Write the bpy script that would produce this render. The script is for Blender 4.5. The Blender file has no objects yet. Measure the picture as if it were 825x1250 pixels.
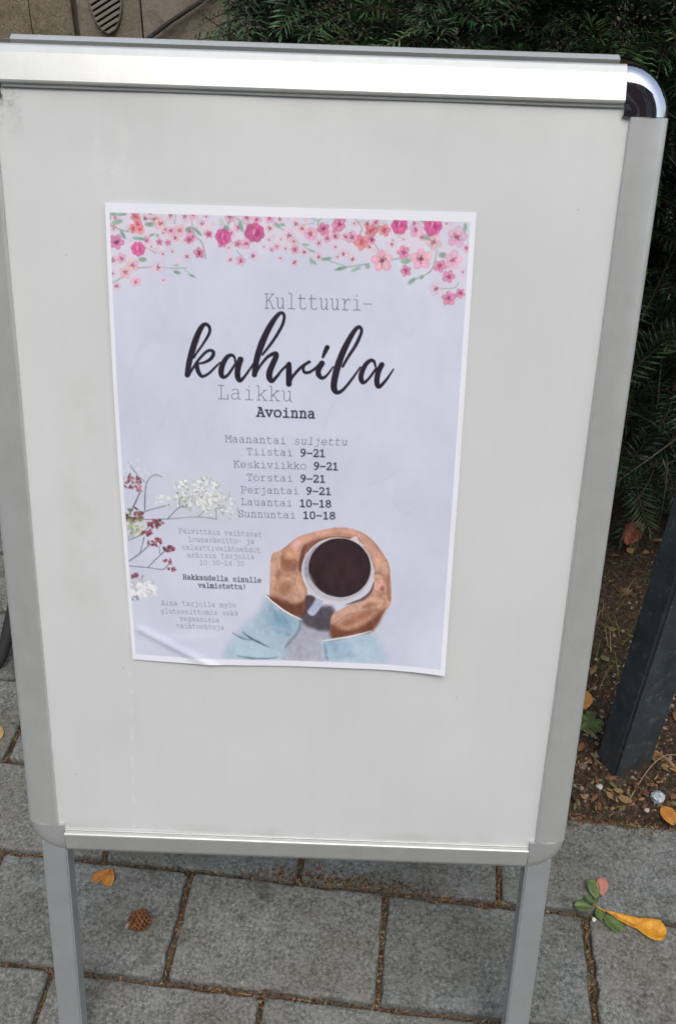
import bpy, bmesh, math, random
import numpy as np
from mathutils import Vector, Matrix

# ------------------------------------------------------------------ camera, world, sun, exposure
SC = bpy.context.scene
COL = SC.collection
CAM = (0.03522, -0.51657, 1.21065)
R0 = (0.999321, 0.025830, 0.026273)      # camera right
R1 = (0.036549, -0.604893, -0.795468)    # camera down
R2 = (-0.004654, 0.795888, -0.605426)    # view direction
cam_d = bpy.data.cameras.new('camera')
cam = bpy.data.objects.new('camera', cam_d)
COL.objects.link(cam)
m4 = Matrix.Identity(4)
for i in range(3):
    m4[i][0] = R0[i]; m4[i][1] = -R1[i]; m4[i][2] = -R2[i]; m4[i][3] = CAM[i]
cam.matrix_world = m4
cam_d.sensor_fit = 'VERTICAL'; cam_d.sensor_height = 24.0
cam_d.lens = 24.0 * 1208.08 / 1250
cam_d.clip_start = 0.02; cam_d.clip_end = 500
SC.camera = cam

W = bpy.data.worlds.new('World'); SC.world = W; W.use_nodes = True
nt = W.node_tree; nt.nodes.clear()
SUN_EL, SUN_AZ = math.radians(58), math.radians(172)   # azimuth clockwise from +Y
sky = nt.nodes.new('ShaderNodeTexSky'); sky.sky_type = 'NISHITA'; sky.sun_disc = False
sky.sun_elevation = SUN_EL; sky.sun_rotation = SUN_AZ
sky.air_density = 1.0; sky.dust_density = 4.0; sky.ozone_density = 1.0
hs = nt.nodes.new('ShaderNodeHueSaturation'); hs.inputs['Saturation'].default_value = 0.85
bg = nt.nodes.new('ShaderNodeBackground'); bg.inputs['Strength'].default_value = 0.135
wo = nt.nodes.new('ShaderNodeOutputWorld')
nt.links.new(sky.outputs[0], hs.inputs['Color']); nt.links.new(hs.outputs[0], bg.inputs[0]); nt.links.new(bg.outputs[0], wo.inputs[0])
sun_d = bpy.data.lights.new('sun', 'SUN'); sun_d.energy = 0.9; sun_d.angle = math.radians(35); sun_d.color = (1, .985, .97)
sun = bpy.data.objects.new('sun', sun_d); COL.objects.link(sun)
sdir = Vector((math.sin(SUN_AZ) * math.cos(SUN_EL), math.cos(SUN_AZ) * math.cos(SUN_EL), math.sin(SUN_EL)))
sun.rotation_euler = sdir.to_track_quat('Z', 'Y').to_euler(); sun.location = (0, 0, 6)
SC.view_settings.view_transform = 'Standard'; SC.view_settings.look = 'None'
SC.view_settings.exposure = 0.60; SC.view_settings.gamma = 1.0
SC.render.engine = 'CYCLES'

random.seed(11)
NR = np.random.default_rng(5)
S = 0.001                                   # everything below is authored in millimetres

# ------------------------------------------------------------------ materials
def mat(name, base=(.5, .5, .5), rough=.5, metal=0., spec=.5):
    m = bpy.data.materials.new(name); m.use_nodes = True
    b = m.node_tree.nodes['Principled BSDF']
    b.inputs['Base Color'].default_value = (*base, 1); b.inputs['Roughness'].default_value = rough
    b.inputs['Metallic'].default_value = metal; b.inputs['Specular IOR Level'].default_value = spec
    return m
def N(m, t, **kw):
    n = m.node_tree.nodes.new(t)
    for k, v in kw.items():
        if k in n.inputs: n.inputs[k].default_value = v
        else: setattr(n, k, v)
    return n
def L(m, a, b): m.node_tree.links.new(a, b)
def bsdf(m): return m.node_tree.nodes['Principled BSDF']
def ramp(m, src, stops):
    r = N(m, 'ShaderNodeValToRGB'); e = r.color_ramp.elements
    while len(e) < len(stops): e.new(.5)
    for el, (p, c) in zip(e, stops):
        el.position = p; el.color = (*c, 1) if len(c) == 3 else c
    L(m, src, r.inputs[0]); return r.outputs[0]
def noise(m, scale, detail=4, rough=.6, coord='Object', vec=None, dist=0.):
    n = N(m, 'ShaderNodeTexNoise', Scale=scale, Detail=detail, Roughness=rough, Distortion=dist)
    if vec is None:
        tc = N(m, 'ShaderNodeTexCoord'); vec = tc.outputs[coord]
    L(m, vec, n.inputs['Vector']); return n.outputs['Fac']
def mix(m, fac, a, b, mode='MIX'):
    n = N(m, 'ShaderNodeMix', data_type='RGBA', blend_type=mode)
    if isinstance(fac, (int, float)): n.inputs[0].default_value = fac
    else: L(m, fac, n.inputs[0])
    for i, v in ((6, a), (7, b)):
        if isinstance(v, tuple): n.inputs[i].default_value = (*v, 1)
        else: L(m, v, n.inputs[i])
    return n.outputs[2]
def math_(m, op, a, b=None, clamp=False):
    n = N(m, 'ShaderNodeMath', operation=op, use_clamp=clamp)
    for i, v in ((0, a), (1, b)):
        if v is None: continue
        if isinstance(v, (int, float)): n.inputs[i].default_value = v
        else: L(m, v, n.inputs[i])
    return n.outputs[0]
def bump(m, h, strength=.3, dist=.001, prev=None):
    n = N(m, 'ShaderNodeBump', Strength=strength, Distance=dist); L(m, h, n.inputs['Height'])
    if prev is not None: L(m, prev, n.inputs['Normal'])
    L(m, n.outputs[0], bsdf(m).inputs['Normal']); return n.outputs[0]

# ------------------------------------------------------------------ object helpers
def tag(o, label=None, cat=None, group=None, kind=None):
    for k, v in (('label', label), ('category', cat), ('group', group), ('kind', kind)):
        if v: o[k] = v
    return o
def empty(name, loc, label=None, cat=None, group=None):
    o = bpy.data.objects.new(name, None); COL.objects.link(o)
    o.location = Vector(loc) * S; o.empty_display_size = .03
    return tag(o, label, cat, group)
def link_mesh(name, me, parent=None, loc=(0, 0, 0)):
    o = bpy.data.objects.new(name, me); COL.objects.link(o)
    o.location = Vector(loc) * S
    if parent is not None: o.parent = parent
    return o
def build(name, V, F, m, parent=None, origin=None, smooth=False, cols=None):
    """V in world millimetres; the mesh is stored relative to its origin (or to its parent chain)."""
    if parent is not None:
        org = np.array(wloc(parent)); loc = (0, 0, 0)
    else:
        org = np.array(origin if origin is not None else (0, 0, 0), float); loc = org
    V = (np.asarray(V, float) - org) * S
    me = bpy.data.meshes.new(name)
    me.from_pydata(V.tolist() if len(V) < 60000 else V, [], F)
    if smooth: me.polygons.foreach_set('use_smooth', [True] * len(me.polygons))
    if cols is not None:
        a = me.color_attributes.new('tint', 'FLOAT_COLOR', 'POINT')
        c = np.ones((len(V), 4), np.float32); c[:, :3] = cols; a.data.foreach_set('color', c.ravel())
    me.materials.append(m); me.update()
    return link_mesh(name, me, parent, loc)
def wloc(o):
    v = Vector((0, 0, 0))
    while o is not None: v += o.location; o = o.parent
    return tuple(v / S)
def fast_mesh(name, V, tris_or_quads, m, parent=None, origin=(0, 0, 0), cols=None, smooth=False):
    org = np.array(wloc(parent) if parent is not None else origin, float)
    V = ((np.asarray(V, float) - org) * S).astype(np.float32); Fq = np.asarray(tris_or_quads, np.int32)
    me = bpy.data.meshes.new(name); k = Fq.shape[1]
    me.vertices.add(len(V)); me.vertices.foreach_set('co', V.ravel())
    me.loops.add(Fq.size); me.loops.foreach_set('vertex_index', Fq.ravel())
    me.polygons.add(len(Fq)); me.polygons.foreach_set('loop_start', np.arange(0, Fq.size, k, dtype=np.int32))
    me.polygons.foreach_set('loop_total', np.full(len(Fq), k, np.int32))
    me.polygons.foreach_set('use_smooth', np.full(len(Fq), bool(smooth)))
    if cols is not None:
        a = me.color_attributes.new('tint', 'FLOAT_COLOR', 'POINT')
        c = np.ones((len(V), 4), np.float32); c[:, :3] = cols; a.data.foreach_set('color', c.ravel())
    me.update(calc_edges=True); me.materials.append(m)
    return link_mesh(name, me, parent, (0, 0, 0) if parent is not None else org)
class MB:
    def __init__(s): s.V = []; s.F = []
    def add(s, V, F):
        n = len(s.V); s.V += [tuple(v) for v in V]; s.F += [tuple(i + n for i in f) for f in F]
    def tube(s, pts, rad, k=6, cap=True):
        pts = [Vector(p) for p in pts]
        rad = rad if isinstance(rad, (list, tuple)) else [rad] * len(pts)
        V = []; F = []; u = None
        for i, p in enumerate(pts):
            t = (pts[min(i + 1, len(pts) - 1)] - pts[max(i - 1, 0)]).normalized()
            if u is None:
                u = t.orthogonal().normalized()
            else:
                u = (u - t * u.dot(t)).normalized()
            w = t.cross(u)
            for j in range(k):
                a = 2 * math.pi * j / k
                V.append(p + (u * math.cos(a) + w * math.sin(a)) * rad[i])
        for i in range(len(pts) - 1):
            for j in range(k):
                a, b = i * k + j, i * k + (j + 1) % k
                F.append((a, b, b + k, a + k))
        if cap:
            F.append(tuple(range(k))[::-1]); F.append(tuple((len(pts) - 1) * k + j for j in range(k)))
        s.add(V, F)
    def blob(s, c, r, seg=6, rings=4, jit=.2, rnd=random, flat=1.):
        c = Vector(c); V = [c + Vector((0, 0, r * flat))]; F = []
        for i in range(1, rings):
            th = math.pi * i / rings
            for j in range(seg):
                ph = 2 * math.pi * (j + .5 * (i % 2)) / seg; q = r * (1 + rnd.uniform(-jit, jit))
                V.append(c + Vector((q * math.sin(th) * math.cos(ph), q * math.sin(th) * math.sin(ph), q * flat * math.cos(th))))
        V.append(c - Vector((0, 0, r * flat))); last = len(V) - 1
        for j in range(seg):
            F.append((0, 1 + j, 1 + (j + 1) % seg)); b = 1 + (rings - 2) * seg
            F.append((last, b + (j + 1) % seg, b + j))
        for i in range(rings - 2):
            for j in range(seg):
                a = 1 + i * seg + j; b = 1 + i * seg + (j + 1) % seg
                F.append((a, a + seg, b + seg, b))
        s.add(V, F)
    def build(s, name, m, parent=None, origin=None, smooth=False): return build(name, s.V, s.F, m, parent, origin, smooth)
def bevel(o, w=1.0, seg=2, smooth=True):
    bm = bmesh.new(); bm.from_mesh(o.data)
    bmesh.ops.recalc_face_normals(bm, faces=bm.faces)
    es = [e for e in bm.edges if len(e.link_faces) == 2 and e.calc_face_angle(0) > .5]
    bmesh.ops.bevel(bm, geom=es, offset=w * S, segments=seg, affect='EDGES', clamp_overlap=True)
    bm.to_mesh(o.data); bm.free()
    if smooth:
        o.data.polygons.foreach_set('use_smooth', [True] * len(o.data.polygons))
        o.data.set_sharp_from_angle(angle=math.radians(35))
    return o
def fix_normals(o):
    bm = bmesh.new(); bm.from_mesh(o.data); bmesh.ops.recalc_face_normals(bm, faces=bm.faces); bm.to_mesh(o.data); bm.free(); return o

# board plane -> world.  board x right, y down from the middle of the face, z away from the viewer
LEAN = math.radians(15.65); FOOT = 690.0
def b2w(x, y, z=0.):
    return (x, -(y - FOOT) * math.sin(LEAN) + z * math.cos(LEAN), -(y - FOOT) * math.cos(LEAN) - z * math.sin(LEAN))
YM = 309.5                                     # the hinge line of the A-shape, world Y
def r2w(x, y, z=0.):
    X, Y, Z = b2w(x, y, z); return (-X, 2 * YM - Y, Z)

# ------------------------------------------------------------------ surface materials
# flamed granite paving
def granite(name, dark, mid, light, patch):
    m = mat(name, rough=.85, spec=.3)
    oi = N(m, 'ShaderNodeObjectInfo'); tc = N(m, 'ShaderNodeTexCoord')
    vm = N(m, 'ShaderNodeVectorMath', operation='ADD'); cx = N(m, 'ShaderNodeCombineXYZ')
    r9 = math_(m, 'MULTIPLY', oi.outputs['Random'], 7.3)
    L(m, r9, cx.inputs[0]); L(m, r9, cx.inputs[1]); L(m, tc.outputs['Object'], vm.inputs[0]); L(m, cx.outputs[0], vm.inputs[1])
    v = vm.outputs[0]
    n1 = noise(m, 210, 5, .75, vec=v); n2 = noise(m, 48, 5, .75, vec=v, dist=.6); n3 = noise(m, 7, 3, .6, vec=v)
    c = ramp(m, n1, [(.33, dark), (.5, mid), (.67, light)])
    c = mix(m, math_(m, 'MULTIPLY', ramp(m, n2, [(.46, (0, 0, 0)), (.62, (1, 1, 1))]), .6), c, patch)
    sp = N(m, 'ShaderNodeTexVoronoi', Scale=300.); L(m, v, sp.inputs['Vector'])
    wh = ramp(m, sp.outputs['Distance'], [(.10, (1, 1, 1)), (.22, (0, 0, 0))])
    sel = ramp(m, noise(m, 90, 2, .5, vec=v), [(.49, (0, 0, 0)), (.62, (1, 1, 1))])
    c = mix(m, mix(m, 1., wh, sel, 'MULTIPLY'), c, (.42, .43, .42))
    st = ramp(m, n3, [(.40, (.84, .82, .76)), (.6, (1.06, 1.07, 1.08))])
    c = mix(m, 1., c, st, 'MULTIPLY')
    sh = ramp(m, oi.outputs['Random'], [(0, (.84, .87, .88)), (.5, (1.0, 1.0, .98)), (1, (1.12, 1.10, 1.06))])
    c = mix(m, 1., c, sh, 'MULTIPLY')
    st2 = ramp(m, noise(m, 13, 5, .65, dist=1.2), [(.52, (1, 1, 1)), (.66, (.74, .73, .68))]); c = mix(m, 1., c, st2, 'MULTIPLY')
    L(m, c, bsdf(m).inputs['Base Color'])
    b1 = bump(m, n2, .8, .004); bump(m, n1, .7, .0016, b1)
    return m
M_SLAB = granite('granite_paving', (.060, .064, .059), (.150, .156, .146), (.31, .316, .30), (.235, .243, .228))
M_BED = mat('joint_earth', rough=.95)
c = ramp(M_BED, noise(M_BED, 260, 4, .7), [(.3, (.030, .022, .016)), (.5, (.095, .066, .046)), (.7, (.19, .145, .105))]); L(M_BED, c, bsdf(M_BED).inputs['Base Color']); bump(M_BED, noise(M_BED, 220, 3), .8, .004)
M_SOIL = mat('dark_soil', rough=.95, spec=.2)
c = ramp(M_SOIL, noise(M_SOIL, 120, 6, .75), [(.3, (.012, .009, .007)), (.5, (.045, .032, .022)), (.7, (.12, .09, .06))]); L(M_SOIL, c, bsdf(M_SOIL).inputs['Base Color']); bump(M_SOIL, noise(M_SOIL, 150, 4), 1., .008)
M_GROUND = mat('far_ground', (.09, .085, .075), .95)
c = ramp(M_GROUND, noise(M_GROUND, 3, 6, .7), [(.3, (.07, .068, .06)), (.7, (.13, .125, .115))]); L(M_GROUND, c, bsdf(M_GROUND).inputs['Base Color'])

def tinted(name, rough=.7, spec=.3, nz=None, trans=0.):
    m = mat(name, rough=rough, spec=spec)
    a = N(m, 'ShaderNodeVertexColor', layer_name='tint'); c = a.outputs[0]
    if nz:
        c = mix(m, 1., c, ramp(m, noise(m, nz, 4), [(.3, (.65, .65, .65)), (.7, (1.25, 1.25, 1.25))]), 'MULTIPLY')
    L(m, c, bsdf(m).inputs['Base Color'])
    return m
M_LITTER = tinted('plant_litter', .9, .2)
M_NEEDLE = tinted('evergreen_needles', .5, .4)
M_BARK = mat('twig_bark', (.05, .032, .02), .9)
M_PEBBLE = mat('pale_pebble', (.42, .40, .37), .7)

def alu(name, base, rough, metal=.85, grain=True):
    m = mat(name, base, rough, metal)
    tc = N(m, 'ShaderNodeTexCoord')
    n = noise(m, 9, 4, .6, vec=tc.outputs['Object'])
    r = N(m, 'ShaderNodeMapRange'); r.inputs['To Min'].default_value = rough * .85; r.inputs['To Max'].default_value = rough * 1.2
    L(m, n, r.inputs[0]); L(m, r.outputs[0], bsdf(m).inputs['Roughness'])
    sm_ = N(m, 'ShaderNodeMapping'); sm_.inputs['Scale'].default_value = (260, 14, 14); L(m, tc.outputs['Object'], sm_.inputs[0])
    c = ramp(m, noise(m, 30, 5, .7), [(.3, tuple(x * .90 for x in base)), (.65, base)])
    c = mix(m, 1., c, ramp(m, noise(m, 1., 4, .7, vec=sm_.outputs[0]), [(.3, (.985, .985, .985)), (.65, (1.01, 1.01, 1.01))]), 'MULTIPLY')
    sct = ramp(m, noise(m, 75, 6, .85), [(.66, (0, 0, 0)), (.70, (1, 1, 1))]); c = mix(m, math_(m, 'MULTIPLY', sct, .35), c, tuple(x * .55 for x in base)); L(m, c, bsdf(m).inputs['Base Color'])
    bump(m, noise(m, 900, 2), .05, .0003)
    return m
M_ALU = alu('anodised_aluminium', (.60, .625, .60), .34, .46)
M_LEG = alu('leg_aluminium', (.42, .45, .45), .42, .4)
M_CHROME = mat('chrome', (.80, .80, .80), .07, 1.)
M_CAPM = alu('satin_corner', (.58, .60, .59), .28, .55)
M_GAP = mat('dark_gap', (.02, .02, .02), .8)
M_BACKP = mat('galvanised_back', (.35, .36, .36), .5, .5)
M_RUB = mat('black_rubber', (.02, .02, .02), .7)

# the display panel: milky cover with grime and tape marks
M_PANEL = mat('milky_panel', (.62, .64, .625), .42, 0., .45)
def panel_nodes(m):
    tc = N(m, 'ShaderNodeTexCoord'); sx = N(m, 'ShaderNodeSeparateXYZ'); L(m, tc.outputs['UV'], sx.inputs[0])   # UV holds board metres
    base = ramp(m, noise(m, 5, 5, .6), [(.35, (.615, .642, .634)), (.65, (.655, .680, .671))])
    def band(ax, c, w, soft):   # 1 inside |ax-c|<w, fading over soft
        d = math_(m, 'ABSOLUTE', math_(m, 'SUBTRACT', ax, c))
        r = N(m, 'ShaderNodeMapRange'); r.inputs['From Min'].default_value = w; r.inputs['From Max'].default_value = w + soft
        r.inputs['To Min'].default_value = 1; r.inputs['To Max'].default_value = 0
        L(m, d, r.inputs[0]); return r.outputs[0]
    x, y = sx.outputs[0], sx.outputs[1]
    mu = lambda *a: math_(m, 'MULTIPLY', *a)
    # tape residue line down the left of the poster
    gate = mix(m, 1., ramp(m, noise(m, 60, 5, .75), [(.44, (0, 0, 0)), (.62, (1, 1, 1))]), ramp(m, noise(m, 340, 4, .7), [(.42, (.15, .15, .15)), (.6, (1, 1, 1))]), 'MULTIPLY')
    xs = math_(m, 'ADD', math_(m, 'ADD', x, mu(y, .026)), mu(math_(m, 'SUBTRACT', noise(m, 45, 3, .7), .5), .0045))
    k1 = mu(mu(band(xs, -.1585, .0007, .0018), gate), mu(band(y, .26, .10, .05), .75))
    k1b = mu(mu(band(xs, -.1600, .0005, .0018), gate), mu(band(y, -.02, .22, .06), .45))
    k2 = mu(mu(band(x, -.157, .008, .014), band(y, -.307, .016, .018)), mu(gate, .40))
    c = mix(m, math_(m, 'MAXIMUM', math_(m, 'MAXIMUM', k1, k1b), k2), base, (.82, .82, .80))
    # brownish smears at the left, patchy grey top band, dark upper left corner
    g2 = ramp(m, noise(m, 22, 4, .6), [(.38, (0, 0, 0)), (.7, (1, 1, 1))])
    k3 = mu(math_(m, 'MAXIMUM', mu(band(x, -.199, .006, .020), band(y, .012, .05, .08)), mu(band(x, -.192, .005, .02), band(y, -.09, .01, .04))), mu(g2, .30))
    k4 = mu(band(y, -.352, .004, .05), mu(g2, .22))
    k5 = mu(mu(band(x, -.244, .002, .02), band(y, -.345, .004, .03)), mu(gate, .9))
    c = mix(m, k3, c, (.40, .38, .31)); c = mix(m, k4, c, (.42, .42, .40)); c = mix(m, k5, c, (.12, .12, .12))
    spk = N(m, 'ShaderNodeTexVoronoi', Scale=55.); L(m, tc.outputs['UV'], spk.inputs['Vector'])
    dots = mu(ramp(m, spk.outputs['Distance'], [(.03, (1, 1, 1)), (.06, (0, 0, 0))]), ramp(m, noise(m, 14, 2), [(.58, (0, 0, 0)), (.62, (1, 1, 1))]))
    c = mix(m, mu(dots, .5), c, (.3, .29, .26))
    mp = N(m, 'ShaderNodeMapping'); mp.inputs['Scale'].default_value = (90, 5, 1); mp.inputs['Rotation'].default_value = (0, 0, .12); L(m, tc.outputs['UV'], mp.inputs[0])
    wipe = ramp(m, noise(m, 1.0, 5, .6, vec=mp.outputs[0]), [(.3, (.988, .988, .988)), (.7, (1.008, 1.008, 1.008))]); c = mix(m, 1., c, wipe, 'MULTIPLY')
    # grime gathered along the lower lip and the left edge
    lip = mu(band(y, .352, .0015, .012), mu(g2, .45)); c = mix(m, lip, c, (.36, .35, .31))
    L(m, c, bsdf(m).inputs['Base Color'])
    bump(m, noise(m, 6, 3, .5), .25, .006)
    r = ramp(m, noise(m, 16, 5, .65), [(.3, (.34, .34, .34)), (.7, (.5, .5, .5))]); L(m, r, bsdf(m).inputs['Roughness'])
panel_nodes(M_PANEL)

# ================================================================== SETTING
def sheet(name, x0, y0, x1, y1, z, m, parent=None):
    return build(name, [(x0, y0, z), (x1, y0, z), (x1, y1, z), (x0, y1, z)], [(0, 1, 2, 3)], m, parent)
g = sheet('ground', -60000, -60000, 60000, 60000, -45, M_GROUND); tag(g, kind='structure')

E1 = (math.cos(math.radians(-4.47)), math.sin(math.radians(-4.47))); E2 = (-E1[1], E1[0])
def uvw(u, v, z=0.): return (u * E1[0] + v * E2[0], u * E1[1] + v * E2[1], z)
pave = build('pavement', [uvw(-1700, -1000, -11), uvw(1700, -1000, -11), uvw(1700, 392, -11), uvw(-330, 392, -11), uvw(-330, 2560, -11), uvw(-1700, 2560, -11)], [(0, 1, 2, 3), (0, 3, 4, 5)], M_BED)
tag(pave, kind='structure')

def slab(u0, u1, v0, v1, rnd):
    g_ = 4.4
    a, b, c_, d = u0 + g_ * rnd.uniform(.6, 1.2), u1 - g_ * rnd.uniform(.6, 1.2), v0 + g_ * rnd.uniform(.5, 1.2), v1 - g_ * rnd.uniform(.5, 1.2)
    cr = rnd.uniform(1.5, 5); out = []
    def side(p, q, nx, ny, n, sgn=1):
        for i in range(n):
            t = i / n
            j = rnd.uniform(-1.1, 1.1) - (rnd.uniform(1.5, 4.) * sgn if rnd.random() < .06 else 0) if i else 0
            out.append((p[0] + (q[0] - p[0]) * t + nx * j, p[1] + (q[1] - p[1]) * t + ny * j))
    side((a + cr, c_), (b - cr, c_), 0, 1, 14, -1); out.append((b - cr * .9, c_))
    side((b, c_ + cr), (b, d - cr), 1, 0, 9, 1); out.append((b, d - cr * .9))
    side((b - cr, d), (a + cr, d), 0, 1, 14, 1); out.append((a + cr * .9, d))
    side((a, d - cr), (a, c_ + cr), 1, 0, 9, -1); out.append((a, c_ + cr * .9))
    n = len(out); cu, cv = (a + b) / 2, (c_ + d) / 2
    h = rnd.uniform(-1.2, 1.6); tu, tv = rnd.uniform(-1, 1) * .006, rnd.uniform(-1, 1) * .008
    V = []
    for ins, dz in ((6., 0.), (1.6, -1.1), (0., -4.), (-.5, -26.)):
        for (u, v) in out:
            L_ = math.hypot(cu - u, cv - v)
            uu = u + (cu - u) / L_ * ins; vv = v + (cv - v) / L_ * ins
            V.append(uvw(uu, vv, h + tu * (u - cu) + tv * (v - cv) + dz + (rnd.uniform(-.35, .35) if dz > -2 else 0)))
    V.append(uvw(cu, cv, h)); F = []
    for k in range(3):
        for i in range(n):
            j = (i + 1) % n
            F.append((k * n + i, (k + 1) * n + i, (k + 1) * n + j, k * n + j))
    for i in range(n): F.append((4 * n, i, (i + 1) % n))
    return V, F
rs = random.Random(3)
rows = [88.0 + 154.5 * k for k in range(-7, 17)]
rows[8] = 243.0; rows[9] = 392.0
off = {7: -171., 8: -25.7, 6: -48.}
joints = []
for k in range(len(rows) - 1):
    v0, v1 = rows[k], rows[k + 1]
    o0 = off.get(k, -171 + rs.uniform(0, 264)); pitch = 264.5 if k != 8 else 270
    umax = 1650 if v1 < 393 else -335
    u = o0 - pitch * math.ceil((o0 + 1650) / pitch)
    while u < umax - 60:
        u1 = u + pitch
        if u1 > umax - 40 and umax < 0: u1 = umax
        if u > -1680:
            V, F = slab(u, u1, v0, v1, rs)
            o = build('paving_slab', V, F, M_SLAB, pave)
            # give every slab its own mesh centre so the grain differs
            joints.append((u, v0, v1)); 
        u = u1
    joints.append(('row', v0, umax))

# soil bed under the hedge: a displaced sheet
def fbm(x, y, s=1.0):
    return (math.sin(x * .011 * s + 1.3) * math.cos(y * .013 * s) * .5 + math.sin(x * .031 * s + y * .027 * s) * .25 + math.sin(x * .083 * s - y * .071 * s + 2) * .15)
def soil_h(x, y):
    v = x * E2[0] + y * E2[1]; u = x * E1[0] + y * E1[1]
    e = min(1, max(0, (v - 386) / 60.)); e2 = min(1, max(0, (u + 326) / 60))
    return -9 + min(e, e2) * (13 + 9 * fbm(x, y)) + 1.8 * fbm(x, y, 7) + 15 * math.exp(-(((x - 470) / 62) ** 2 + ((y - 462) / 42) ** 2))
V = []; nx, ny = 150, 110
for j in range(ny):
    for i in range(nx):
        u = -334 + (i / (nx - 1)) ** 1.2 * 2000; v = 384 + (j / (ny - 1)) ** 1.2 * 2100
        p = uvw(u, v); V.append((p[0], p[1], soil_h(p[0], p[1]) + random.uniform(-1.2, 1.2)))
F = [(j * nx + i, j * nx + i + 1, (j + 1) * nx + i + 1, (j + 1) * nx + i) for j in range(ny - 1) for i in range(nx - 1)]
tag(build('soil_bed', V, F, M_SOIL, smooth=True), kind='structure')

# litter: needles, crumbs and chips, one uncountable mass
def litter(name, pts, kinds, seed, label, pts_big=False):
    r = np.random.default_rng(seed); V = []; F = []; Cc = []
    for (x, y, z) in pts:
        k = kinds[r.integers(len(kinds))]; a = r.uniform(0, math.pi * 2); ca, sa = math.cos(a), math.sin(a); n = len(V)
        if k == 'needle':
            l, w = r.uniform(6, 16), r.uniform(.5, .9); col = [(.13, .065, .03), (.2, .11, .05), (.08, .04, .02), (.27, .19, .1)][r.integers(4)]
            q = [(-l / 2, 0), (0, w), (l / 2, 0), (0, -w)]; zz = [.2, 1.2, r.uniform(.2, 3), 1.0]
            V += [(x + p * ca - s_ * sa, y + p * sa + s_ * ca, z + h) for (p, s_), h in zip(q, zz)]
            F += [(n, n + 3, n + 1, n + 1), (n + 1, n + 3, n + 2, n + 2)]
        else:
            s0 = r.uniform(.9, 2.4) if k == 'crumb' else r.uniform(1.4, 3.4)
            col = [(.065, .046, .032), (.11, .08, .055), (.04, .03, .02), (.19, .155, .12)][r.integers(4)] if k == 'crumb' else [(.16, .085, .045), (.11, .06, .035), (.24, .18, .10), (.08, .085, .04)][r.integers(4)]
            h = s0 * (.8 if k == 'crumb' else .25)
            s0 = s0 * r.choice([1, 1, 1.6]) if k == 'chip' and pts_big else s0; q = [(-s0, -s0 * .5), (s0 * .8, -s0 * .7), (s0 * .4, s0 * .8)]
            V += [(x + p * ca - s_ * sa, y + p * sa + s_ * ca, z + .1) for p, s_ in q] + [(x, y, z + h)]
            F += [(n, n + 1, n + 3, n + 3), (n + 1, n + 2, n + 3, n + 3), (n + 2, n, n + 3, n + 3)]
        Cc += [tuple(ch * r.uniform(.8, 1.2) for ch in col)] * 4
    T = np.array(F)[:, :3]
    o = fast_mesh(name, V, T, M_LITTER, cols=np.array(Cc)); tag(o, label, 'litter', kind='stuff'); return o
r = np.random.default_rng(8); pts = []
while len(pts) < 15000:
    u, v = r.uniform(-300, 1150), 388 + r.random() ** 1.7 * 1100
    p = uvw(u, v); pts.append((p[0], p[1], soil_h(p[0], p[1])))
litter('soil_litter', pts, ['needle', 'needle', 'crumb', 'crumb', 'chip', 'chip'], 1, 'brown needles crumbs and leaf bits covering the soil under the hedge', True)
pts = []
for k in range(len(rows)):
    v = rows[k]
    if not -250 < v < 400: continue
    for i in range(1500):
        u = r.uniform(-620, 640)
        dens = .5 + .5 * math.sin(u * .017 + k * 2.1)
        if r.random() < .25 + .75 * dens:
            p = uvw(u, v + r.normal(0, 2.6 + 2.2 * dens)); pts.append((p[0], p[1], -9.5 + r.uniform(0, 6 * dens + 2)))
for j in joints:
    if j[0] == 'row' or not (-640 < j[0] < 640) or not (-250 < j[1] < 400): continue
    heavy = 1.6 if abs(j[0] - 244.5) < 3 or abs(j[0] + 48) < 3 else 1
    for i in range(int(230 * heavy)):
        p = uvw(j[0] + r.normal(0, 2.4 * heavy), r.uniform(j[1], j[2])); pts.append((p[0], p[1], -9.5 + r.uniform(0, 5 * heavy)))
for i in range(420):      # a drift of bits on the slabs behind the board and near the soil edge
    p = uvw(r.normal(40, 60), 243 + abs(r.normal(6, 8))); pts.append((p[0], p[1], 1.8))
for i in range(900):
    p = uvw(r.uniform(-100, 640), 390 - abs(r.normal(0, 6)) * (1 + .9 * math.sin(i * .7))); pts.append((p[0], p[1], 1.8))
litter('joint_litter', pts, ['needle', 'crumb', 'crumb', 'chip'], 2, 'brown needles and grit filling the joints between the granite slabs')

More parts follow.
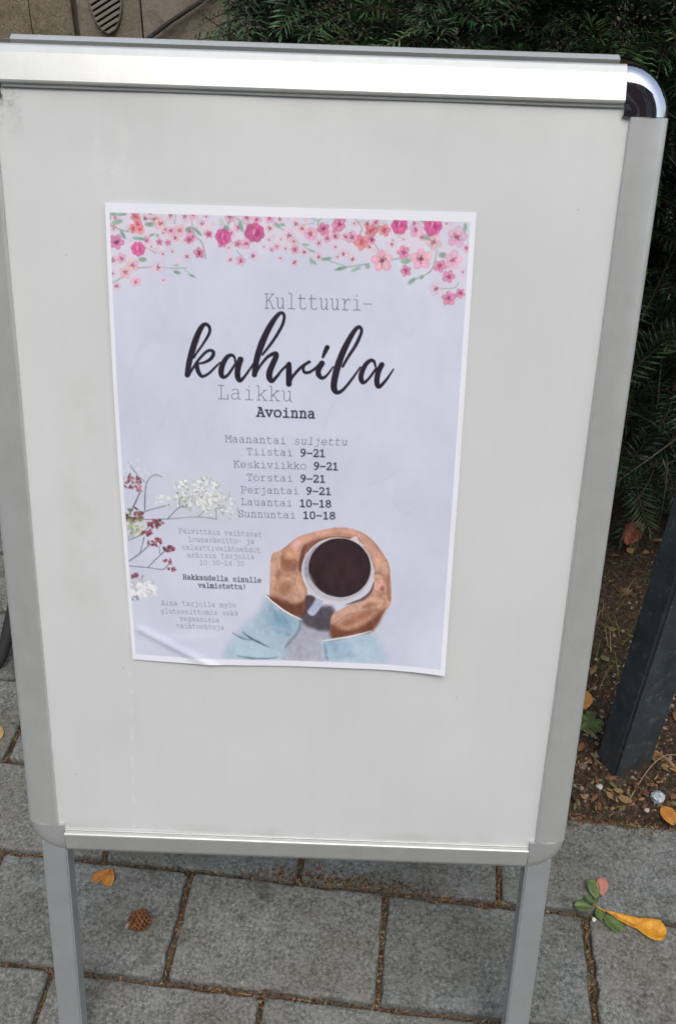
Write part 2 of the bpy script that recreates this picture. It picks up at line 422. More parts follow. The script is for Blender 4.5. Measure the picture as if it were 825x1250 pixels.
# ------------------------------------------------------------------ granite wall far left
M_WALL = granite('rough_wall_stone', (.10, .083, .056), (.22, .185, .13), (.37, .32, .24), (.28, .235, .17))
M_WALL2 = granite('smooth_wall_stone', (.14, .122, .098), (.19, .168, .138), (.25, .22, .185), (.21, .19, .16))
WY = 2200.
wall = empty('stone_wall', (-900, WY, 0), 'brown granite block wall behind the board at top left', 'wall')
build('wall_core', [(-3000, WY + 30, -40), (900, WY + 30, -40), (900, WY + 330, -40), (-3000, WY + 330, -40), (-3000, WY + 30, 2400), (900, WY + 30, 2400), (900, WY + 330, 2400), (-3000, WY + 330, 2400)],
      [(0, 1, 5, 4), (1, 2, 6, 5), (2, 3, 7, 6), (3, 0, 4, 7), (4, 5, 6, 7)], mat('mortar', (.10, .09, .075), .95), wall)
def block(x0, x1, z0, z1, m, proud=0., rough=2.5, n=7):
    mb = MB(); V = []; F = []
    for j in range(n):
        for i in range(n):
            e = min(i, j, n - 1 - i, n - 1 - j)
            V.append((x0 + (x1 - x0) * i / (n - 1), WY - proud + (6 if e == 0 else 0) + (random.uniform(-rough, rough) if e else 0), z0 + (z1 - z0) * j / (n - 1)))
    for j in range(n - 1):
        for i in range(n - 1): F.append((j * n + i, j * n + i + 1, (j + 1) * n + i + 1, (j + 1) * n + i))
    b = len(V); V += [(x0, WY + 31, z0), (x1, WY + 31, z0), (x1, WY + 31, z1), (x0, WY + 31, z1)]
    c4 = [0, n - 1, n * n - 1, n * (n - 1)]
    F += [(c4[0], b, b + 1, c4[1])[::1]] if 0 else []
    edge = [[i for i in range(n)], [j * n + n - 1 for j in range(n)], [n * (n - 1) + i for i in range(n)][::-1], [j * n for j in range(n)][::-1]]
    for k in range(4): F.append(tuple(edge[k][::-1]) + (b + k, b + (k + 1) % 4))
    return build('stone_block', V, F, m, wall)
zr = [-30, 330, 690 - 330 + 250, 940, 1290, 1650, 2020, 2400]
zr = [-30, 260, 575, 985, 1330, 1680, 2040, 2400]
for k in range(len(zr) - 1):
    xs = [-2980, -2400 + 90 * (k % 2), -1800 - 90 * (k % 2), -1260 + 60 * (k % 2), -795]
    for a, b in zip(xs[:-1], xs[1:]): block(a + 3, b - 3, zr[k] + 3, zr[k + 1] - 3, M_WALL, 0, 4)
    block(-795, -690, zr[k] + 3, zr[k + 1] - 3, M_WALL, 2, 4)
block(-676, -518, -30, 2400, M_WALL2, -2, .6, 5)
block(-514, -300, -30, 2400, M_WALL2, -6, .6, 5)
for k in range(len(zr) - 1):
    xs = [-296, 60 + 50 * (k % 2), 500 - 60 * (k % 2), 895]
    for a, b in zip(xs[:-1], xs[1:]): block(a + 3, b - 3, zr[k] + 3, zr[k + 1] - 3, M_WALL2, -4, 2)

# vent with slanted slats in the smooth pilaster
vent = empty('wall_vent', (-600, WY - 8, 700), 'small oval cut vent with slanted slats in the stone wall, above the board', 'vent')
M_SLAT = mat('vent_slat', (.20, .175, .14), .85); M_VENT_SHADE = mat('vent_shade', (.012, .011, .010), .9)
VC, VR = (-600., 735.), (38., 88.)
V = [(VC[0], WY - 5., VC[1])] + [(VC[0] + VR[0] * math.cos(a), WY - 5., VC[1] + VR[1] * math.sin(a)) for a in [2 * math.pi * i / 28 for i in range(28)]]
build('vent_shade_disc', V, [(0, i + 1, (i + 1) % 28 + 1) for i in range(28)][::1], M_VENT_SHADE, vent)  # flat near-black disc, painted shade in place of a real hole
mb = MB(); mb.tube([(VC[0] + (VR[0] + 2) * math.cos(a), WY - 6., VC[1] + (VR[1] + 2) * math.sin(a)) for a in [2 * math.pi * i / 28 for i in range(29)]], 3.2, 6, False); mb.build('vent_rim', M_SLAT, vent, smooth=True)
for k in range(-6, 7):
    cz = VC[1] + k * 14.5
    # slat runs up to the right at ~30 degrees, clipped to the oval
    d = (math.cos(.52), math.sin(.52)); ts = []
    for t in np.linspace(-60, 60, 121):
        x, z = t * d[0], cz - VC[1] + t * d[1]
        if (x / VR[0]) ** 2 + (z / VR[1]) ** 2 < 1: ts.append(t)
    if len(ts) < 12: continue
    a, b = ts[0], ts[-1]; nrm = (-d[1] * 3.4, d[0] * 3.4); V = []
    for y, s_ in ((WY - 5.5, 1), (WY - 13, .8)):
        for t, q in ((a, -1), (b, -1), (b, 1), (a, 1)):
            V.append((VC[0] + t * d[0] + nrm[0] * q * s_, y, cz + t * d[1] + nrm[1] * q * s_ + (0 if s_ == 1 else -2)))
    build('slat', V, [(0, 1, 5, 4), (1, 2, 6, 5), (2, 3, 7, 6), (3, 0, 4, 7), (4, 5, 6, 7)], M_SLAT, vent)
mb = MB(); mb.tube([(-540, WY - 9, 606), (-514, WY - 12, 625), (-440, WY - 12, 676), (-363, WY - 12, 723), (-290, WY - 12, 780), (-180, WY - 12, 850), (-60, WY - 12, 940)], 5.5, 7)
tag(mb.build('wall_cable', mat('cable_black', (.02, .018, .016), .6), origin=(-400, WY - 12, 700), smooth=True), 'dark cable running slantwise up the stone wall right of the vent', 'cable')

# building added out of view: darkens the chrome reflection and dims that side's light
fac = empty('added_building', (0, -6200, 0), 'reddish brown building added out of view behind the camera, reflected in the chrome corners', 'building')
M_FAC = mat('brown_plaster', rough=.9); c = ramp(M_FAC, noise(M_FAC, 2, 6, .7), [(.3, (.075, .040, .038)), (.7, (.12, .068, .060))]); L(M_FAC, c, bsdf(M_FAC).inputs['Base Color'])
M_GLASS = mat('window_glass', (.03, .035, .04), .08, 0, .8); M_FRAME = mat('window_frame', (.35, .30, .24), .6)
def bx(name, x0, x1, y0, y1, z0, z1, m, par):
    V = [(x, y, z) for z in (z0, z1) for x, y in ((x0, y0), (x1, y0), (x1, y1), (x0, y1))]
    return build(name, V, [(3, 2, 1, 0), (4, 5, 6, 7), (0, 1, 5, 4), (1, 2, 6, 5), (2, 3, 7, 6), (3, 0, 4, 7)], m, par)
bx('wall', -7000, 7000, -9500, -6200, -40, 6400, M_FAC, fac); bx('roof', -7300, 7300, -9700, -5900, 6405, 6600, mat('roof_brown', (.08, .05, .04), .8), fac)
for i in range(6):
    for zz in (900, 2900, 4700):
        x = -5900 + i * 2300; w_ = bx('window', x - 60, x + 1060, -6196, -6140, zz - 60, zz + 1260, M_FRAME, fac)
        bx('pane', x, x + 490, -6136, -6130, zz, zz + 1200, M_GLASS, w_); bx('pane', x + 510, x + 1000, -6136, -6130, zz, zz + 1200, M_GLASS, w_)

# ================================================================== HEDGE
def shoot_template(seed, length=95, n=30, nl=19):
    r_ = random.Random(seed); V = []; F = []; tip = []
    cur = r_.uniform(-.25, .25)
    pt = lambda t: Vector((t * length, cur * length * t * t, -.12 * length * t * t))
    for t in (0, .35, .7, 1):        # stem, 3-sided
        p = pt(t); rr = 1.1 * (1 - .6 * t)
        for j in range(3): V.append(p + Vector((0, rr * math.cos(2.1 * j), rr * math.sin(2.1 * j)))); tip.append(-1)
    for i in range(3):
        for j in range(3):
            a, b = i * 3 + j, i * 3 + (j + 1) % 3; F += [(a, b, b + 3), (a, b + 3, a + 3)]
    for i in range(n):
        t = .06 + .94 * i / n; p = pt(t); side = 1 if i % 2 else -1
        L_ = nl * (.55 + .75 * math.sin(math.pi * min(1, t * .8 + .12))) * r_.uniform(.8, 1.15)
        fwd = .35 + .45 * t + r_.uniform(-.15, .15); up = r_.uniform(-.15, .55)
        d = Vector((fwd, side * (1 - .35 * t), up)).normalized(); w = d.cross(Vector((0, 0, 1))).normalized() * 1.05
        if i >= n - 3: d = Vector((1, r_.uniform(-.5, .5), r_.uniform(-.2, .4))).normalized()
        b = len(V); m_ = p + d * L_ * .5 + Vector((0, 0, .8))
        V += [p, m_ + w, p + d * L_ + Vector((0, 0, -L_ * .12)), m_ - w]; tip += [t] * 4
        F += [(b, b + 3, b + 1), (b + 1, b + 3, b + 2)]
    return np.array([tuple(v) for v in V]), np.array(F), np.array(tip)
TPL = [shoot_template(i, random.uniform(60, 95), 26, random.uniform(18, 24)) for i in range(8)]
def shoots(name, N_, place, parent, seed):
    r_ = np.random.default_rng(seed); Vs, Fs, Cs = [], [], []; n = 0
    for i in range(N_):
        p, d, sc, tone = place(r_)
        T, Fz, tp = TPL[r_.integers(len(TPL))]
        x = d / np.linalg.norm(d); z = np.array([0, 0, 1.]) + r_.normal(0, .35, 3); y = np.cross(z, x); y /= np.linalg.norm(y); z = np.cross(x, y)
        V_ = (T * sc) @ np.array([x, y, z]) + p
        new = r_.random() < .16
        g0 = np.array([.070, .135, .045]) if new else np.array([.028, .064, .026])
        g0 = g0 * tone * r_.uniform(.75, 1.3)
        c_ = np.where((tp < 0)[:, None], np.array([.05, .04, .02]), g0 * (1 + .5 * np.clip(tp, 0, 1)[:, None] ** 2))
        Vs.append(V_); Fs.append(Fz + n); Cs.append(c_); n += len(T)
    o = fast_mesh(name, np.concatenate(Vs), np.concatenate(Fs), M_NEEDLE, parent, cols=np.concatenate(Cs)); tag(o, kind='stuff'); return o
hedge = empty('evergreen_hedge', (500, 950, 0), 'dense dark green needled hedge behind the display board', 'hedge')
def hz(r_):                                   # outer shell facing the path
    x = r_.uniform(-150, 1500); z = 130 + r_.random() ** .9 * 1270
    while z < 800 and r_.random() < .6: z = 130 + r_.random() ** .9 * 1270
    dep = abs(r_.normal(0, 1)) * 110
    front = 770 + 55 * math.sin(x * .009 + z * .006) + 40 * math.sin(x * .021 - z * .017)
    if z < 800: front += (800 - z) * .38
    if z < 420: front += (420 - z) * .5
    edge = max(0, (60 - x) / 210.); y = front + dep + 180 * edge ** 2 + 40 * edge
    d = np.array([r_.normal(0, .75) - .6 * edge, -1. + r_.normal(0, .35), r_.normal(.05, .45)])
    return np.array([x, y, z]), d, r_.uniform(.8, 1.25), 1.5 - min(1., dep / 160.)  # needle colour darkens with depth: shade painted into the hedge
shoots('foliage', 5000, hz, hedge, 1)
def hz2(r_):                                  # inner mass and far side, shade painted in as darker needles
    x = r_.uniform(-110, 1900); z = 160 + r_.random() * 1250; y = r_.uniform(860, 1350)
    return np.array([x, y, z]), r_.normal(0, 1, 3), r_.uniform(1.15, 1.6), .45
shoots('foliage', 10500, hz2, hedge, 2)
def hz3(r_):                                  # top
    x = r_.uniform(-110, 1700); y = r_.uniform(740, 1500)
    return np.array([x, y, 1400 + r_.normal(0, 40)]), r_.normal(0, 1, 3) + np.array([0, -.2, .8]), r_.uniform(1.2, 1.7), 1.
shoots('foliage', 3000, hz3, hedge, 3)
mb = MB()
for i in range(9):
    x = -60 + i * 200 + random.uniform(-40, 40); y = 1080 + random.uniform(-60, 80)
    pts = [(x, y, -20)] ; z = -20
    while z < 1250: z += 190; pts.append((x + random.uniform(-40, 40), y + random.uniform(-40, 40), z))
    t_ = MB(); t_.tube(pts, [22 * (1 - .8 * k / len(pts)) for k in range(len(pts))], 8); t_.build('trunk', M_BARK, hedge, smooth=True)
    for j in range(9):
        z0 = 200 + j * 125; a = random.uniform(-2.6, -.5); l = random.uniform(170, 300)
        mb = MB(); mb.tube([(x, y, z0), (x + .5 * l * math.cos(a), y + .5 * l * math.sin(a), z0 + 30), (x + l * math.cos(a), y + l * math.sin(a), z0 + 25)], [6, 4, 1.5], 5)
        mb.build('branch', M_BARK, hedge)

# a thin leafy shrub at the left end of the hedge, close to the wall
shrub = empty('wall_shrub', (-240, 1500, 0), 'loose bright green shrub in front of the stone wall at the hedge end', 'shrub')
def hz4(r_):
    a = r_.uniform(0, 6.28); rr = 165 * r_.random() ** .5; z = 60 + r_.random() * 690
    return np.array([-210 + rr * math.cos(a), 1500 + rr * math.sin(a), z]), np.array([math.cos(a), math.sin(a), .9]), r_.uniform(.7, 1.1), 2.0
shoots('foliage', 520, hz4, shrub, 4)
mb = MB()
for k in range(7):
    mb = MB(); a = k * .9; mb.tube([(-220, 1500, -20), (-220 + 40 * math.cos(a), 1500 + 40 * math.sin(a), 300), (-220 + 110 * math.cos(a), 1500 + 110 * math.sin(a), 640)], [6, 4, 2], 5)
    mb.build('stem', M_BARK, shrub)

# ================================================================== A-BOARD
board = empty('sandwich_board', (0, YM, 0), 'silver aluminium A-frame board with chrome corners standing on the granite paving', 'sign board')
HW, HH, RW = 245., 352., 31.
PROF = [(0, -2.2), (0, .6), (.5, 1.3), (1.5, 1.5), (2.0, 1.1), (2.5, 1.4), (3.1, 3.4), (3.9, 4.4), (5.2, 4.6), (24.5, .4), (29.4, -3.0), (30.4, -4.2), (31, -6.5), (31, -13), (0, -13)]   # (outward n, height toward viewer)
def xy_(side, along, n):
    return {'top': (along, -HH - n), 'bottom': (along, HH + n), 'left': (-HW - n, along), 'right': (HW + n, along)}[side]
PROF_V = [(0, -2.2), (0, 1.6), (.5, 2.6), (1.3, 3.3), (2.4, 3.4), (24.5, .4), (27.6, -.9), (29.6, -2.6), (30.7, -4.6), (31, -6.5), (31, -13), (0, -13)]
def rail(side, a0, a1, f, name='frame_rail'):
    PR = PROF if side in ('top', 'bottom') else PROF_V
    V = []; k = len(PR)
    for a in (a0, a1):
        for n, s_ in PR:
            x, y = xy_(side, a, n); V.append(f(x, y, -s_))
    F = [(i, (i + 1) % k, k + (i + 1) % k, k + i) for i in range(k)] + [tuple(range(k)), tuple(range(k, 2 * k))[::-1]]
    o = build(name, V, F, M_ALU, board); fix_normals(o)
    o.data.polygons.foreach_set('use_smooth', [True] * len(o.data.polygons)); o.data.set_sharp_from_angle(angle=math.radians(12 if side in ('top', 'bottom') else 20)); return o
def corner(sx, sy, f, m):
    px, py = sx * 239., sy * 346.; k = 14
    prof = [(0, 2.0), (3, 2.6), (8, 3.3), (14, 3.3), (20, 2.9), (25, 2.2), (28.5, 1.1), (31.4, -.5), (33.8, -2.6), (35.8, -5.0), (37.1, -8), (37.2, -13.4)]
    V = []; F = []; q = len(prof)
    for i in range(k + 1):
        a = math.pi / 2 * i / k
        for rr, s_ in prof[1:]: V.append(f(px + sx * rr * math.cos(a), py + sy * rr * math.sin(a), -s_))
    q -= 1; c0 = len(V); V.append(f(px, py, -prof[0][1])); cb = len(V); V.append(f(px, py, 13.4))
    for i in range(k):
        for j in range(q - 1): F.append((i * q + j, (i + 1) * q + j, (i + 1) * q + j + 1, i * q + j + 1))
        F.append((c0, (i + 1) * q, i * q)); F.append((cb, i * q + q - 1, (i + 1) * q + q - 1))
    F.append(tuple([c0] + [j for j in range(q)] + [cb])); F.append(tuple([c0] + [k * q + j for j in range(q)] + [cb])[::-1])
    o = build('corner_cap', V, F, m, board); fix_normals(o)
    o.data.polygons.foreach_set('use_smooth', [True] * len(o.data.polygons)); o.data.set_sharp_from_angle(angle=math.radians(50)); return o
def boxf(name, x0, x1, y0, y1, z0, z1, f, m, bv=0.):
    V = [f(x, y, z) for z in (z0, z1) for x, y in ((x0, y0), (x1, y0), (x1, y1), (x0, y1))]
    o = build(name, V, [(0, 1, 2, 3), (4, 7, 6, 5), (0, 4, 5, 1), (1, 5, 6, 2), (2, 6, 7, 3), (3, 7, 4, 0)], m, board); fix_normals(o)
    if bv: bevel(o, bv)
    return o
for f, cm in ((b2w, M_CHROME), (r2w, M_CHROME)):
    rail('top', -238.6, 238.6, f); rail('bottom', -238.6, 238.6, f)
    rail('left', -345.6, 345.6, f); rail('right', -345.6, 345.6, f)
    for sx in (-1, 1):
        corner(sx, -1, f, M_CHROME); corner(sx, 1, f, M_CAPM)
        leg_ = boxf('leg', sx * 265 if sx < 0 else 239, -239 if sx < 0 else 265, 370, FOOT - 14, 1.5, 24, f, M_LEG, 1.6)
        boxf('foot_cap', (sx * 252) - 14.5, (sx * 252) + 14.5, FOOT - 24, FOOT - .5, .2, 26, f, M_RUB, 2.)
    boxf('back_panel', -247, 247, -354, 354, 9, 12.2, f, M_BACKP)
for x in (-190, 190):      # hinge plates joining the two frames at the top
    bxx = []
    for yy, zz in ((294, 992), (325, 992), (325, 997), (294, 997)):
        for xx in (x - 22, x + 22): bxx.append((xx, yy, zz))
    o = build('hinge', bxx, [(0, 1, 3, 2), (2, 3, 5, 4), (4, 5, 7, 6), (6, 7, 1, 0), (0, 2, 4, 6), (1, 7, 5, 3)], M_CAPM, board); fix_normals(o)

# the milky display panel, gently wavy, with board coordinates as UV
def panel(f, name='display_panel'):
    nx_, ny_ = 40, 56; V = []; U = []
    for j in range(ny_ + 1):
        for i in range(nx_ + 1):
            x = -249 + 498 * i / nx_; y = -356 + 712 * j / ny_
            z = 1.2 + .9 * math.sin(x * .012 + 1) * math.sin(y * .010 + .5) + .35 * math.sin(x * .03 - y * .022)
            V.append(f(x, y, z)); U.append((x * S, y * S))
    F = [(j * (nx_ + 1) + i, (j + 1) * (nx_ + 1) + i, (j + 1) * (nx_ + 1) + i + 1, j * (nx_ + 1) + i + 1) for j in range(ny_) for i in range(nx_)]
    o = build(name, V, F, M_PANEL, board, smooth=True)
    uvl = o.data.uv_layers.new(name='board')
    for lp in o.data.loops: uvl.data[lp.index].uv = U[lp.vertex_index]
    return o
panel(b2w); panel(r2w)

# ================================================================== POSTER
PRINT = (
('P',((46.1,25.4),(42.3,33.7),(34,40.1),(22.6,43.3),(10.6,42.6),(0.3,38.2),(-6.1,30.9),(-7.4,22.3),(-3.4,14.1),(5,7.8),(16.2,4.7),(28,5.4),(38.1,9.7),(44.6,16.8)),(226,204,218),0.25,8),
('P',((79.9,18.6),(76,23.4),(66.2,26.9),(52.5,28.4),(37.6,27.6),(24.5,24.6),(15.9,20),(13.3,14.8),(17.3,9.9),(27.1,6.5),(40.7,5),(55.5,5.9),(68.5,8.9),(77.2,13.4)),(226,204,218),0.25,8),
('P',((113.1,24.1),(109.2,30.1),(99.4,34.6),(85.7,36.6),(70.8,35.7),(57.7,32.2),(49.1,26.7),(46.6,20.3),(50.7,14.4),(60.5,10),(74.1,8.1),(88.9,8.9),(101.8,12.4),(110.5,17.8)),(226,204,218),0.25,8),
('P',((159.7,22.9),(155.9,28.8),(146.3,33.3),(132.7,35.3),(117.8,34.4),(104.8,30.9),(96.1,25.4),(93.4,19.1),(97.4,13.1),(107.1,8.8),(120.6,6.9),(135.2,7.7),(148.2,11.2),(156.9,16.6)),(226,204,218),0.25,8),
('P',((219.2,25),(214.9,31.5),(203.6,36.3),(187.5,38.4),(169.7,37.4),(154,33.4),(143.4,27.4),(140,20.5),(144.6,14),(156,9.4),(172,7.3),(189.5,8.4),(205.1,12.2),(215.7,18.2)),(226,204,218),0.25,8),
('P',((258.6,23.4),(255.1,30.4),(245.7,35.8),(232.3,38.2),(217.6,37.4),(204.5,33.4),(195.7,27),(193,19.6),(196.7,12.6),(206.1,7.4),(219.4,5),(233.9,5.9),(246.8,9.8),(255.7,16)),(226,204,218),0.25,8),
('P',((295,28.5),(291.9,37.9),(283.5,45.1),(271.4,48.7),(258.2,47.9),(246.4,42.9),(238.5,34.8),(236,25.1),(239.3,15.9),(247.8,8.9),(259.7,5.4),(272.7,6.2),(284.3,11),(292.3,19)),(226,204,218),0.25,8),
('P',((296.3,46.5),(294.9,54.4),(291.1,60.6),(285.6,63.8),(279.7,63.5),(274.5,59.6),(271,53),(269.9,45),(271.4,37.2),(275.3,31.1),(280.6,28),(286.5,28.3),(291.6,32.1),(295.2,38.6)),(226,204,218),0.25,8),
('P',((38.2,51.3),(35.5,56.9),(29.2,61.2),(20.6,63.4),(11.5,62.9),(3.7,59.8),(-1.3,54.8),(-2.4,48.9),(0.5,43.3),(6.8,39.1),(15.3,37),(24.3,37.5),(32,40.5),(37,45.4)),(226,204,218),0.25,8),
('E',(138,12.2),(3.04,1.33),128,(206,190,206),0.6,1),
('E',(261,13.1),(1.46,2.02),157,(226,196,212),0.6,1),
('E',(213.5,25.5),(3.2,1.88),43,(216,176,198),0.6,1),
('E',(18.4,42.3),(1.63,2.55),151,(226,196,212),0.6,1),
('E',(226.6,26.3),(1.52,1.7),172,(216,176,198),0.6,1),
('E',(212.8,24.5),(2.16,1.44),68,(216,176,198),0.6,1),
('E',(119.1,10.1),(2.77,1.35),105,(226,196,212),0.6,1),
('E',(260.2,11),(2.95,1.48),60,(206,190,206),0.6,1),
('E',(216,31),(1.33,2.33),50,(216,176,198),0.6,1),
('E',(99.8,30),(3.14,1.52),4,(176,190,186),0.6,1),
('E',(28.1,44.3),(2.22,1.9),163,(226,196,212),0.6,1),
('E',(205.3,8.1),(1.58,2.52),10,(226,196,212),0.6,1),
('E',(82.8,16.9),(2.84,2.33),147,(226,196,212),0.6,1),
('E',(39.1,36.8),(2.8,2.65),60,(216,176,198),0.6,1),
('E',(180.1,17.3),(2.66,2.1),176,(226,196,212),0.6,1),
('E',(252.2,11.1),(1.54,2.48),93,(206,190,206),0.6,1),
('E',(65.4,20.7),(2.84,1.85),155,(230,208,220),0.6,1),
('E',(3.4,45.3),(1.59,1.66),69,(230,208,220),0.6,1),
('E',(237.4,11.8),(2.31,1.37),97,(176,190,186),0.6,1),
('E',(235.7,19.1),(2.27,2.22),63,(176,190,186),0.6,1),
('E',(215.9,17.4),(3.23,1.85),95,(176,190,186),0.6,1),
('E',(111.3,11.8),(2.64,1.55),66,(226,196,212),0.6,1),
('E',(19.5,18.7),(3.24,2.66),155,(216,176,198),0.6,1),
('E',(8.8,10.9),(1.46,1.62),99,(230,208,220),0.6,1),
('E',(180.2,17.2),(1.6,2.06),35,(226,196,212),0.6,1),
('E',(218.5,10.5),(1.88,1.45),107,(206,190,206),0.6,1),
('E',(45.4,34.6),(2.52,2.42),169,(230,208,220),0.6,1),
('E',(225.6,17.8),(3.02,1.94),25,(226,196,212),0.6,1),
('E',(84.6,21.4),(2.99,1.56),56,(226,196,212),0.6,1),
('E',(63.1,28.9),(2.29,2.13),139,(206,190,206),0.6,1),
('E',(28.4,29),(1.9,1.45),166,(226,196,212),0.6,1),
('E',(171.5,12.1),(2.48,1.9),79,(176,190,186),0.6,1),
('E',(156.2,19.6),(3.06,2.08),76,(226,196,212),0.6,1),
('E',(212.7,28.8),(2.75,1.46),179,(206,190,206),0.6,1),
('E',(135.2,22.8),(1.45,2.15),95,(216,176,198),0.6,1),
('E',(255.3,8.6),(1.75,2.37),146,(176,190,186),0.6,1),
('E',(147.3,8.8),(1.49,1.38),104,(206,190,206),0.6,1),
('E',(173.8,22.2),(1.48,1.37),46,(226,196,212),0.6,1),
('E',(23.6,19.9),(2.42,1.38),19,(230,208,220),0.6,1),
('E',(29.1,23),(2.02,1.99),114,(176,190,186),0.6,1),
('E',(47.6,22.3),(1.62,2.54),171,(216,176,198),0.6,1),
('E',(134.7,15.9),(1.58,2.6),27,(226,196,212),0.6,1),
('E',(19.5,29.2),(1.51,1.48),6,(206,190,206),0.6,1),
('E',(184.4,14.5),(1.72,2.48),20,(216,176,198),0.6,1),
('E',(6.9,11.4),(1.39,1.7),156,(226,196,212),0.6,1),
('E',(279.6,30.1),(2.31,1.84),64,(206,190,206),0.6,1),
('E',(248,15.8),(1.44,1.68),76,(226,196,212),0.6,1),
('E',(233.5,14),(3.2,2.32),103,(226,196,212),0.6,1),
('E',(256.4,42.5),(1.51,1.74),63,(206,190,206),0.6,1),
('E',(178.2,20.8),(2.29,1.78),102,(206,190,206),0.6,1),
('E',(65.4,11.7),(2.53,2.07),112,(206,190,206),0.6,1),
('E',(58.4,25.9),(2.18,1.8),43,(230,208,220),0.6,1),
('E',(161,14.1),(2.63,1.5),160,(226,196,212),0.6,1),
('E',(102.1,23.6),(2.21,2.12),171,(206,190,206),0.6,1),
('E',(65.7,22.3),(1.38,2.08),120,(216,176,198),0.6,1),
('E',(252.1,10.8),(1.93,2.38),131,(176,190,186),0.6,1),
('E',(33.9,11.8),(2.41,1.44),2,(230,208,220),0.6,1),
('E',(16.9,21.7),(1.64,1.56),24,(176,190,186),0.6,1),
('E',(240.9,29.5),(2.1,2.49),129,(216,176,198),0.6,1),
('E',(150.9,8.6),(2,2.53),51,(230,208,220),0.6,1),
('E',(266.8,32.2),(2.86,1.56),43,(226,196,212),0.6,1),
('E',(93.1,16.2),(3.08,1.69),133,(206,190,206),0.6,1),
('E',(263.5,7.5),(1.58,1.89),174,(216,176,198),0.6,1),
('E',(56.5,21.3),(1.64,2.25),153,(226,196,212),0.6,1),
('E',(161.4,10.2),(1.69,2.35),171,(226,196,212),0.6,1),
('E',(135.3,9.3),(2,2.31),34,(206,190,206),0.6,1),
('E',(67.5,15.7),(2.19,2.48),12,(230,208,220),0.6,1),
('E',(147.4,23.1),(1.46,2.42),102,(206,190,206),0.6,1),
('E',(130.7,9.3),(1.52,1.54),150,(226,196,212),0.6,1),
('E',(259.1,17),(1.81,1.62),120,(176,190,186),0.6,1),
('E',(57.7,44.4),(2.46,2.27),44,(226,196,212),0.6,1),
('E',(21.3,16.2),(3.06,2.12),51,(230,208,220),0.6,1),
('E',(86.7,14.6),(1.39,1.86),62,(206,190,206),0.6,1),
('E',(138.3,14.5),(2.7,1.74),36,(176,190,186),0.6,1),
('E',(208.6,25.4),(3.15,1.82),128,(216,176,198),0.6,1),
('E',(242.8,28),(1.39,2.64),35,(230,208,220),0.6,1),
('E',(124.6,8.6),(2.68,2.17),131,(206,190,206),0.6,1),
('E',(154.4,27.6),(1.82,2.13),88,(176,190,186),0.6,1),
('E',(9.4,11.1),(2.4,1.76),26,(216,176,198),0.6,1),
('E',(250.4,12.3),(1.69,2.24),65,(230,208,220),0.6,1),
('E',(89.9,23.9),(2.17,1.71),163,(230,208,220),0.6,1),
('E',(98.1,9.7),(3.18,2.08),7,(216,176,198),0.6,1),
('E',(216.8,8.8),(1.36,2.43),112,(230,208,220),0.6,1),
('E',(106.6,11.6),(2.85,2.52),24,(206,190,206),0.6,1),
('E',(207.6,12.6),(2.45,1.99),107,(230,208,220),0.6,1),
('E',(205.8,9.6),(1.7,2.17),131,(176,190,186),0.6,1),
('E',(95.1,14.5),(2.26,1.73),136,(206,190,206),0.6,1),
('E',(219.3,32.7),(2.95,2.22),57,(206,190,206),0.6,1),
('E',(79.7,21.6),(2.25,1.43),104,(176,190,186),0.6,1),
('E',(276.6,16),(2.86,2.14),108,(206,190,206),0.6,1),
('E',(9.7,29.8),(2.25,1.89),49,(176,190,186),0.6,1),
('E',(277.6,16.2),(1.38,1.71),2,(176,190,186),0.6,1),
('E',(39.6,10.3),(2.46,1.59),156,(226,196,212),0.6,1),
('E',(114.5,12.5),(1.69,2.49),134,(176,190,186),0.6,1),
('E',(195.2,34.5),(1.61,2.3),46,(216,176,198),0.6,1),
('E',(92.9,12.2),(2.96,2.02),80,(176,190,186),0.6,1),
('E',(226.5,31.7),(2.24,2.1),162,(206,190,206),0.6,1),
('E',(239.9,29.7),(2.99,1.77),122,(216,176,198),0.6,1),
('E',(173.4,16.3),(2.38,1.52),165,(206,190,206),0.6,1),
('E',(204.9,31.3),(2.46,1.34),72,(206,190,206),0.6,1),
('E',(205.7,13),(1.46,2.56),178,(230,208,220),0.6,1),
('E',(223.3,8.4),(3.05,2),113,(176,190,186),0.6,1),
('E',(276.1,8.6),(3.25,1.72),44,(216,176,198),0.6,1),
('E',(204,14.2),(1.98,1.43),83,(230,208,220),0.6,1),
('E',(265,29),(3.17,1.63),15,(176,190,186),0.6,1),
('E',(118.1,17),(1.81,1.73),96,(206,190,206),0.6,1),
('E',(151.5,9.6),(3.28,1.54),175,(226,196,212),0.6,1),
('E',(169.6,23.4),(3.04,1.7),123,(230,208,220),0.6,1),
('E',(227.3,20.1),(2.17,1.52),22,(230,208,220),0.6,1),
('E',(265,28.4),(2.89,1.63),95,(230,208,220),0.6,1),
('E',(69,23.7),(2.76,2.65),50,(206,190,206),0.6,1),
('E',(166.5,17.2),(2.64,1.94),103,(226,196,212),0.6,1),
('E',(78,34),(3.33,2.32),47,(226,196,212),0.6,1),
('E',(178.6,16.2),(1.56,1.46),157,(206,190,206),0.6,1),
('E',(118.4,16.1),(3.11,1.76),56,(230,208,220),0.6,1),
('E',(235.3,9.1),(2.52,1.44),0,(230,208,220),0.6,1),
('E',(166.8,20.8),(3.2,2.17),173,(206,190,206),0.6,1),
('E',(161,8.7),(2.22,2.23),87,(216,176,198),0.6,1),
('E',(111,9.5),(1.9,1.59),156,(216,176,198),0.6,1),
('F',(121.4,11),3.39,'pale'),
('F',(199.9,11),2.88,'pale'),
('F',(184.6,17.8),3.59,'pink'),
('F',(173.5,15.3),3.27,'peach'),
('F',(47.8,19.8),2.91,'pink'),
('F',(7,18.3),3.93,'pale'),
('F',(167.7,18.3),2.64,'peach'),
('F',(254.8,20.1),3.63,'pink'),
('F',(273.6,9.4),3.04,'pale'),
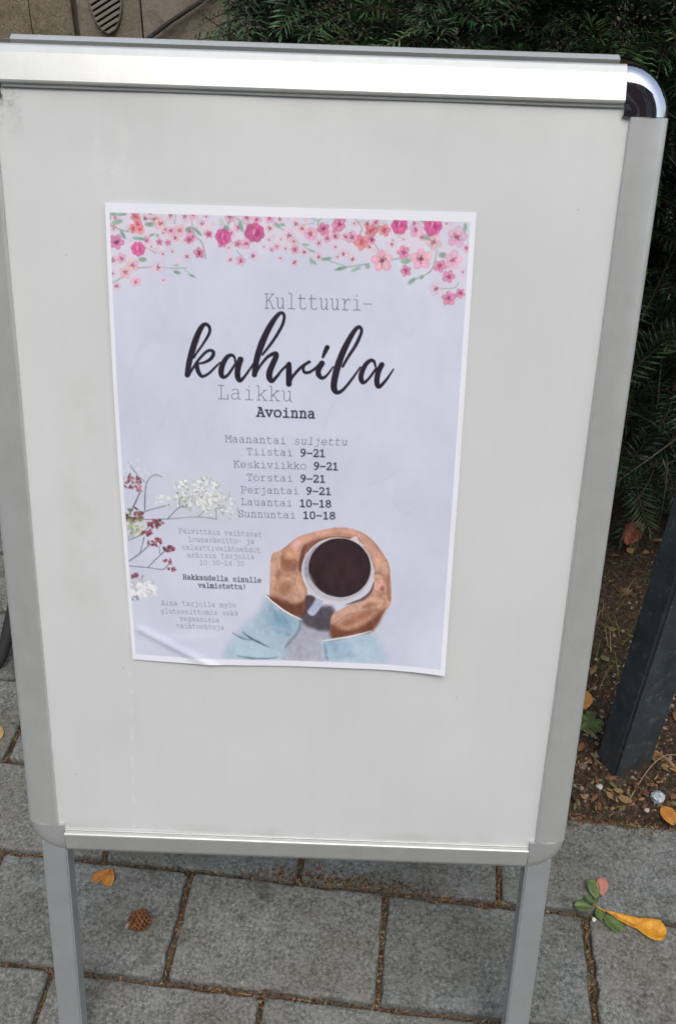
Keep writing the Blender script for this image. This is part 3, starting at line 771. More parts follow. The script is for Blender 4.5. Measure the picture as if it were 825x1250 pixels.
('F',(217.3,14.8),3.76,'pale'),
('F',(7.8,11.6),3.38,'pale'),
('F',(217.2,9.5),3.69,'pink'),
('F',(235.1,16.6),3.17,'pale'),
('F',(197.5,19),3.27,'pale'),
('F',(32.4,11.1),3.79,'pale'),
('F',(210.1,11.6),3.46,'pink'),
('F',(32.8,28.4),3.71,'pink'),
('F',(46.2,22.5),2.78,'pale'),
('F',(247.9,10.1),3.81,'pale'),
('F',(55.8,26.1),3.46,'peach'),
('F',(6.2,20.5),2.9,'pale'),
('F',(192.9,21.6),3.39,'peach'),
('F',(157.9,16.2),3.23,'peach'),
('F',(69.4,25.3),3.31,'pink'),
('F',(132.1,16.4),3.23,'peach'),
('F',(37.9,11.7),3.18,'pale'),
('F',(101.3,20.8),2.86,'pink'),
('F',(25,21.2),3.07,'pink'),
('F',(39.6,12.1),3.95,'peach'),
('F',(67.6,20.6),3.54,'pink'),
('F',(106.4,16.4),3.77,'pink'),
('F',(212.5,28.8),3.42,'pale'),
('F',(230.8,26.7),3.48,'pale'),
('F',(217.9,14.2),2.84,'peach'),
('S',((2.6,17),(11.9,20.8),(18.7,22.1)),(0.75,0.75,0.75),(120,140,125),0.75,0.5),
('S',((69.3,13.2),(71.1,23.3),(77.2,29.2),(80.1,41.5)),(0.74,0.74,0.74,0.74),(120,140,125),0.75,0.5),
('S',((30.4,11.7),(40.9,11.4)),(0.63,0.63),(120,140,125),0.75,0.5),
('S',((24.1,50.9),(37.1,49.8)),(0.64,0.64),(120,140,125),0.75,0.5),
('S',((45.6,49.7),(54.2,50.5),(64.9,49.7)),(0.54,0.54,0.54),(120,140,125),0.75,0.5),
('S',((2.9,63.6),(9.6,60.2),(14.1,56.9)),(0.75,0.75,0.75),(120,140,125),0.75,0.5),
('S',((56.9,7.5),(55.6,14.6)),(0.42,0.42),(120,140,125),0.75,0.5),
('S',((32.4,34.6),(39.7,38.5)),(0.43,0.43),(120,140,125),0.75,0.5),
('S',((62.7,51.3),(69,55.9)),(0.32,0.32),(120,140,125),0.75,0.5),
('S',((32.3,16.2),(41.9,13.9)),(0.53,0.53),(120,140,125),0.75,0.5),
('E',(9.1,14.8),(4.43,1.9),-15,(118,158,138),0.8,0.7),
('E',(13.3,24.3),(4.07,1.5),62,(118,158,138),0.8,0.7),
('P',((31.9,27.9),(31.2,28.4),(29.6,28.7),(27.4,28.8),(24.9,28.5),(22.8,28),(21.4,27.4),(21,26.7),(21.6,26.2),(23.2,25.9),(25.5,25.9),(27.9,26.2),(30,26.7),(31.4,27.3)),(118,158,138),0.8,0.7),
('E',(66.5,18.8),(2.96,1.58),-30,(118,158,138),0.8,0.7),
('P',((77.1,23.8),(76.3,23.9),(75,23.4),(73.5,22.3),(72.1,20.9),(71,19.4),(70.4,18.2),(70.5,17.5),(71.3,17.4),(72.5,17.9),(74,19),(75.5,20.4),(76.6,21.9),(77.2,23.1)),(118,158,138),0.8,0.7),
('E',(55.9,47.9),(2.14,0.86),-10,(150,170,165),0.8,0.7),
('E',(56.7,53.6),(2.79,1.39),10,(118,158,138),0.8,0.7),
('E',(68.4,55.9),(3.22,0.86),20,(118,158,138),0.8,0.7),
('P',((17.4,8.5),(16.6,9.1),(14.5,9.7),(11.5,10),(8.2,10.1),(5.3,9.9),(3.3,9.5),(2.6,8.9),(3.3,8.2),(5.4,7.7),(8.4,7.3),(11.7,7.3),(14.6,7.5),(16.7,7.9)),(118,158,138),0.8,0.7),
('E',(3,10.9),(2.11,2.64),0,(150,170,165),0.8,0.7),
('E',(35.4,16.1),(3.7,1.69),0,(118,158,138),0.8,0.7),
('E',(28.8,44),(3.22,1.93),0,(118,158,138),0.8,0.7),
('E',(36.6,24.4),(2.32,0.95),-20,(118,158,138),0.8,0.7),
('E',(41.4,24.6),(1.29,1.29),0,(150,170,165),0.8,0.7),
('F',(35.9,7),3.7,'pale'),
('F',(44,14.9),5.28,'peach'),
('F',(52.1,8.6),4.68,'pale'),
('F',(63.6,9.3),4.44,'pale'),
('F',(70.5,7.6),4.16,'pink'),
('F',(59.6,20),4.75,'peach'),
('F',(52.7,21.2),3.7,'pink'),
('F',(77.7,14),4.44,'pale'),
('F',(81,8.9),3.17,'pale'),
('F',(36.2,33.4),3,'pale'),
('F',(45.5,39.3),3.17,'pale'),
('F',(53.1,37.1),3,'pale'),
('F',(65,40.4),3.86,'pale'),
('F',(5.1,45.2),4.29,'pale'),
('F',(11.7,43.4),4.35,'pink'),
('F',(20.5,48.4),5.57,'peach'),
('F',(14.2,54.8),5.15,'peach'),
('F',(3.4,56.2),3.92,'pale'),
('F',(6.9,66.1),3.92,'pale'),
('F',(22.5,61.9),4.35,'pink'),
('F',(41.3,49.9),6,'pale'),
('F',(45.2,60.2),3,'pale'),
('F',(24.1,10.3),4.23,'coral'),
('F',(42.8,29.6),2.96,'rose'),
('F',(49.7,30),2.75,'rose'),
('F',(66.7,27),3.8,'rose'),
('F',(74.9,37.5),4.65,'rose'),
('F',(82.7,22.4),3.33,'rose'),
('F',(8.1,30.6),6.43,'deep'),
('F',(22,19.5),3.8,'coral'),
('F',(27.8,20.4),3.8,'coral'),
('F',(25.9,15.8),3.8,'coral'),
('F',(25.4,35.8),6.43,'mag'),
('S',((165.1,7.2),(169.3,9.6),(173.4,8.5)),(0.52,0.52,0.52),(115,135,125),0.7,0.5),
('S',((171.3,9.5),(170.4,13.5)),(0.51,0.51),(115,135,125),0.7,0.5),
('S',((135,13.5),(143.3,17.8)),(0.63,0.63),(115,135,125),0.7,0.5),
('S',((99.6,5.4),(106.8,10.2),(113,14)),(0.63,0.63,0.63),(115,135,125),0.7,0.5),
('S',((157.9,13.4),(167.2,11.6)),(0.31,0.31),(115,135,125),0.7,0.5),
('S',((97.1,24.6),(106.5,31.5)),(0.53,0.53),(115,135,125),0.7,0.5),
('S',((105.4,34.6),(109.5,39.6)),(0.42,0.42),(115,135,125),0.7,0.5),
('S',((180.2,40.7),(192.9,44.5)),(0.42,0.42),(115,135,125),0.7,0.5),
('E',(109,15.7),(4.37,1.66),75,(112,155,135),0.8,0.7),
('E',(99.5,10.4),(4.01,1.48),100,(112,155,135),0.8,0.7),
('E',(106.3,6.7),(3.64,1.04),10,(112,155,135),0.8,0.7),
('E',(178.1,39.2),(4.01,1.16),-10,(112,155,135),0.8,0.7),
('E',(165.5,41.6),(2.32,0.74),80,(112,155,135),0.8,0.7),
('E',(168.7,42.6),(2.11,0.74),50,(112,155,135),0.8,0.7),
('E',(161.1,28.5),(2.32,0.63),5,(112,155,135),0.8,0.7),
('E',(166.4,33.4),(2.32,0.63),20,(112,155,135),0.8,0.7),
('E',(189.3,46.6),(3.8,1.06),-18,(112,155,135),0.8,0.7),
('E',(138.1,13.4),(3.12,1.04),30,(112,155,135),0.8,0.7),
('E',(142.3,13.3),(2.11,1.27),20,(112,155,135),0.8,0.7),
('E',(97.2,17.5),(2.64,2.11),60,(112,155,135),0.8,0.7),
('F',(113.6,8.5),4.16,'pink'),
('F',(121.4,10.3),4.16,'pink'),
('F',(131.8,9),4.16,'pink'),
('F',(140.2,9.3),3.33,'pale'),
('F',(153.2,12.5),4.16,'pale'),
('F',(147.5,21.7),5.83,'pale'),
('F',(165.2,20.2),5.49,'pink'),
('F',(171.6,26.9),3.12,'pink'),
('F',(185.6,20.9),3.54,'pink'),
('F',(184.7,29.8),2.5,'pale'),
('F',(191.1,34.8),2.71,'pink'),
('F',(131.3,25.5),2.54,'pale'),
('F',(127.5,31.1),2.32,'pale'),
('F',(137.8,30.6),2.96,'pink'),
('F',(133.9,33.3),2.54,'pink'),
('F',(141.2,24.9),2.29,'pale'),
('F',(144.9,32),2.71,'pale'),
('F',(152.3,32.8),2.96,'rose'),
('F',(160.1,34.1),3.17,'pale'),
('F',(140.7,39.6),2.96,'pale'),
('F',(151.8,43.6),3.17,'pale'),
('F',(119,38.8),4.23,'pale'),
('F',(108.4,42.7),4.5,'pink'),
('F',(99,32.7),3.17,'pale'),
('F',(99.9,42),3.59,'pale'),
('F',(112.8,29.3),4.44,'pink'),
('F',(93.8,28.8),4.23,'rose'),
('F',(106.5,29.4),3.17,'rose'),
('F',(171.7,37.9),3.17,'pale'),
('F',(187,37.4),2.75,'pale'),
('F',(178.8,23.2),2.75,'rose'),
('F',(175.1,16.4),4.79,'rose'),
('F',(187,12.6),4.92,'rose'),
('F',(190,8.5),2.91,'rose'),
('F',(100,8.4),4.68,'pink'),
('F',(151.7,26.2),2.91,'peach'),
('F',(120.3,20.4),8.45,'mag'),
('F',(94.5,24.2),6.55,'mag'),
('S',((193.3,45.6),(212.6,42.2)),(0.78,0.78),(115,135,120),0.7,0.5),
('S',((231.8,38.3),(243.2,36)),(0.77,0.77),(115,135,120),0.7,0.5),
('S',((248,54.5),(263,46.5),(267,31.2)),(0.78,0.78,0.78),(115,135,120),0.7,0.5),
('S',((271.5,60.6),(283.1,59.3),(285.7,55.3)),(0.58,0.58,0.58),(115,135,120),0.7,0.5),
('S',((200,7),(206,14.3),(204.2,19.9)),(0.76,0.76,0.76),(115,135,120),0.7,0.5),
('S',((211.5,8.6),(207.8,12.4)),(0.58,0.58),(115,135,120),0.7,0.5),
('S',((215.9,25.2),(219.9,30.7)),(0.58,0.58),(115,135,120),0.7,0.5),
('S',((158.2,28.6),(166,34.1)),(0.39,0.39),(115,135,120),0.7,0.5),
('P',((264.6,21.3),(264,22),(262.6,22.5),(260.5,22.6),(258.4,22.2),(256.4,21.6),(255.1,20.8),(254.8,19.9),(255.3,19.2),(256.8,18.7),(258.8,18.7),(261,19),(262.9,19.6),(264.2,20.4)),(125,160,135),0.75,0.7),
('E',(202.1,46.9),(4.23,1.34),-28,(125,160,135),0.75,0.7),
('P',((195.3,45.2),(194.9,45.8),(193.7,46.6),(191.8,47.4),(189.7,48),(187.7,48.4),(186.2,48.4),(185.6,48.1),(185.9,47.5),(187.2,46.7),(189,45.9),(191.2,45.3),(193.2,44.9),(194.7,44.9)),(125,160,135),0.75,0.7),
('E',(248,54.9),(3.9,1.75),-35,(125,160,135),0.75,0.7),
('E',(255.9,51.6),(1.95,1.36),-60,(125,160,135),0.75,0.7),
('E',(242.4,39.1),(4.23,2.31),-10,(125,160,135),0.75,0.7),
('E',(175.7,39.8),(4.29,1.17),0,(125,160,135),0.75,0.7),
('E',(167,41.6),(2.34,1.17),60,(125,160,135),0.75,0.7),
('E',(271.9,33.9),(3.46,2.31),0,(125,160,135),0.75,0.7),
('E',(288.6,12.1),(1.51,3.78),0,(125,160,135),0.75,0.7),
('E',(221.2,13.9),(3.78,1.51),30,(125,160,135),0.75,0.7),
('P',((262,7.2),(261.5,7.7),(260.2,8.2),(258.2,8.4),(256,8.5),(254,8.3),(252.7,8),(252.1,7.5),(252.6,7),(254,6.6),(255.9,6.3),(258.1,6.3),(260.1,6.4),(261.5,6.8)),(125,160,135),0.75,0.7),
('E',(211.7,44.1),(1.92,2.31),0,(125,160,135),0.75,0.7),
('F',(198.5,21.9),4.99,'pink'),
('F',(231.2,23.2),2.27,'pale'),
('F',(239.7,22.3),2.69,'pale'),
('F',(185.1,21.3),3.46,'pink'),
('F',(178.4,23.4),3.46,'pink'),
('F',(171.7,27.3),3.27,'pale'),
('F',(160.1,34.2),3.51,'pale'),
('F',(152.4,32.5),3.9,'pink'),
('F',(171.8,37.7),3.51,'pale'),
('F',(152.4,43),3.51,'pale'),
('F',(192.1,35.2),3.46,'pale'),
('F',(199,39.2),4.23,'pale'),
('F',(185.2,29.7),3.07,'pale'),
('F',(164.8,20),5.38,'pink'),
('F',(213.9,23.3),3.46,'rose'),
('F',(249.9,14.9),6.05,'pink'),
('F',(290.6,27.8),3.46,'pink'),
('F',(282.5,19.6),8.32,'pink'),
('F',(264.6,23.8),6.53,'peach'),
('F',(280.7,37.4),7.68,'pink'),
('F',(270.5,42.5),5.38,'rose'),
('F',(277.7,50.4),5.38,'rose'),
('F',(289,46.7),3.07,'pale'),
('F',(267.7,60.7),5.85,'pale'),
('F',(278.8,68.1),6.24,'rose'),
('F',(288.2,63.9),4.23,'rose'),
('F',(213.7,15.9),5.3,'coral'),
('F',(224.2,15.6),4.92,'coral'),
('F',(206.3,25.4),6.15,'coral'),
('F',(242.8,47.1),4.68,'rose'),
('F',(223.1,39.6),8.97,'big'),
('F',(240.2,32.4),5.38,'rose'),
('F',(254.8,37.2),8.84,'big'),
('F',(236.4,11.6),6.92,'mag'),
('F',(263,11.3),7.95,'mag'),
('F',(175.4,16),5.38,'rose'),
('F',(187.7,12),5.67,'rose'),
('S',((276.5,46),(285.1,26.3),(292.3,16.5)),(1.32,1.32,1.32),(172,176,192),0.16,2.2),
('S',((12.4,150.7),(22.4,121.8),(27,114.6)),(1.44,1.44,1.44),(172,176,192),0.16,2.2),
('S',((39.4,186.5),(44.1,175.2),(47.5,164)),(1.46,1.46,1.46),(172,176,192),0.16,2.2),
('S',((235.1,87.2),(247.3,100.4),(251,93.5)),(1.34,1.34,1.34),(172,176,192),0.16,2.2),
('S',((178.9,181.2),(183.6,166.3),(189,155.2)),(1.42,1.42,1.42),(172,176,192),0.16,2.2),
('S',((234.2,239.4),(251,258.2),(260.1,252.3)),(1.46,1.46,1.46),(172,176,192),0.16,2.2),
('S',((219.5,232.3),(233.7,226.3),(242.1,219.9)),(1.44,1.44,1.44),(172,176,192),0.16,2.2),
('S',((4.5,275.6),(11,262.9),(17.5,248.9)),(1.31,1.31,1.31),(95,95,105),0.8,0.5),
('S',((21,265.6),(23.6,241),(30.5,231.7),(37.6,232.6)),(0.87,0.87,0.87,0.87),(95,95,105),0.8,0.5),
('S',((8.9,220.6),(15.5,230.8),(22.3,238.1)),(0.71,0.71,0.71),(95,95,105),0.8,0.5),
('S',((7.3,277.1),(20.9,267.1),(42.9,259.3)),(0.89,0.89,0.89),(95,95,105),0.8,0.5),
('S',((7.4,275.8),(40.9,273.2),(67.1,270.1),(84.4,271.3)),(0.73,0.73,0.73,0.73),(95,95,105),0.8,0.5),
('S',((40.9,273.2),(52.2,261.2),(60.1,261.6)),(0.87,0.87,0.87),(95,95,105),0.8,0.5),
('S',((52.2,261.2),(52.6,252)),(0.72,0.72),(95,95,105),0.8,0.5),
('S',((68.5,269.7),(75.9,263.2),(93.2,259.4)),(0.73,0.73,0.73),(95,95,105),0.8,0.5),
('S',((84.4,271.3),(84.6,262.8)),(0.73,0.73),(95,95,105),0.8,0.5),
('S',((4.8,296),(16.9,289.2),(27.7,276.2)),(0.74,0.74,0.74),(95,95,105),0.8,0.5),
('S',((4.9,294.4),(10.2,278.5)),(0.74,0.74),(95,95,105),0.8,0.5),
('S',((3.7,316.8),(14.5,308.3),(24.5,298.3)),(1.05,1.05,1.05),(95,95,105),0.8,0.5),
('S',((14.5,308.3),(18.9,292.2)),(0.89,0.89),(95,95,105),0.8,0.5),
('S',((3.4,321.7),(21.2,322.5),(34.4,323.5),(40.6,316.7)),(0.89,0.89,0.89,0.89),(95,95,105),0.8,0.5),
('S',((20.4,322.5),(35.2,306.6),(42.7,302.2)),(0.89,0.89,0.89),(95,95,105),0.8,0.5),
('S',((32.2,307.5),(32.5,299.5)),(0.59,0.59),(95,95,105),0.8,0.5),
('S',((11.3,340.8),(15.6,330.8)),(0.75,0.75),(95,95,105),0.8,0.5),
('E',(70.5,251.2),(24.43,15.81),20,(192,198,200),0.5,25),
('E',(63.9,247.8),(1.26,0.66),17,(232,234,236),0.8,0.5),
('E',(50.5,251.2),(1.67,1.01),56,(240,240,244),0.8,0.5),
('E',(55.2,242.8),(1.04,0.64),54,(232,234,236),0.8,0.5),
('E',(70.9,234.1),(1.67,0.69),79,(205,210,200),0.8,0.5),
('E',(54,236.9),(1.72,1.08),22,(240,240,244),0.8,0.5),
('E',(58,250.6),(1.11,0.72),71,(232,234,236),0.8,0.5),
('E',(77.7,239.6),(1.78,1.04),1,(205,210,200),0.8,0.5),
('E',(49.9,239.5),(1.71,0.87),105,(176,182,172),0.8,0.5),
('E',(55,239.6),(1.01,0.74),11,(232,234,236),0.8,0.5),
('E',(76,246.1),(1.14,0.88),120,(172,176,164),0.8,0.5),
('E',(54.2,254.4),(1.07,0.82),51,(172,176,164),0.8,0.5),
('E',(57.9,239.4),(1.22,1),82,(172,176,164),0.8,0.5),
('E',(49.1,240.4),(0.96,0.61),58,(205,210,200),0.8,0.5),
('E',(65.1,234.4),(1.1,0.76),45,(205,210,200),0.8,0.5),
('E',(60.3,244.7),(1.56,1.09),73,(172,176,164),0.8,0.5),
('E',(59.5,237.9),(1.19,0.76),39,(172,176,164),0.8,0.5),
('E',(49.8,250.8),(1.49,1.04),75,(240,240,244),0.8,0.5),
('E',(67.3,251.3),(1,0.79),40,(205,210,200),0.8,0.5),
('E',(54.8,241),(1.32,0.78),92,(205,210,200),0.8,0.5),
('E',(53.9,240.8),(1.07,1.1),29,(232,234,236),0.8,0.5),
('E',(76.5,247.3),(1.46,1.13),155,(232,234,236),0.8,0.5),
('E',(51.6,241.8),(1.19,0.59),135,(205,210,200),0.8,0.5),
('E',(65.4,236.2),(1.85,0.85),61,(176,182,172),0.8,0.5),
('E',(60.9,245.3),(1.29,0.72),109,(222,226,222),0.8,0.5),
('E',(60.6,244),(1.1,0.7),53,(222,226,222),0.8,0.5),
('E',(56.2,247.3),(1.19,1.09),80,(240,240,244),0.8,0.5),
('E',(72.6,249.7),(1.83,0.95),10,(176,182,172),0.8,0.5),
('E',(55.2,249.4),(1.8,0.9),42,(205,210,200),0.8,0.5),
('E',(60.1,252),(1.77,0.76),107,(240,240,244),0.8,0.5),
('E',(66.4,254.4),(1.69,0.78),100,(176,182,172),0.8,0.5),
('E',(77.9,248.7),(1.83,0.96),11,(176,182,172),0.8,0.5),
('E',(68.4,241.1),(1.84,0.96),15,(222,226,222),0.8,0.5),
('E',(59.6,236.5),(1.32,0.8),99,(222,226,222),0.8,0.5),
('E',(66,238.5),(1.02,0.93),65,(232,234,236),0.8,0.5),
('E',(51.9,250.9),(1.25,0.7),13,(222,226,222),0.8,0.5),
('E',(70.1,251.7),(1.68,0.9),120,(240,240,244),0.8,0.5),
('E',(59.2,245.3),(1.56,0.64),143,(205,210,200),0.8,0.5),
('E',(58.9,241.3),(1.23,1.02),133,(232,234,236),0.8,0.5),
('E',(60.5,250.9),(0.94,1.13),116,(176,182,172),0.8,0.5),
('E',(67.7,255.3),(1.25,1.01),102,(232,234,236),0.8,0.5),
('E',(77.4,248.7),(1.64,0.77),111,(176,182,172),0.8,0.5),
('E',(72.9,235.2),(0.93,1.08),50,(172,176,164),0.8,0.5),
('E',(58.4,254.7),(1.29,1.03),42,(205,210,200),0.8,0.5),
('E',(68.6,240.1),(1,0.85),86,(205,210,200),0.8,0.5),
('E',(48.6,241.5),(1.58,0.58),79,(232,234,236),0.8,0.5),
('E',(52.6,242),(1.58,0.85),19,(240,240,244),0.8,0.5),
('E',(63.7,255.1),(1.22,1.02),160,(232,234,236),0.8,0.5),
('E',(58.2,235.7),(1.16,1.08),119,(240,240,244),0.8,0.5),
('E',(58,254.8),(1.65,0.93),113,(176,182,172),0.8,0.5),
('E',(72.5,251.8),(1.23,0.95),34,(176,182,172),0.8,0.5),
('E',(68.9,246),(1.68,0.68),95,(222,226,222),0.8,0.5),
('E',(55,241),(1.49,0.63),103,(172,176,164),0.8,0.5),
('E',(70.1,241.6),(1.5,0.75),76,(232,234,236),0.8,0.5),
('E',(54.3,239),(1.62,0.63),91,(232,234,236),0.8,0.5),
('E',(70.2,251.4),(1.36,0.9),19,(232,234,236),0.8,0.5),
('E',(68.7,251.1),(1.75,0.7),169,(205,210,200),0.8,0.5),
('E',(72,235.6),(1.75,0.71),125,(172,176,164),0.8,0.5),
('E',(65.2,251.1),(1.61,0.88),135,(176,182,172),0.8,0.5),
('E',(72.1,239),(1.26,1.04),72,(176,182,172),0.8,0.5),
('E',(61.9,244.7),(1.03,0.87),177,(240,240,244),0.8,0.5),
('E',(56.3,239.4),(1.82,0.93),39,(240,240,244),0.8,0.5),
('E',(78.2,248.2),(1.86,1.1),154,(205,210,200),0.8,0.5),
('E',(75.8,237.8),(1.35,0.94),122,(240,240,244),0.8,0.5),
('E',(64.8,239.3),(1.1,0.75),12,(222,226,222),0.8,0.5),
('E',(53.3,249.9),(1.49,0.98),137,(205,210,200),0.8,0.5),
('E',(71.7,244.3),(1.6,0.68),81,(232,234,236),0.8,0.5),
('E',(66.5,245.9),(1.83,0.73),161,(172,176,164),0.8,0.5),
('E',(66.4,247.9),(1.28,0.65),20,(240,240,244),0.8,0.5),
('E',(63,244.4),(1.75,0.66),105,(222,226,222),0.8,0.5),
('E',(65.3,250.3),(1.37,0.79),41,(205,210,200),0.8,0.5),
('E',(67,245.8),(1.28,0.89),43,(176,182,172),0.8,0.5),
('E',(88,251.6),(1.26,1.06),77,(222,226,222),0.8,0.5),
('E',(80.1,248.9),(1.62,0.64),59,(240,240,244),0.8,0.5),
('E',(88.6,246.7),(1.54,1.19),115,(176,182,172),0.8,0.5),
('E',(73.5,251.9),(1.53,0.75),121,(240,240,244),0.8,0.5),
('E',(82.8,241),(1.98,1.16),105,(240,240,244),0.8,0.5),
('E',(75.9,232.8),(1.17,0.98),169,(240,240,244),0.8,0.5),
('E',(71.7,260.1),(1.64,0.85),21,(222,226,222),0.8,0.5),
('E',(86,237.2),(1.65,1.06),154,(205,210,200),0.8,0.5),
('E',(63.8,244.4),(1.34,0.68),11,(176,182,172),0.8,0.5),
('E',(64.8,245.2),(1.73,0.66),173,(232,234,236),0.8,0.5),
('E',(70.9,256.8),(1.1,0.83),129,(240,240,244),0.8,0.5),
('E',(78.3,242.9),(1.2,0.81),4,(232,234,236),0.8,0.5),
('E',(87.1,246.8),(1.18,0.79),88,(205,210,200),0.8,0.5),
('E',(83,236.8),(1.39,0.74),126,(232,234,236),0.8,0.5),
('E',(77,232.4),(1.26,1.05),53,(176,182,172),0.8,0.5),
('E',(73.6,252.9),(1.48,0.91),70,(205,210,200),0.8,0.5),
('E',(76.9,236.7),(1.64,1.16),82,(240,240,244),0.8,0.5),
('E',(77.9,254.1),(1.04,0.89),155,(205,210,200),0.8,0.5),
('E',(72,235.8),(1.6,0.82),42,(240,240,244),0.8,0.5),
('E',(81.2,250),(1.98,1.05),164,(176,182,172),0.8,0.5),
('E',(77.6,234.3),(0.96,0.99),52,(222,226,222),0.8,0.5),
('E',(83.9,252.1),(1.04,1.12),80,(205,210,200),0.8,0.5),
('E',(83.3,237.7),(1.1,1.09),169,(222,226,222),0.8,0.5),
('E',(85.5,238.3),(1.78,1.14),173,(222,226,222),0.8,0.5),
('E',(75.3,258.2),(1.67,1.11),155,(205,210,200),0.8,0.5),
('E',(81.5,245.7),(1.76,0.65),13,(222,226,222),0.8,0.5),
('E',(71.6,232.9),(1,1.19),180,(176,182,172),0.8,0.5),
('E',(80.8,250.3),(1.1,0.93),139,(176,182,172),0.8,0.5),
('E',(68.9,244.4),(1.77,1.16),9,(222,226,222),0.8,0.5),
('E',(79.7,252.1),(1.21,1),49,(240,240,244),0.8,0.5),
('E',(73.1,238.1),(1.54,0.7),57,(222,226,222),0.8,0.5),
('E',(81.9,246),(1.54,0.65),30,(222,226,222),0.8,0.5),
('E',(72.9,258.7),(1.3,0.97),10,(205,210,200),0.8,0.5),
('E',(80.3,233.4),(1.11,1.24),158,(176,182,172),0.8,0.5),
('E',(75.8,247.4),(1.72,0.91),107,(222,226,222),0.8,0.5),
('E',(81.5,251.6),(1.57,1.2),123,(222,226,222),0.8,0.5),
('E',(85.6,244.2),(1.15,1.02),153,(205,210,200),0.8,0.5),
('E',(67.7,239.2),(0.97,0.91),149,(222,226,222),0.8,0.5),
('E',(73.1,242.7),(1.62,0.78),80,(240,240,244),0.8,0.5),
('E',(73,241.9),(1.33,1.06),139,(240,240,244),0.8,0.5),
('E',(82.5,243.1),(1.3,0.96),139,(222,226,222),0.8,0.5),
('E',(68.1,257.3),(1.17,0.93),30,(232,234,236),0.8,0.5),
('E',(83.9,238.3),(2.04,0.72),35,(240,240,244),0.8,0.5),
('E',(81.6,236.7),(1.31,1.21),12,(240,240,244),0.8,0.5),
('E',(79.4,251.4),(1.64,0.82),71,(222,226,222),0.8,0.5),
('E',(69.7,236.4),(1.51,1.09),15,(222,226,222),0.8,0.5),
('E',(74.2,256.1),(0.96,0.98),92,(232,234,236),0.8,0.5),
('E',(79.3,258.2),(1.83,1.13),8,(205,210,200),0.8,0.5),
('E',(79.4,258.2),(1.16,0.74),20,(232,234,236),0.8,0.5),
('E',(77.1,246.4),(1.25,0.95),108,(232,234,236),0.8,0.5),
('E',(84.8,252.7),(1.69,1.03),130,(240,240,244),0.8,0.5),
('E',(79.3,247.7),(1.1,1.24),26,(240,240,244),0.8,0.5),
('E',(72.8,254.5),(1.25,1),30,(240,240,244),0.8,0.5),
('E',(74.3,243.4),(2,0.73),69,(240,240,244),0.8,0.5),
('E',(69.7,236.2),(1.58,1.22),39,(240,240,244),0.8,0.5),
('E',(70.5,254.5),(2.04,0.92),123,(240,240,244),0.8,0.5),
('E',(67,243.6),(1.58,0.75),150,(240,240,244),0.8,0.5),
('E',(74.8,231.9),(1.43,0.83),77,(222,226,222),0.8,0.5),
('E',(73.3,254.2),(1.3,0.76),123,(240,240,244),0.8,0.5),
('E',(80.3,263.2),(1.53,0.76),59,(205,210,200),0.8,0.5),
('E',(78.2,253.4),(1.31,1.14),79,(232,234,236),0.8,0.5),
('E',(79.4,256.6),(1.81,1.08),175,(240,240,244),0.8,0.5),
('E',(90.5,265.7),(1.24,0.94),98,(222,226,222),0.8,0.5),
('E',(71.7,249.6),(1.3,0.87),87,(232,234,236),0.8,0.5),
('E',(86.7,258.1),(0.87,1.15),111,(172,176,164),0.8,0.5),
('E',(82.4,248.9),(1.84,0.77),89,(172,176,164),0.8,0.5),
('E',(90.3,261.1),(0.96,0.79),54,(176,182,172),0.8,0.5),
('E',(75,263.7),(1.42,0.63),40,(232,234,236),0.8,0.5),
('E',(70.9,259.8),(1.64,0.64),25,(222,226,222),0.8,0.5),
('E',(91.5,261.5),(1.23,1.11),104,(205,210,200),0.8,0.5),
('E',(75.1,260.6),(1.67,1.1),26,(205,210,200),0.8,0.5),
('E',(96.4,249),(1.7,0.98),111,(172,176,164),0.8,0.5),
('E',(77.4,260.8),(1.72,0.67),109,(205,210,200),0.8,0.5),
('E',(92.5,261.9),(1.38,1.02),172,(172,176,164),0.8,0.5),
('E',(83.7,261.3),(1.34,1.08),90,(176,182,172),0.8,0.5),
('E',(71,260.2),(1.53,0.86),3,(172,176,164),0.8,0.5),
('E',(73.4,259.9),(1.77,1.02),50,(222,226,222),0.8,0.5),
('E',(79.7,260.6),(1.41,1.12),169,(176,182,172),0.8,0.5),
('E',(85.8,247.3),(1.84,1.11),122,(205,210,200),0.8,0.5),
('E',(71.7,250.6),(1.81,1.13),8,(172,176,164),0.8,0.5),
('E',(86.9,249.9),(1.46,0.97),165,(240,240,244),0.8,0.5),
('E',(84.3,258),(1.82,1.08),78,(222,226,222),0.8,0.5),
('E',(98.8,258.8),(1.64,0.66),83,(176,182,172),0.8,0.5),
('E',(74.9,254.6),(0.92,0.61),112,(232,234,236),0.8,0.5),
('E',(80.9,248.5),(1.09,1.03),16,(240,240,244),0.8,0.5),
('E',(77.7,254.1),(0.87,0.69),48,(222,226,222),0.8,0.5),
('E',(95.5,254.1),(1.19,0.73),103,(240,240,244),0.8,0.5),
('E',(93.7,263.2),(1.78,0.95),179,(232,234,236),0.8,0.5),
('E',(76.5,253.4),(0.92,1.14),14,(176,182,172),0.8,0.5),
('E',(96.9,260),(0.91,1),93,(232,234,236),0.8,0.5),
('E',(97.9,252.8),(1.58,0.62),37,(172,176,164),0.8,0.5),
('E',(93.3,252.4),(1.6,0.87),96,(172,176,164),0.8,0.5),
('E',(88.5,259.1),(1.03,0.84),134,(176,182,172),0.8,0.5),
('E',(90,251.4),(1.43,0.72),163,(205,210,200),0.8,0.5),
('E',(83.1,257.7),(1.28,0.91),179,(205,210,200),0.8,0.5),
('E',(86.8,247.9),(0.98,0.87),48,(222,226,222),0.8,0.5),
('E',(79.4,250.7),(1.41,0.95),156,(222,226,222),0.8,0.5),
('E',(78.8,255.9),(1.61,1.04),7,(232,234,236),0.8,0.5),
('E',(68.5,257.1),(1.51,0.58),67,(222,226,222),0.8,0.5),
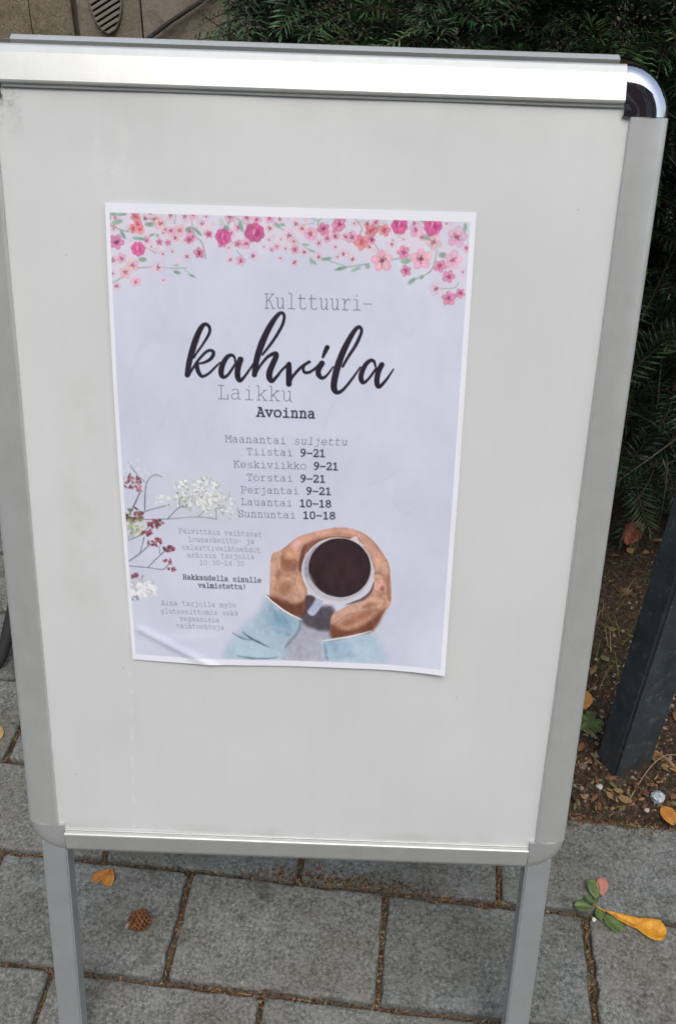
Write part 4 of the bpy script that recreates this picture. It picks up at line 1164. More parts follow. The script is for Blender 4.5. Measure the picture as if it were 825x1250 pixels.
('E',(84.3,252.1),(1.68,0.91),69,(240,240,244),0.8,0.5),
('E',(84.5,256.3),(1.26,0.92),41,(172,176,164),0.8,0.5),
('E',(66.4,258),(1.21,0.98),48,(176,182,172),0.8,0.5),
('E',(90.4,255.5),(1.63,0.77),8,(222,226,222),0.8,0.5),
('E',(88.1,263.9),(1.83,0.77),156,(222,226,222),0.8,0.5),
('E',(88.8,249.1),(1.29,1),93,(205,210,200),0.8,0.5),
('E',(101.1,255.3),(1.61,0.61),117,(176,182,172),0.8,0.5),
('E',(82.2,261),(1.58,0.72),112,(240,240,244),0.8,0.5),
('E',(70.7,257.1),(1.83,0.62),95,(172,176,164),0.8,0.5),
('E',(70,255),(1.48,0.67),130,(222,226,222),0.8,0.5),
('E',(77.8,250.4),(0.9,0.7),62,(176,182,172),0.8,0.5),
('E',(75.6,256.1),(1.58,0.84),99,(205,210,200),0.8,0.5),
('E',(79.1,261.2),(1.53,1.01),146,(232,234,236),0.8,0.5),
('E',(85.8,248.9),(1.61,1.06),135,(176,182,172),0.8,0.5),
('E',(75.2,265.2),(1.85,0.61),95,(232,234,236),0.8,0.5),
('E',(80.3,250.4),(1.67,0.72),112,(205,210,200),0.8,0.5),
('E',(80.9,257.9),(1.6,0.65),104,(205,210,200),0.8,0.5),
('E',(85.1,247.7),(1.77,0.82),92,(205,210,200),0.8,0.5),
('E',(84.9,253.4),(1.63,0.66),159,(240,240,244),0.8,0.5),
('E',(79.7,253.4),(1.36,0.98),143,(232,234,236),0.8,0.5),
('E',(95.8,251.1),(1.47,0.68),0,(176,182,172),0.8,0.5),
('E',(72.6,261.4),(1.85,1.11),7,(232,234,236),0.8,0.5),
('E',(90.7,261.6),(1.67,1.03),142,(176,182,172),0.8,0.5),
('E',(97.6,251.6),(1.72,0.93),66,(240,240,244),0.8,0.5),
('E',(82,247.8),(1.79,0.67),5,(205,210,200),0.8,0.5),
('E',(83,262.3),(1.22,0.91),45,(176,182,172),0.8,0.5),
('E',(91.7,250.1),(1.09,0.63),126,(240,240,244),0.8,0.5),
('E',(80.2,266.9),(1,0.81),119,(240,240,244),0.8,0.5),
('E',(74.1,251.2),(1.81,0.96),121,(240,240,244),0.8,0.5),
('E',(90.7,265.2),(1.74,0.96),18,(176,182,172),0.8,0.5),
('E',(78.1,249.4),(1.6,0.88),49,(205,210,200),0.8,0.5),
('E',(98.3,255.9),(1.4,1.03),66,(240,240,244),0.8,0.5),
('E',(70.5,258.8),(0.92,1.02),118,(205,210,200),0.8,0.5),
('E',(67.6,254.5),(1,0.71),94,(240,240,244),0.8,0.5),
('E',(91.3,258.9),(1.77,1.06),73,(172,176,164),0.8,0.5),
('E',(76.8,259.3),(1.58,0.7),99,(205,210,200),0.8,0.5),
('E',(87.4,247.7),(1.75,0.72),54,(222,226,222),0.8,0.5),
('E',(68.9,258.5),(1.46,0.61),155,(232,234,236),0.8,0.5),
('E',(89.9,261.9),(1.23,1.12),20,(240,240,244),0.8,0.5),
('E',(71,256.8),(1.02,0.77),93,(232,234,236),0.8,0.5),
('E',(61.6,261.4),(0.71,0.42),112,(130,132,122),0.7,0.5),
('E',(60.5,244.3),(0.49,0.48),104,(150,152,140),0.7,0.5),
('E',(86,236.6),(0.66,0.51),166,(130,132,122),0.7,0.5),
('E',(78.3,256.9),(0.79,0.55),48,(130,132,122),0.7,0.5),
('E',(58.1,258.6),(0.59,0.56),61,(130,132,122),0.7,0.5),
('E',(76.2,244.6),(0.76,0.55),177,(172,176,164),0.7,0.5),
('E',(93.1,243.2),(0.85,0.29),130,(172,176,164),0.7,0.5),
('E',(76.9,255.5),(0.58,0.52),160,(150,152,140),0.7,0.5),
('E',(59.9,243.9),(0.78,0.38),7,(150,152,140),0.7,0.5),
('E',(91.1,245.2),(0.85,0.33),67,(150,152,140),0.7,0.5),
('E',(95,254.8),(0.59,0.37),121,(150,152,140),0.7,0.5),
('E',(73.1,245.5),(0.59,0.37),64,(130,132,122),0.7,0.5),
('E',(70.2,247.9),(0.43,0.57),170,(172,176,164),0.7,0.5),
('E',(79.5,236.1),(0.61,0.49),165,(130,132,122),0.7,0.5),
('E',(89.9,254.9),(0.9,0.45),171,(150,152,140),0.7,0.5),
('E',(56.8,253),(0.68,0.54),125,(172,176,164),0.7,0.5),
('E',(57.5,246.9),(0.77,0.45),101,(130,132,122),0.7,0.5),
('E',(67.9,266.6),(0.61,0.49),69,(150,152,140),0.7,0.5),
('E',(84.7,250),(0.64,0.39),54,(130,132,122),0.7,0.5),
('E',(55.1,258.6),(0.73,0.46),30,(150,152,140),0.7,0.5),
('E',(86.8,240.2),(0.78,0.47),19,(130,132,122),0.7,0.5),
('E',(64.1,252.3),(0.73,0.36),58,(130,132,122),0.7,0.5),
('E',(64.3,248.9),(0.83,0.34),68,(150,152,140),0.7,0.5),
('E',(74,242.5),(0.58,0.51),144,(130,132,122),0.7,0.5),
('E',(82.1,236.3),(0.92,0.31),100,(172,176,164),0.7,0.5),
('E',(84.4,241.1),(0.89,0.57),54,(150,152,140),0.7,0.5),
('E',(60.7,259),(0.81,0.43),179,(172,176,164),0.7,0.5),
('E',(68.9,260.9),(0.53,0.34),124,(150,152,140),0.7,0.5),
('E',(72.3,243.8),(0.68,0.41),94,(172,176,164),0.7,0.5),
('E',(75.6,259.4),(0.91,0.42),140,(150,152,140),0.7,0.5),
('E',(63.8,246.8),(0.93,0.3),160,(172,176,164),0.7,0.5),
('E',(52.2,254.9),(0.69,0.3),159,(172,176,164),0.7,0.5),
('E',(75.8,266.3),(0.51,0.57),48,(172,176,164),0.7,0.5),
('E',(80.5,266.1),(0.49,0.52),74,(150,152,140),0.7,0.5),
('E',(95.3,253.2),(0.5,0.54),130,(150,152,140),0.7,0.5),
('E',(62.1,262.9),(0.62,0.56),5,(172,176,164),0.7,0.5),
('E',(65,256.8),(0.88,0.38),109,(150,152,140),0.7,0.5),
('E',(65.6,266.3),(0.49,0.31),101,(172,176,164),0.7,0.5),
('E',(74.1,242.3),(0.52,0.5),65,(130,132,122),0.7,0.5),
('E',(73.3,237.8),(0.73,0.55),7,(172,176,164),0.7,0.5),
('E',(57.4,254.8),(0.69,0.51),100,(130,132,122),0.7,0.5),
('E',(86.4,249.4),(0.78,0.43),17,(172,176,164),0.7,0.5),
('E',(58,259.5),(0.87,0.47),170,(150,152,140),0.7,0.5),
('E',(75,245.1),(0.84,0.43),83,(150,152,140),0.7,0.5),
('E',(61.3,244.8),(0.58,0.43),53,(150,152,140),0.7,0.5),
('E',(66.3,255.6),(0.53,0.45),68,(150,152,140),0.7,0.5),
('E',(85.7,260.4),(0.8,0.34),166,(150,152,140),0.7,0.5),
('E',(86.9,257.8),(0.87,0.41),169,(130,132,122),0.7,0.5),
('E',(88.6,261.7),(0.65,0.49),33,(172,176,164),0.7,0.5),
('E',(68.6,245.6),(0.79,0.54),7,(130,132,122),0.7,0.5),
('E',(60.3,251.7),(0.64,0.43),153,(130,132,122),0.7,0.5),
('E',(55.5,262),(0.7,0.5),64,(172,176,164),0.7,0.5),
('E',(73.9,234.7),(0.71,0.32),16,(130,132,122),0.7,0.5),
('E',(61.2,264.1),(0.9,0.52),135,(150,152,140),0.7,0.5),
('E',(96.4,245.5),(0.69,0.32),113,(130,132,122),0.7,0.5),
('E',(66.6,241.9),(0.86,0.37),82,(150,152,140),0.7,0.5),
('E',(52,252.9),(0.91,0.33),47,(150,152,140),0.7,0.5),
('E',(82.8,255.2),(0.81,0.36),70,(150,152,140),0.7,0.5),
('E',(88.4,254.4),(0.75,0.29),86,(172,176,164),0.7,0.5),
('E',(53.6,252.4),(0.84,0.34),144,(130,132,122),0.7,0.5),
('E',(83.4,263.4),(0.64,0.33),89,(130,132,122),0.7,0.5),
('E',(60.5,251.5),(0.58,0.52),153,(130,132,122),0.7,0.5),
('E',(60.6,243.7),(0.81,0.47),170,(172,176,164),0.7,0.5),
('E',(79.7,237.8),(0.48,0.42),89,(130,132,122),0.7,0.5),
('E',(93.2,247.5),(0.62,0.43),2,(130,132,122),0.7,0.5),
('E',(88.2,238.6),(0.69,0.49),50,(130,132,122),0.7,0.5),
('E',(56.4,241.1),(0.61,0.37),36,(150,152,140),0.7,0.5),
('E',(85.6,241.7),(0.5,0.53),24,(130,132,122),0.7,0.5),
('E',(70.6,242.4),(0.84,0.47),130,(172,176,164),0.7,0.5),
('E',(60.1,252.8),(0.93,0.45),51,(150,152,140),0.7,0.5),
('E',(54.6,245.3),(0.88,0.73),54,(222,226,222),0.8,0.5),
('E',(48.4,254.6),(0.74,0.58),54,(240,240,244),0.8,0.5),
('E',(62.2,255.4),(1.14,0.56),143,(222,226,222),0.8,0.5),
('E',(48.9,253.6),(0.89,0.56),9,(110,125,90),0.8,0.5),
('E',(58.8,259.6),(0.79,0.53),85,(110,125,90),0.8,0.5),
('E',(55.6,255.4),(1.41,0.58),47,(176,182,172),0.8,0.5),
('E',(55,260.7),(0.87,0.58),45,(150,160,120),0.8,0.5),
('E',(57.2,251),(1.2,0.85),6,(150,160,120),0.8,0.5),
('E',(62.7,257.1),(1.29,0.54),116,(205,210,200),0.8,0.5),
('E',(63,250.3),(1.2,0.71),35,(176,182,172),0.8,0.5),
('E',(63.5,254.9),(0.85,0.9),169,(110,125,90),0.8,0.5),
('E',(50.9,247.5),(0.89,0.89),14,(110,125,90),0.8,0.5),
('E',(61.4,259),(1.38,0.87),2,(240,240,244),0.8,0.5),
('E',(59.9,260.5),(0.86,0.49),147,(232,234,236),0.8,0.5),
('E',(48.6,254.7),(0.7,0.89),71,(176,182,172),0.8,0.5),
('E',(54.7,253.4),(0.99,0.69),74,(222,226,222),0.8,0.5),
('E',(56.4,250.1),(1.21,0.63),19,(240,240,244),0.8,0.5),
('E',(49.8,256.4),(1.24,0.52),134,(222,226,222),0.8,0.5),
('E',(56.7,255.8),(1.23,0.85),47,(150,160,120),0.8,0.5),
('E',(50,252.8),(0.77,0.9),95,(205,210,200),0.8,0.5),
('E',(49.2,252.7),(1.29,0.75),67,(205,210,200),0.8,0.5),
('E',(55.9,258.3),(1.15,0.5),129,(222,226,222),0.8,0.5),
('E',(51.2,250.8),(1.29,0.77),148,(205,210,200),0.8,0.5),
('E',(57.5,250.1),(0.83,0.59),44,(240,240,244),0.8,0.5),
('E',(62.6,248),(1.41,0.64),150,(222,226,222),0.8,0.5),
('E',(57.3,245),(1.24,0.47),83,(222,226,222),0.8,0.5),
('E',(55.5,260),(1.16,0.89),66,(150,160,120),0.8,0.5),
('E',(59.4,252.7),(1.34,0.61),144,(150,160,120),0.8,0.5),
('E',(54.7,252),(1.15,0.76),66,(110,125,90),0.8,0.5),
('E',(61.6,257.1),(0.91,0.55),61,(240,240,244),0.8,0.5),
('E',(51,259.7),(1.09,0.74),107,(240,240,244),0.8,0.5),
('E',(54.7,254.4),(1.03,0.68),123,(205,210,200),0.8,0.5),
('E',(59.8,253.2),(1.4,0.54),39,(205,210,200),0.8,0.5),
('E',(56.3,252.7),(1.41,0.85),172,(222,226,222),0.8,0.5),
('E',(51.3,253.4),(1.08,0.52),119,(205,210,200),0.8,0.5),
('E',(88.8,264.2),(1.18,0.72),9,(130,132,122),0.6,0.5),
('E',(90.2,267.1),(1.22,0.6),33,(176,182,172),0.6,0.5),
('E',(97.5,266.2),(0.75,0.84),93,(150,152,140),0.6,0.5),
('E',(90.3,265.7),(1.17,0.71),83,(150,152,140),0.6,0.5),
('E',(93.1,263.3),(1.46,0.72),46,(232,234,236),0.6,0.5),
('E',(98.7,263.6),(1.17,0.91),104,(232,234,236),0.6,0.5),
('E',(104.6,266.6),(0.98,0.53),39,(172,176,164),0.6,0.5),
('E',(102.3,268.3),(1.34,0.81),155,(222,226,222),0.6,0.5),
('E',(108.9,267),(1.36,0.58),44,(176,182,172),0.6,0.5),
('E',(97.7,270.2),(1.3,0.48),13,(205,210,200),0.6,0.5),
('E',(104,262.6),(0.96,0.56),111,(172,176,164),0.6,0.5),
('E',(95.6,261.8),(0.73,0.7),65,(232,234,236),0.6,0.5),
('E',(103.5,260.6),(0.93,0.62),115,(130,132,122),0.6,0.5),
('E',(96.3,270.3),(1.35,0.81),3,(176,182,172),0.6,0.5),
('E',(14.5,235.2),(2.13,1.35),60,(200,206,214),0.6,0.5),
('E',(12.5,230.6),(1.36,1.3),58,(200,206,214),0.6,0.5),
('E',(22.2,221.8),(1.49,1.29),126,(200,206,214),0.6,0.5),
('E',(25.4,222.3),(2.02,1.53),144,(200,206,214),0.6,0.5),
('E',(8.7,226.9),(2.3,1.15),80,(215,218,226),0.6,0.5),
('E',(20.9,229.8),(2.27,1.21),102,(200,206,214),0.6,0.5),
('E',(4.6,228.8),(1.94,0.85),142,(215,218,226),0.6,0.5),
('E',(13.3,233.7),(1.59,0.86),16,(215,218,226),0.6,0.5),
('E',(23.3,226.1),(1.99,0.97),100,(215,218,226),0.6,0.5),
('E',(17.3,233),(2.3,0.96),61,(215,218,226),0.6,0.5),
('E',(8.3,223.2),(1.93,1.47),35,(200,206,214),0.6,0.5),
('E',(14.5,235.2),(2.09,1.53),58,(200,206,214),0.6,0.5),
('E',(9.4,228.3),(1.75,1.13),113,(215,218,226),0.6,0.5),
('E',(17.6,217.9),(1.33,1.12),129,(215,218,226),0.6,0.5),
('E',(20,231.6),(1.8,1.21),126,(200,206,214),0.6,0.5),
('E',(25.3,230.3),(1.83,0.96),157,(200,206,214),0.6,0.5),
('E',(13.8,219.9),(2.28,1.35),145,(200,206,214),0.6,0.5),
('E',(13,231.5),(1.27,0.92),152,(215,218,226),0.6,0.5),
('E',(22.2,223),(2.35,0.9),22,(200,206,214),0.6,0.5),
('E',(19.6,232.2),(1.35,1.37),109,(215,218,226),0.6,0.5),
('E',(9.3,223.3),(2.26,0.83),24,(215,218,226),0.6,0.5),
('E',(9.8,221.3),(1.84,1.45),105,(215,218,226),0.6,0.5),
('E',(21,232.2),(1.89,0.83),37,(215,218,226),0.6,0.5),
('E',(17.4,226.1),(2.08,1.53),131,(215,218,226),0.6,0.5),
('E',(25.2,229.6),(1.91,1.08),14,(215,218,226),0.6,0.5),
('E',(11.2,243.9),(1.6,1.06),164,(146,72,92),0.8,0.5),
('E',(4.4,242.4),(1.91,0.7),163,(200,190,190),0.8,0.5),
('E',(16.1,239),(2.15,1.26),77,(124,60,76),0.8,0.5),
('E',(13.4,237.4),(1.88,1.22),10,(200,190,190),0.8,0.5),
('E',(9.5,243),(2.24,0.8),118,(124,60,76),0.8,0.5),
('E',(4.1,235.8),(1.84,1.12),76,(200,190,190),0.8,0.5),
('E',(16.7,240.9),(1.88,0.76),161,(200,190,190),0.8,0.5),
('E',(12.2,235.2),(1.14,1.12),166,(104,64,74),0.8,0.5),
('E',(8.7,237.3),(2.03,1.17),98,(146,72,92),0.8,0.5),
('E',(14.5,238.9),(1.98,0.96),29,(172,110,124),0.8,0.5),
('E',(3.7,242.2),(1.18,0.93),105,(200,190,190),0.8,0.5),
('E',(13.9,237.3),(2.15,1.32),108,(200,190,190),0.8,0.5),
('E',(10.7,244.5),(1.65,0.78),54,(146,72,92),0.8,0.5),
('E',(8,237.9),(1.16,0.9),141,(124,60,76),0.8,0.5),
('E',(5.7,240),(1.33,1.1),106,(172,110,124),0.8,0.5),
('E',(8.9,235.1),(1.62,1.17),31,(146,72,92),0.8,0.5),
('E',(17.2,239.5),(1.56,1.06),119,(200,190,190),0.8,0.5),
('E',(16.2,235.7),(1.58,0.94),159,(104,64,74),0.8,0.5),
('E',(15.7,233.8),(1.4,0.73),123,(124,60,76),0.8,0.5),
('E',(7.4,239.6),(1.86,0.73),161,(146,72,92),0.8,0.5),
('E',(18.3,239.2),(1.75,1.07),168,(172,110,124),0.8,0.5),
('E',(17.3,235.9),(1.67,0.81),12,(124,60,76),0.8,0.5),
('E',(13,237.9),(1.31,0.72),111,(200,190,190),0.8,0.5),
('E',(17,234.8),(1.55,0.77),0,(104,64,74),0.8,0.5),
('E',(9.5,237),(2.24,0.88),7,(172,110,124),0.8,0.5),
('E',(8.8,244.3),(1.15,1.28),161,(124,60,76),0.8,0.5),
('E',(12.1,239.7),(1.83,0.96),57,(104,64,74),0.8,0.5),
('E',(14.2,243),(2.11,1.14),54,(124,60,76),0.8,0.5),
('E',(17.1,235.7),(1.07,1.03),24,(146,72,92),0.8,0.5),
('E',(17.1,241.4),(1.81,0.73),142,(172,110,124),0.8,0.5),
('E',(9.4,232.8),(2.16,0.91),112,(124,60,76),0.8,0.5),
('E',(11.2,234.2),(1.13,1.32),99,(172,110,124),0.8,0.5),
('E',(12.7,241.4),(1.07,1.32),35,(200,190,190),0.8,0.5),
('E',(18.6,238.2),(1.42,1.13),94,(104,64,74),0.8,0.5),
('E',(5.4,243.7),(1.92,0.92),36,(104,64,74),0.8,0.5),
('E',(18.5,243.1),(1.2,0.88),121,(172,110,124),0.9,0.5),
('E',(16.4,244.6),(2.26,0.83),149,(172,110,124),0.9,0.5),
('E',(15.9,246.8),(1.43,1.38),12,(146,72,92),0.9,0.5),
('E',(18.1,246.4),(1.92,1.21),57,(172,110,124),0.9,0.5),
('E',(43.4,252.8),(2.5,1.21),57,(222,224,232),0.7,0.5),
('E',(35.2,256.6),(1.68,1.01),57,(222,224,232),0.7,0.5),
('E',(41.4,252.5),(2.35,0.97),28,(222,224,232),0.7,0.5),
('E',(39.2,253.3),(1.51,1.35),35,(206,210,218),0.7,0.5),
('E',(31.8,258.1),(1.84,1.61),106,(222,224,232),0.7,0.5),
('E',(40.4,252.1),(1.36,1.52),111,(206,210,218),0.7,0.5),
('E',(40.8,258.9),(1.82,0.81),77,(222,224,232),0.7,0.5),
('E',(40.3,258.3),(1.68,1.59),11,(206,210,218),0.7,0.5),
('E',(36.9,256.7),(1.74,1.09),82,(222,224,232),0.7,0.5),
('E',(40.1,255.4),(1.55,1.17),107,(222,224,232),0.7,0.5),
('E',(34.7,252.7),(2.58,0.89),174,(222,224,232),0.7,0.5),
('E',(42.4,253.4),(1.37,0.89),151,(222,224,232),0.7,0.5),
('E',(39.4,254),(2.31,1.55),100,(206,210,218),0.7,0.5),
('E',(37.1,259),(2.01,1.19),22,(206,210,218),0.7,0.5),
('E',(31.6,253),(1.88,1.14),27,(206,210,218),0.7,0.5),
('E',(37.3,252.2),(1.89,1.36),139,(222,224,232),0.7,0.5),
('E',(39.9,255.8),(2.56,0.94),67,(206,210,218),0.7,0.5),
('E',(36.8,251),(2.54,1.48),170,(222,224,232),0.7,0.5),
('E',(7.5,274.5),(1.34,1.42),86,(146,72,92),0.8,0.5),
('E',(12.1,275.1),(2.17,1.49),22,(150,160,120),0.8,0.5),
('E',(12.7,274),(2.63,1.1),153,(130,90,80),0.8,0.5),
('E',(12.3,269.5),(2.32,1.53),114,(124,60,76),0.8,0.5),
('E',(11,274.1),(1.56,1.51),126,(130,90,80),0.8,0.5),
('E',(4.7,274.4),(2.49,1.49),157,(110,125,90),0.8,0.5),
('E',(4.8,275),(2.06,1.02),109,(85,80,70),0.8,0.5),
('E',(15.7,274.6),(1.59,1.32),165,(124,60,76),0.8,0.5),
('E',(14.5,269.2),(2.29,1.08),78,(130,90,80),0.8,0.5),
('E',(18.6,269),(1.86,1.03),161,(124,60,76),0.8,0.5),
('E',(5.1,272.1),(2.31,1.53),156,(150,160,120),0.8,0.5),
('E',(16.1,268.6),(1.65,1.27),152,(150,160,120),0.8,0.5),
('E',(15.5,271.1),(2.04,1.06),132,(150,160,120),0.8,0.5),
('E',(4,271.5),(1.41,1.49),34,(124,60,76),0.8,0.5),
('E',(15,274.2),(2.48,1.23),143,(124,60,76),0.8,0.5),
('E',(15.9,274),(1.37,1.15),97,(110,125,90),0.8,0.5),
('E',(13.3,264.3),(2.43,1.05),37,(124,60,76),0.8,0.5),
('E',(7.3,273.4),(1.65,1.24),158,(110,125,90),0.8,0.5),
('E',(5.1,273.4),(1.71,1.39),129,(85,80,70),0.8,0.5),
('E',(14.5,270.5),(2.37,1.54),108,(150,160,120),0.8,0.5),
('E',(3.7,273.4),(2.27,0.99),49,(150,160,120),0.8,0.5),
('E',(6.5,274.8),(1.88,0.95),153,(130,90,80),0.8,0.5),
('E',(4.8,273.4),(2.15,0.89),68,(146,72,92),0.8,0.5),
('E',(7.3,270.1),(2.27,0.92),13,(150,160,120),0.8,0.5),
('E',(11.5,274.3),(2.08,1.54),18,(124,60,76),0.8,0.5),
('E',(15.3,269.4),(1.63,0.84),76,(110,125,90),0.8,0.5),
('E',(15.9,270.5),(2.25,1.25),61,(146,72,92),0.8,0.5),
('E',(18.6,268.9),(2.1,1.03),97,(110,125,90),0.8,0.5),
('E',(11.8,276.4),(1.61,1.53),96,(85,80,70),0.8,0.5),
('E',(17.5,268.6),(2.46,1.55),58,(146,72,92),0.8,0.5),
('E',(7,266.3),(1.78,1.19),61,(110,125,90),0.8,0.5),
('E',(9.4,277.4),(2.23,1.02),118,(146,72,92),0.8,0.5),
('E',(4.6,271.3),(1.25,1.5),39,(85,80,70),0.8,0.5),
('E',(4.6,274.6),(2.37,0.89),13,(124,60,76),0.8,0.5),
('E',(2.9,269.8),(1.41,1.25),143,(150,160,120),0.8,0.5),
('E',(16.1,273.7),(1.59,1.32),39,(85,80,70),0.8,0.5),
('E',(8.4,265.9),(2.28,1.34),8,(110,125,90),0.8,0.5),
('E',(17.9,273.2),(1.93,1.46),155,(130,90,80),0.8,0.5),
('E',(7.9,274),(1.63,1.08),128,(85,80,70),0.8,0.5),
('E',(12.5,276.6),(2.24,1.18),152,(146,72,92),0.8,0.5),
('E',(6.7,276),(1.31,1.28),113,(130,150,100),0.7,0.5),
('E',(8.6,291.9),(1.64,1.37),141,(170,180,140),0.7,0.5),
('E',(5.5,283.6),(1.4,1.46),65,(200,205,180),0.7,0.5),
('E',(7,281.9),(1.51,1.01),42,(170,180,140),0.7,0.5),
('E',(6.5,275.5),(2.22,1.3),151,(130,150,100),0.7,0.5),
('E',(15.8,287.1),(2,0.92),56,(170,180,140),0.7,0.5),
('E',(8.2,279.1),(1.64,1.62),19,(130,150,100),0.7,0.5),
('E',(8.4,277.5),(1.71,1.31),3,(130,150,100),0.7,0.5),
('E',(15.3,283.1),(2.08,1.04),65,(200,205,180),0.7,0.5),
('E',(10.3,280.5),(2.11,1.52),21,(170,180,140),0.7,0.5),
('E',(15.4,290.1),(2.01,0.98),124,(130,150,100),0.7,0.5),
('E',(13.4,285.5),(2.25,1.47),72,(200,205,180),0.7,0.5),
('E',(17.6,282.3),(2.27,0.85),141,(170,180,140),0.7,0.5),
('E',(13.6,284.9),(1.62,1.65),76,(130,150,100),0.7,0.5),
('E',(6.8,281.2),(1.82,1.2),4,(170,180,140),0.7,0.5),
('E',(16.7,285.1),(1.49,1.17),5,(170,180,140),0.7,0.5),
('E',(6.3,282.4),(2.15,1.43),157,(130,150,100),0.7,0.5),
('E',(15.1,279.6),(1.96,1.35),83,(200,205,180),0.7,0.5),
('E',(17.3,286.5),(2.1,1.64),59,(200,205,180),0.7,0.5),
('E',(10.5,288.2),(1.67,0.94),167,(170,180,140),0.7,0.5),
('E',(9,284.9),(1.71,1.27),14,(130,150,100),0.7,0.5),
('E',(5.1,277.1),(2.06,1.42),14,(170,180,140),0.7,0.5),
('E',(17.8,285.4),(2.35,0.96),59,(200,205,180),0.7,0.5),
('E',(12.5,276.3),(1.35,1.32),176,(200,205,180),0.7,0.5),
('E',(8.5,286.5),(1.42,1.42),152,(170,180,140),0.7,0.5),
('E',(13.3,288.7),(1.25,0.97),37,(200,205,180),0.7,0.5),
('E',(2,283.8),(1.92,1.03),93,(170,180,140),0.7,0.5),
('E',(8.2,289.5),(2.38,0.9),62,(170,180,140),0.7,0.5),
('E',(15.2,275.2),(2.6,1.56),49,(130,150,100),0.7,0.5),
('E',(10,288.4),(1.39,1.3),91,(170,180,140),0.7,0.5),
('E',(12.8,281.7),(1.98,0.95),170,(130,150,100),0.7,0.5),
('E',(16.7,276.1),(1.8,1.52),136,(130,150,100),0.7,0.5),
('E',(15.6,286.7),(1.51,1.03),155,(200,205,180),0.7,0.5),
('E',(8.1,288.5),(1.81,0.88),130,(130,150,100),0.7,0.5),
('E',(15.2,277.5),(2.31,0.87),19,(200,205,180),0.7,0.5),
('E',(10.5,279.9),(1.74,0.85),37,(200,205,180),0.7,0.5),
('E',(19,280.4),(1.94,1.11),72,(200,205,180),0.7,0.5),
('E',(5.7,284.6),(2.28,1.03),138,(130,150,100),0.7,0.5),
('E',(12.3,287.1),(1.54,0.82),5,(130,150,100),0.7,0.5),
('E',(6.2,282.2),(2.14,1.56),180,(170,180,140),0.7,0.5),
('E',(24.3,277.7),(2.32,0.8),178,(104,64,74),0.9,0.5),
('E',(24.1,278.2),(2.11,1.36),148,(172,110,124),0.9,0.5),
('E',(26.7,278.7),(2.22,1.21),118,(124,60,76),0.9,0.5),
('E',(31.6,278.5),(2.18,1.09),62,(146,72,92),0.9,0.5),
('E',(30.3,279.9),(1.46,1.46),33,(146,72,92),0.9,0.5),
('E',(33.5,279.7),(1.24,1.19),12,(104,64,74),0.9,0.5),
('E',(30.4,275.3),(1.21,1.25),158,(124,60,76),0.9,0.5),
('E',(27,281.8),(1.83,1.11),102,(146,72,92),0.9,0.5),
('E',(30.1,276.8),(2.39,1.08),151,(104,64,74),0.9,0.5),
('E',(33.7,275),(1.84,1.44),165,(124,60,76),0.9,0.5),
('E',(31,282),(1.53,1.2),108,(124,60,76),0.9,0.5),
('E',(24.2,279.8),(2.19,1.37),143,(124,60,76),0.9,0.5),
('E',(32,278.4),(1.84,1.47),120,(124,60,76),0.9,0.5),
('E',(28.5,275.2),(2.15,1.49),21,(172,110,124),0.9,0.5),
('E',(29.6,275.3),(1.26,1.25),99,(124,60,76),0.9,0.5),
('E',(26.4,281.1),(1.66,0.78),13,(104,64,74),0.9,0.5),
('E',(36,277.5),(2.06,1.4),167,(172,110,124),0.9,0.5),
('E',(20.8,288.1),(1.16,1.47),76,(172,110,124),0.9,0.5),
('E',(18.3,287.5),(1.47,0.95),18,(104,64,74),0.9,0.5),
('E',(17.7,288.3),(2.33,1.22),115,(104,64,74),0.9,0.5),
('E',(21.9,290.3),(1.73,1.33),60,(172,110,124),0.9,0.5),
('E',(22.7,286.5),(1.95,0.8),157,(124,60,76),0.9,0.5),
('E',(23.7,288.6),(1.28,1.12),0,(146,72,92),0.9,0.5),
('E',(24.4,284.8),(1.21,0.86),109,(146,72,92),0.9,0.5),
('E',(25.3,287.7),(1.8,1.13),24,(124,60,76),0.9,0.5),
('E',(25.5,285.4),(2.38,0.77),81,(172,110,124),0.9,0.5),
('E',(23.1,289.3),(2.38,1.43),156,(124,60,76),0.9,0.5),
('E',(20.5,287.1),(2.19,0.94),28,(146,72,92),0.9,0.5),
('E',(29.8,293.8),(1.69,0.94),159,(124,60,76),0.9,0.5),
('E',(28.8,297.3),(2.36,1.06),131,(104,64,74),0.9,0.5),
('E',(33.5,297.4),(1.32,1.44),151,(124,60,76),0.9,0.5),
('E',(22.3,297.5),(2.31,0.92),105,(124,60,76),0.9,0.5),
('E',(31.7,293.2),(1.99,1.04),174,(124,60,76),0.9,0.5),
('E',(33.2,293.6),(1.16,1.31),6,(172,110,124),0.9,0.5),
('E',(25.8,299.4),(1.66,0.86),143,(146,72,92),0.9,0.5),
('E',(27.2,298.8),(2.35,1.25),128,(104,64,74),0.9,0.5),
('E',(29.6,299.9),(2.14,0.9),62,(104,64,74),0.9,0.5),
('E',(27.8,297),(2.08,1.18),58,(172,110,124),0.9,0.5),
('E',(33.1,295.2),(2.3,1.25),179,(172,110,124),0.9,0.5),
('E',(30.3,293.4),(1.72,1.42),9,(124,60,76),0.9,0.5),
('E',(32,295.8),(1.94,0.77),7,(124,60,76),0.9,0.5),
('E',(28.7,296.8),(2.04,0.78),176,(172,110,124),0.9,0.5),
('E',(25.9,296.1),(1.22,1.12),17,(146,72,92),0.9,0.5),
('E',(30.5,293),(1.27,1.48),125,(146,72,92),0.9,0.5),
('E',(28.8,299.7),(1.18,1.36),129,(146,72,92),0.9,0.5),
('E',(44.5,303.4),(1.78,1.4),170,(104,64,74),0.9,0.5),
('E',(42.3,300.4),(1.41,1.52),48,(104,64,74),0.9,0.5),
('E',(43.1,304.3),(1.3,0.81),23,(146,72,92),0.9,0.5),
('E',(36.4,302.3),(1.74,1.49),61,(104,64,74),0.9,0.5),
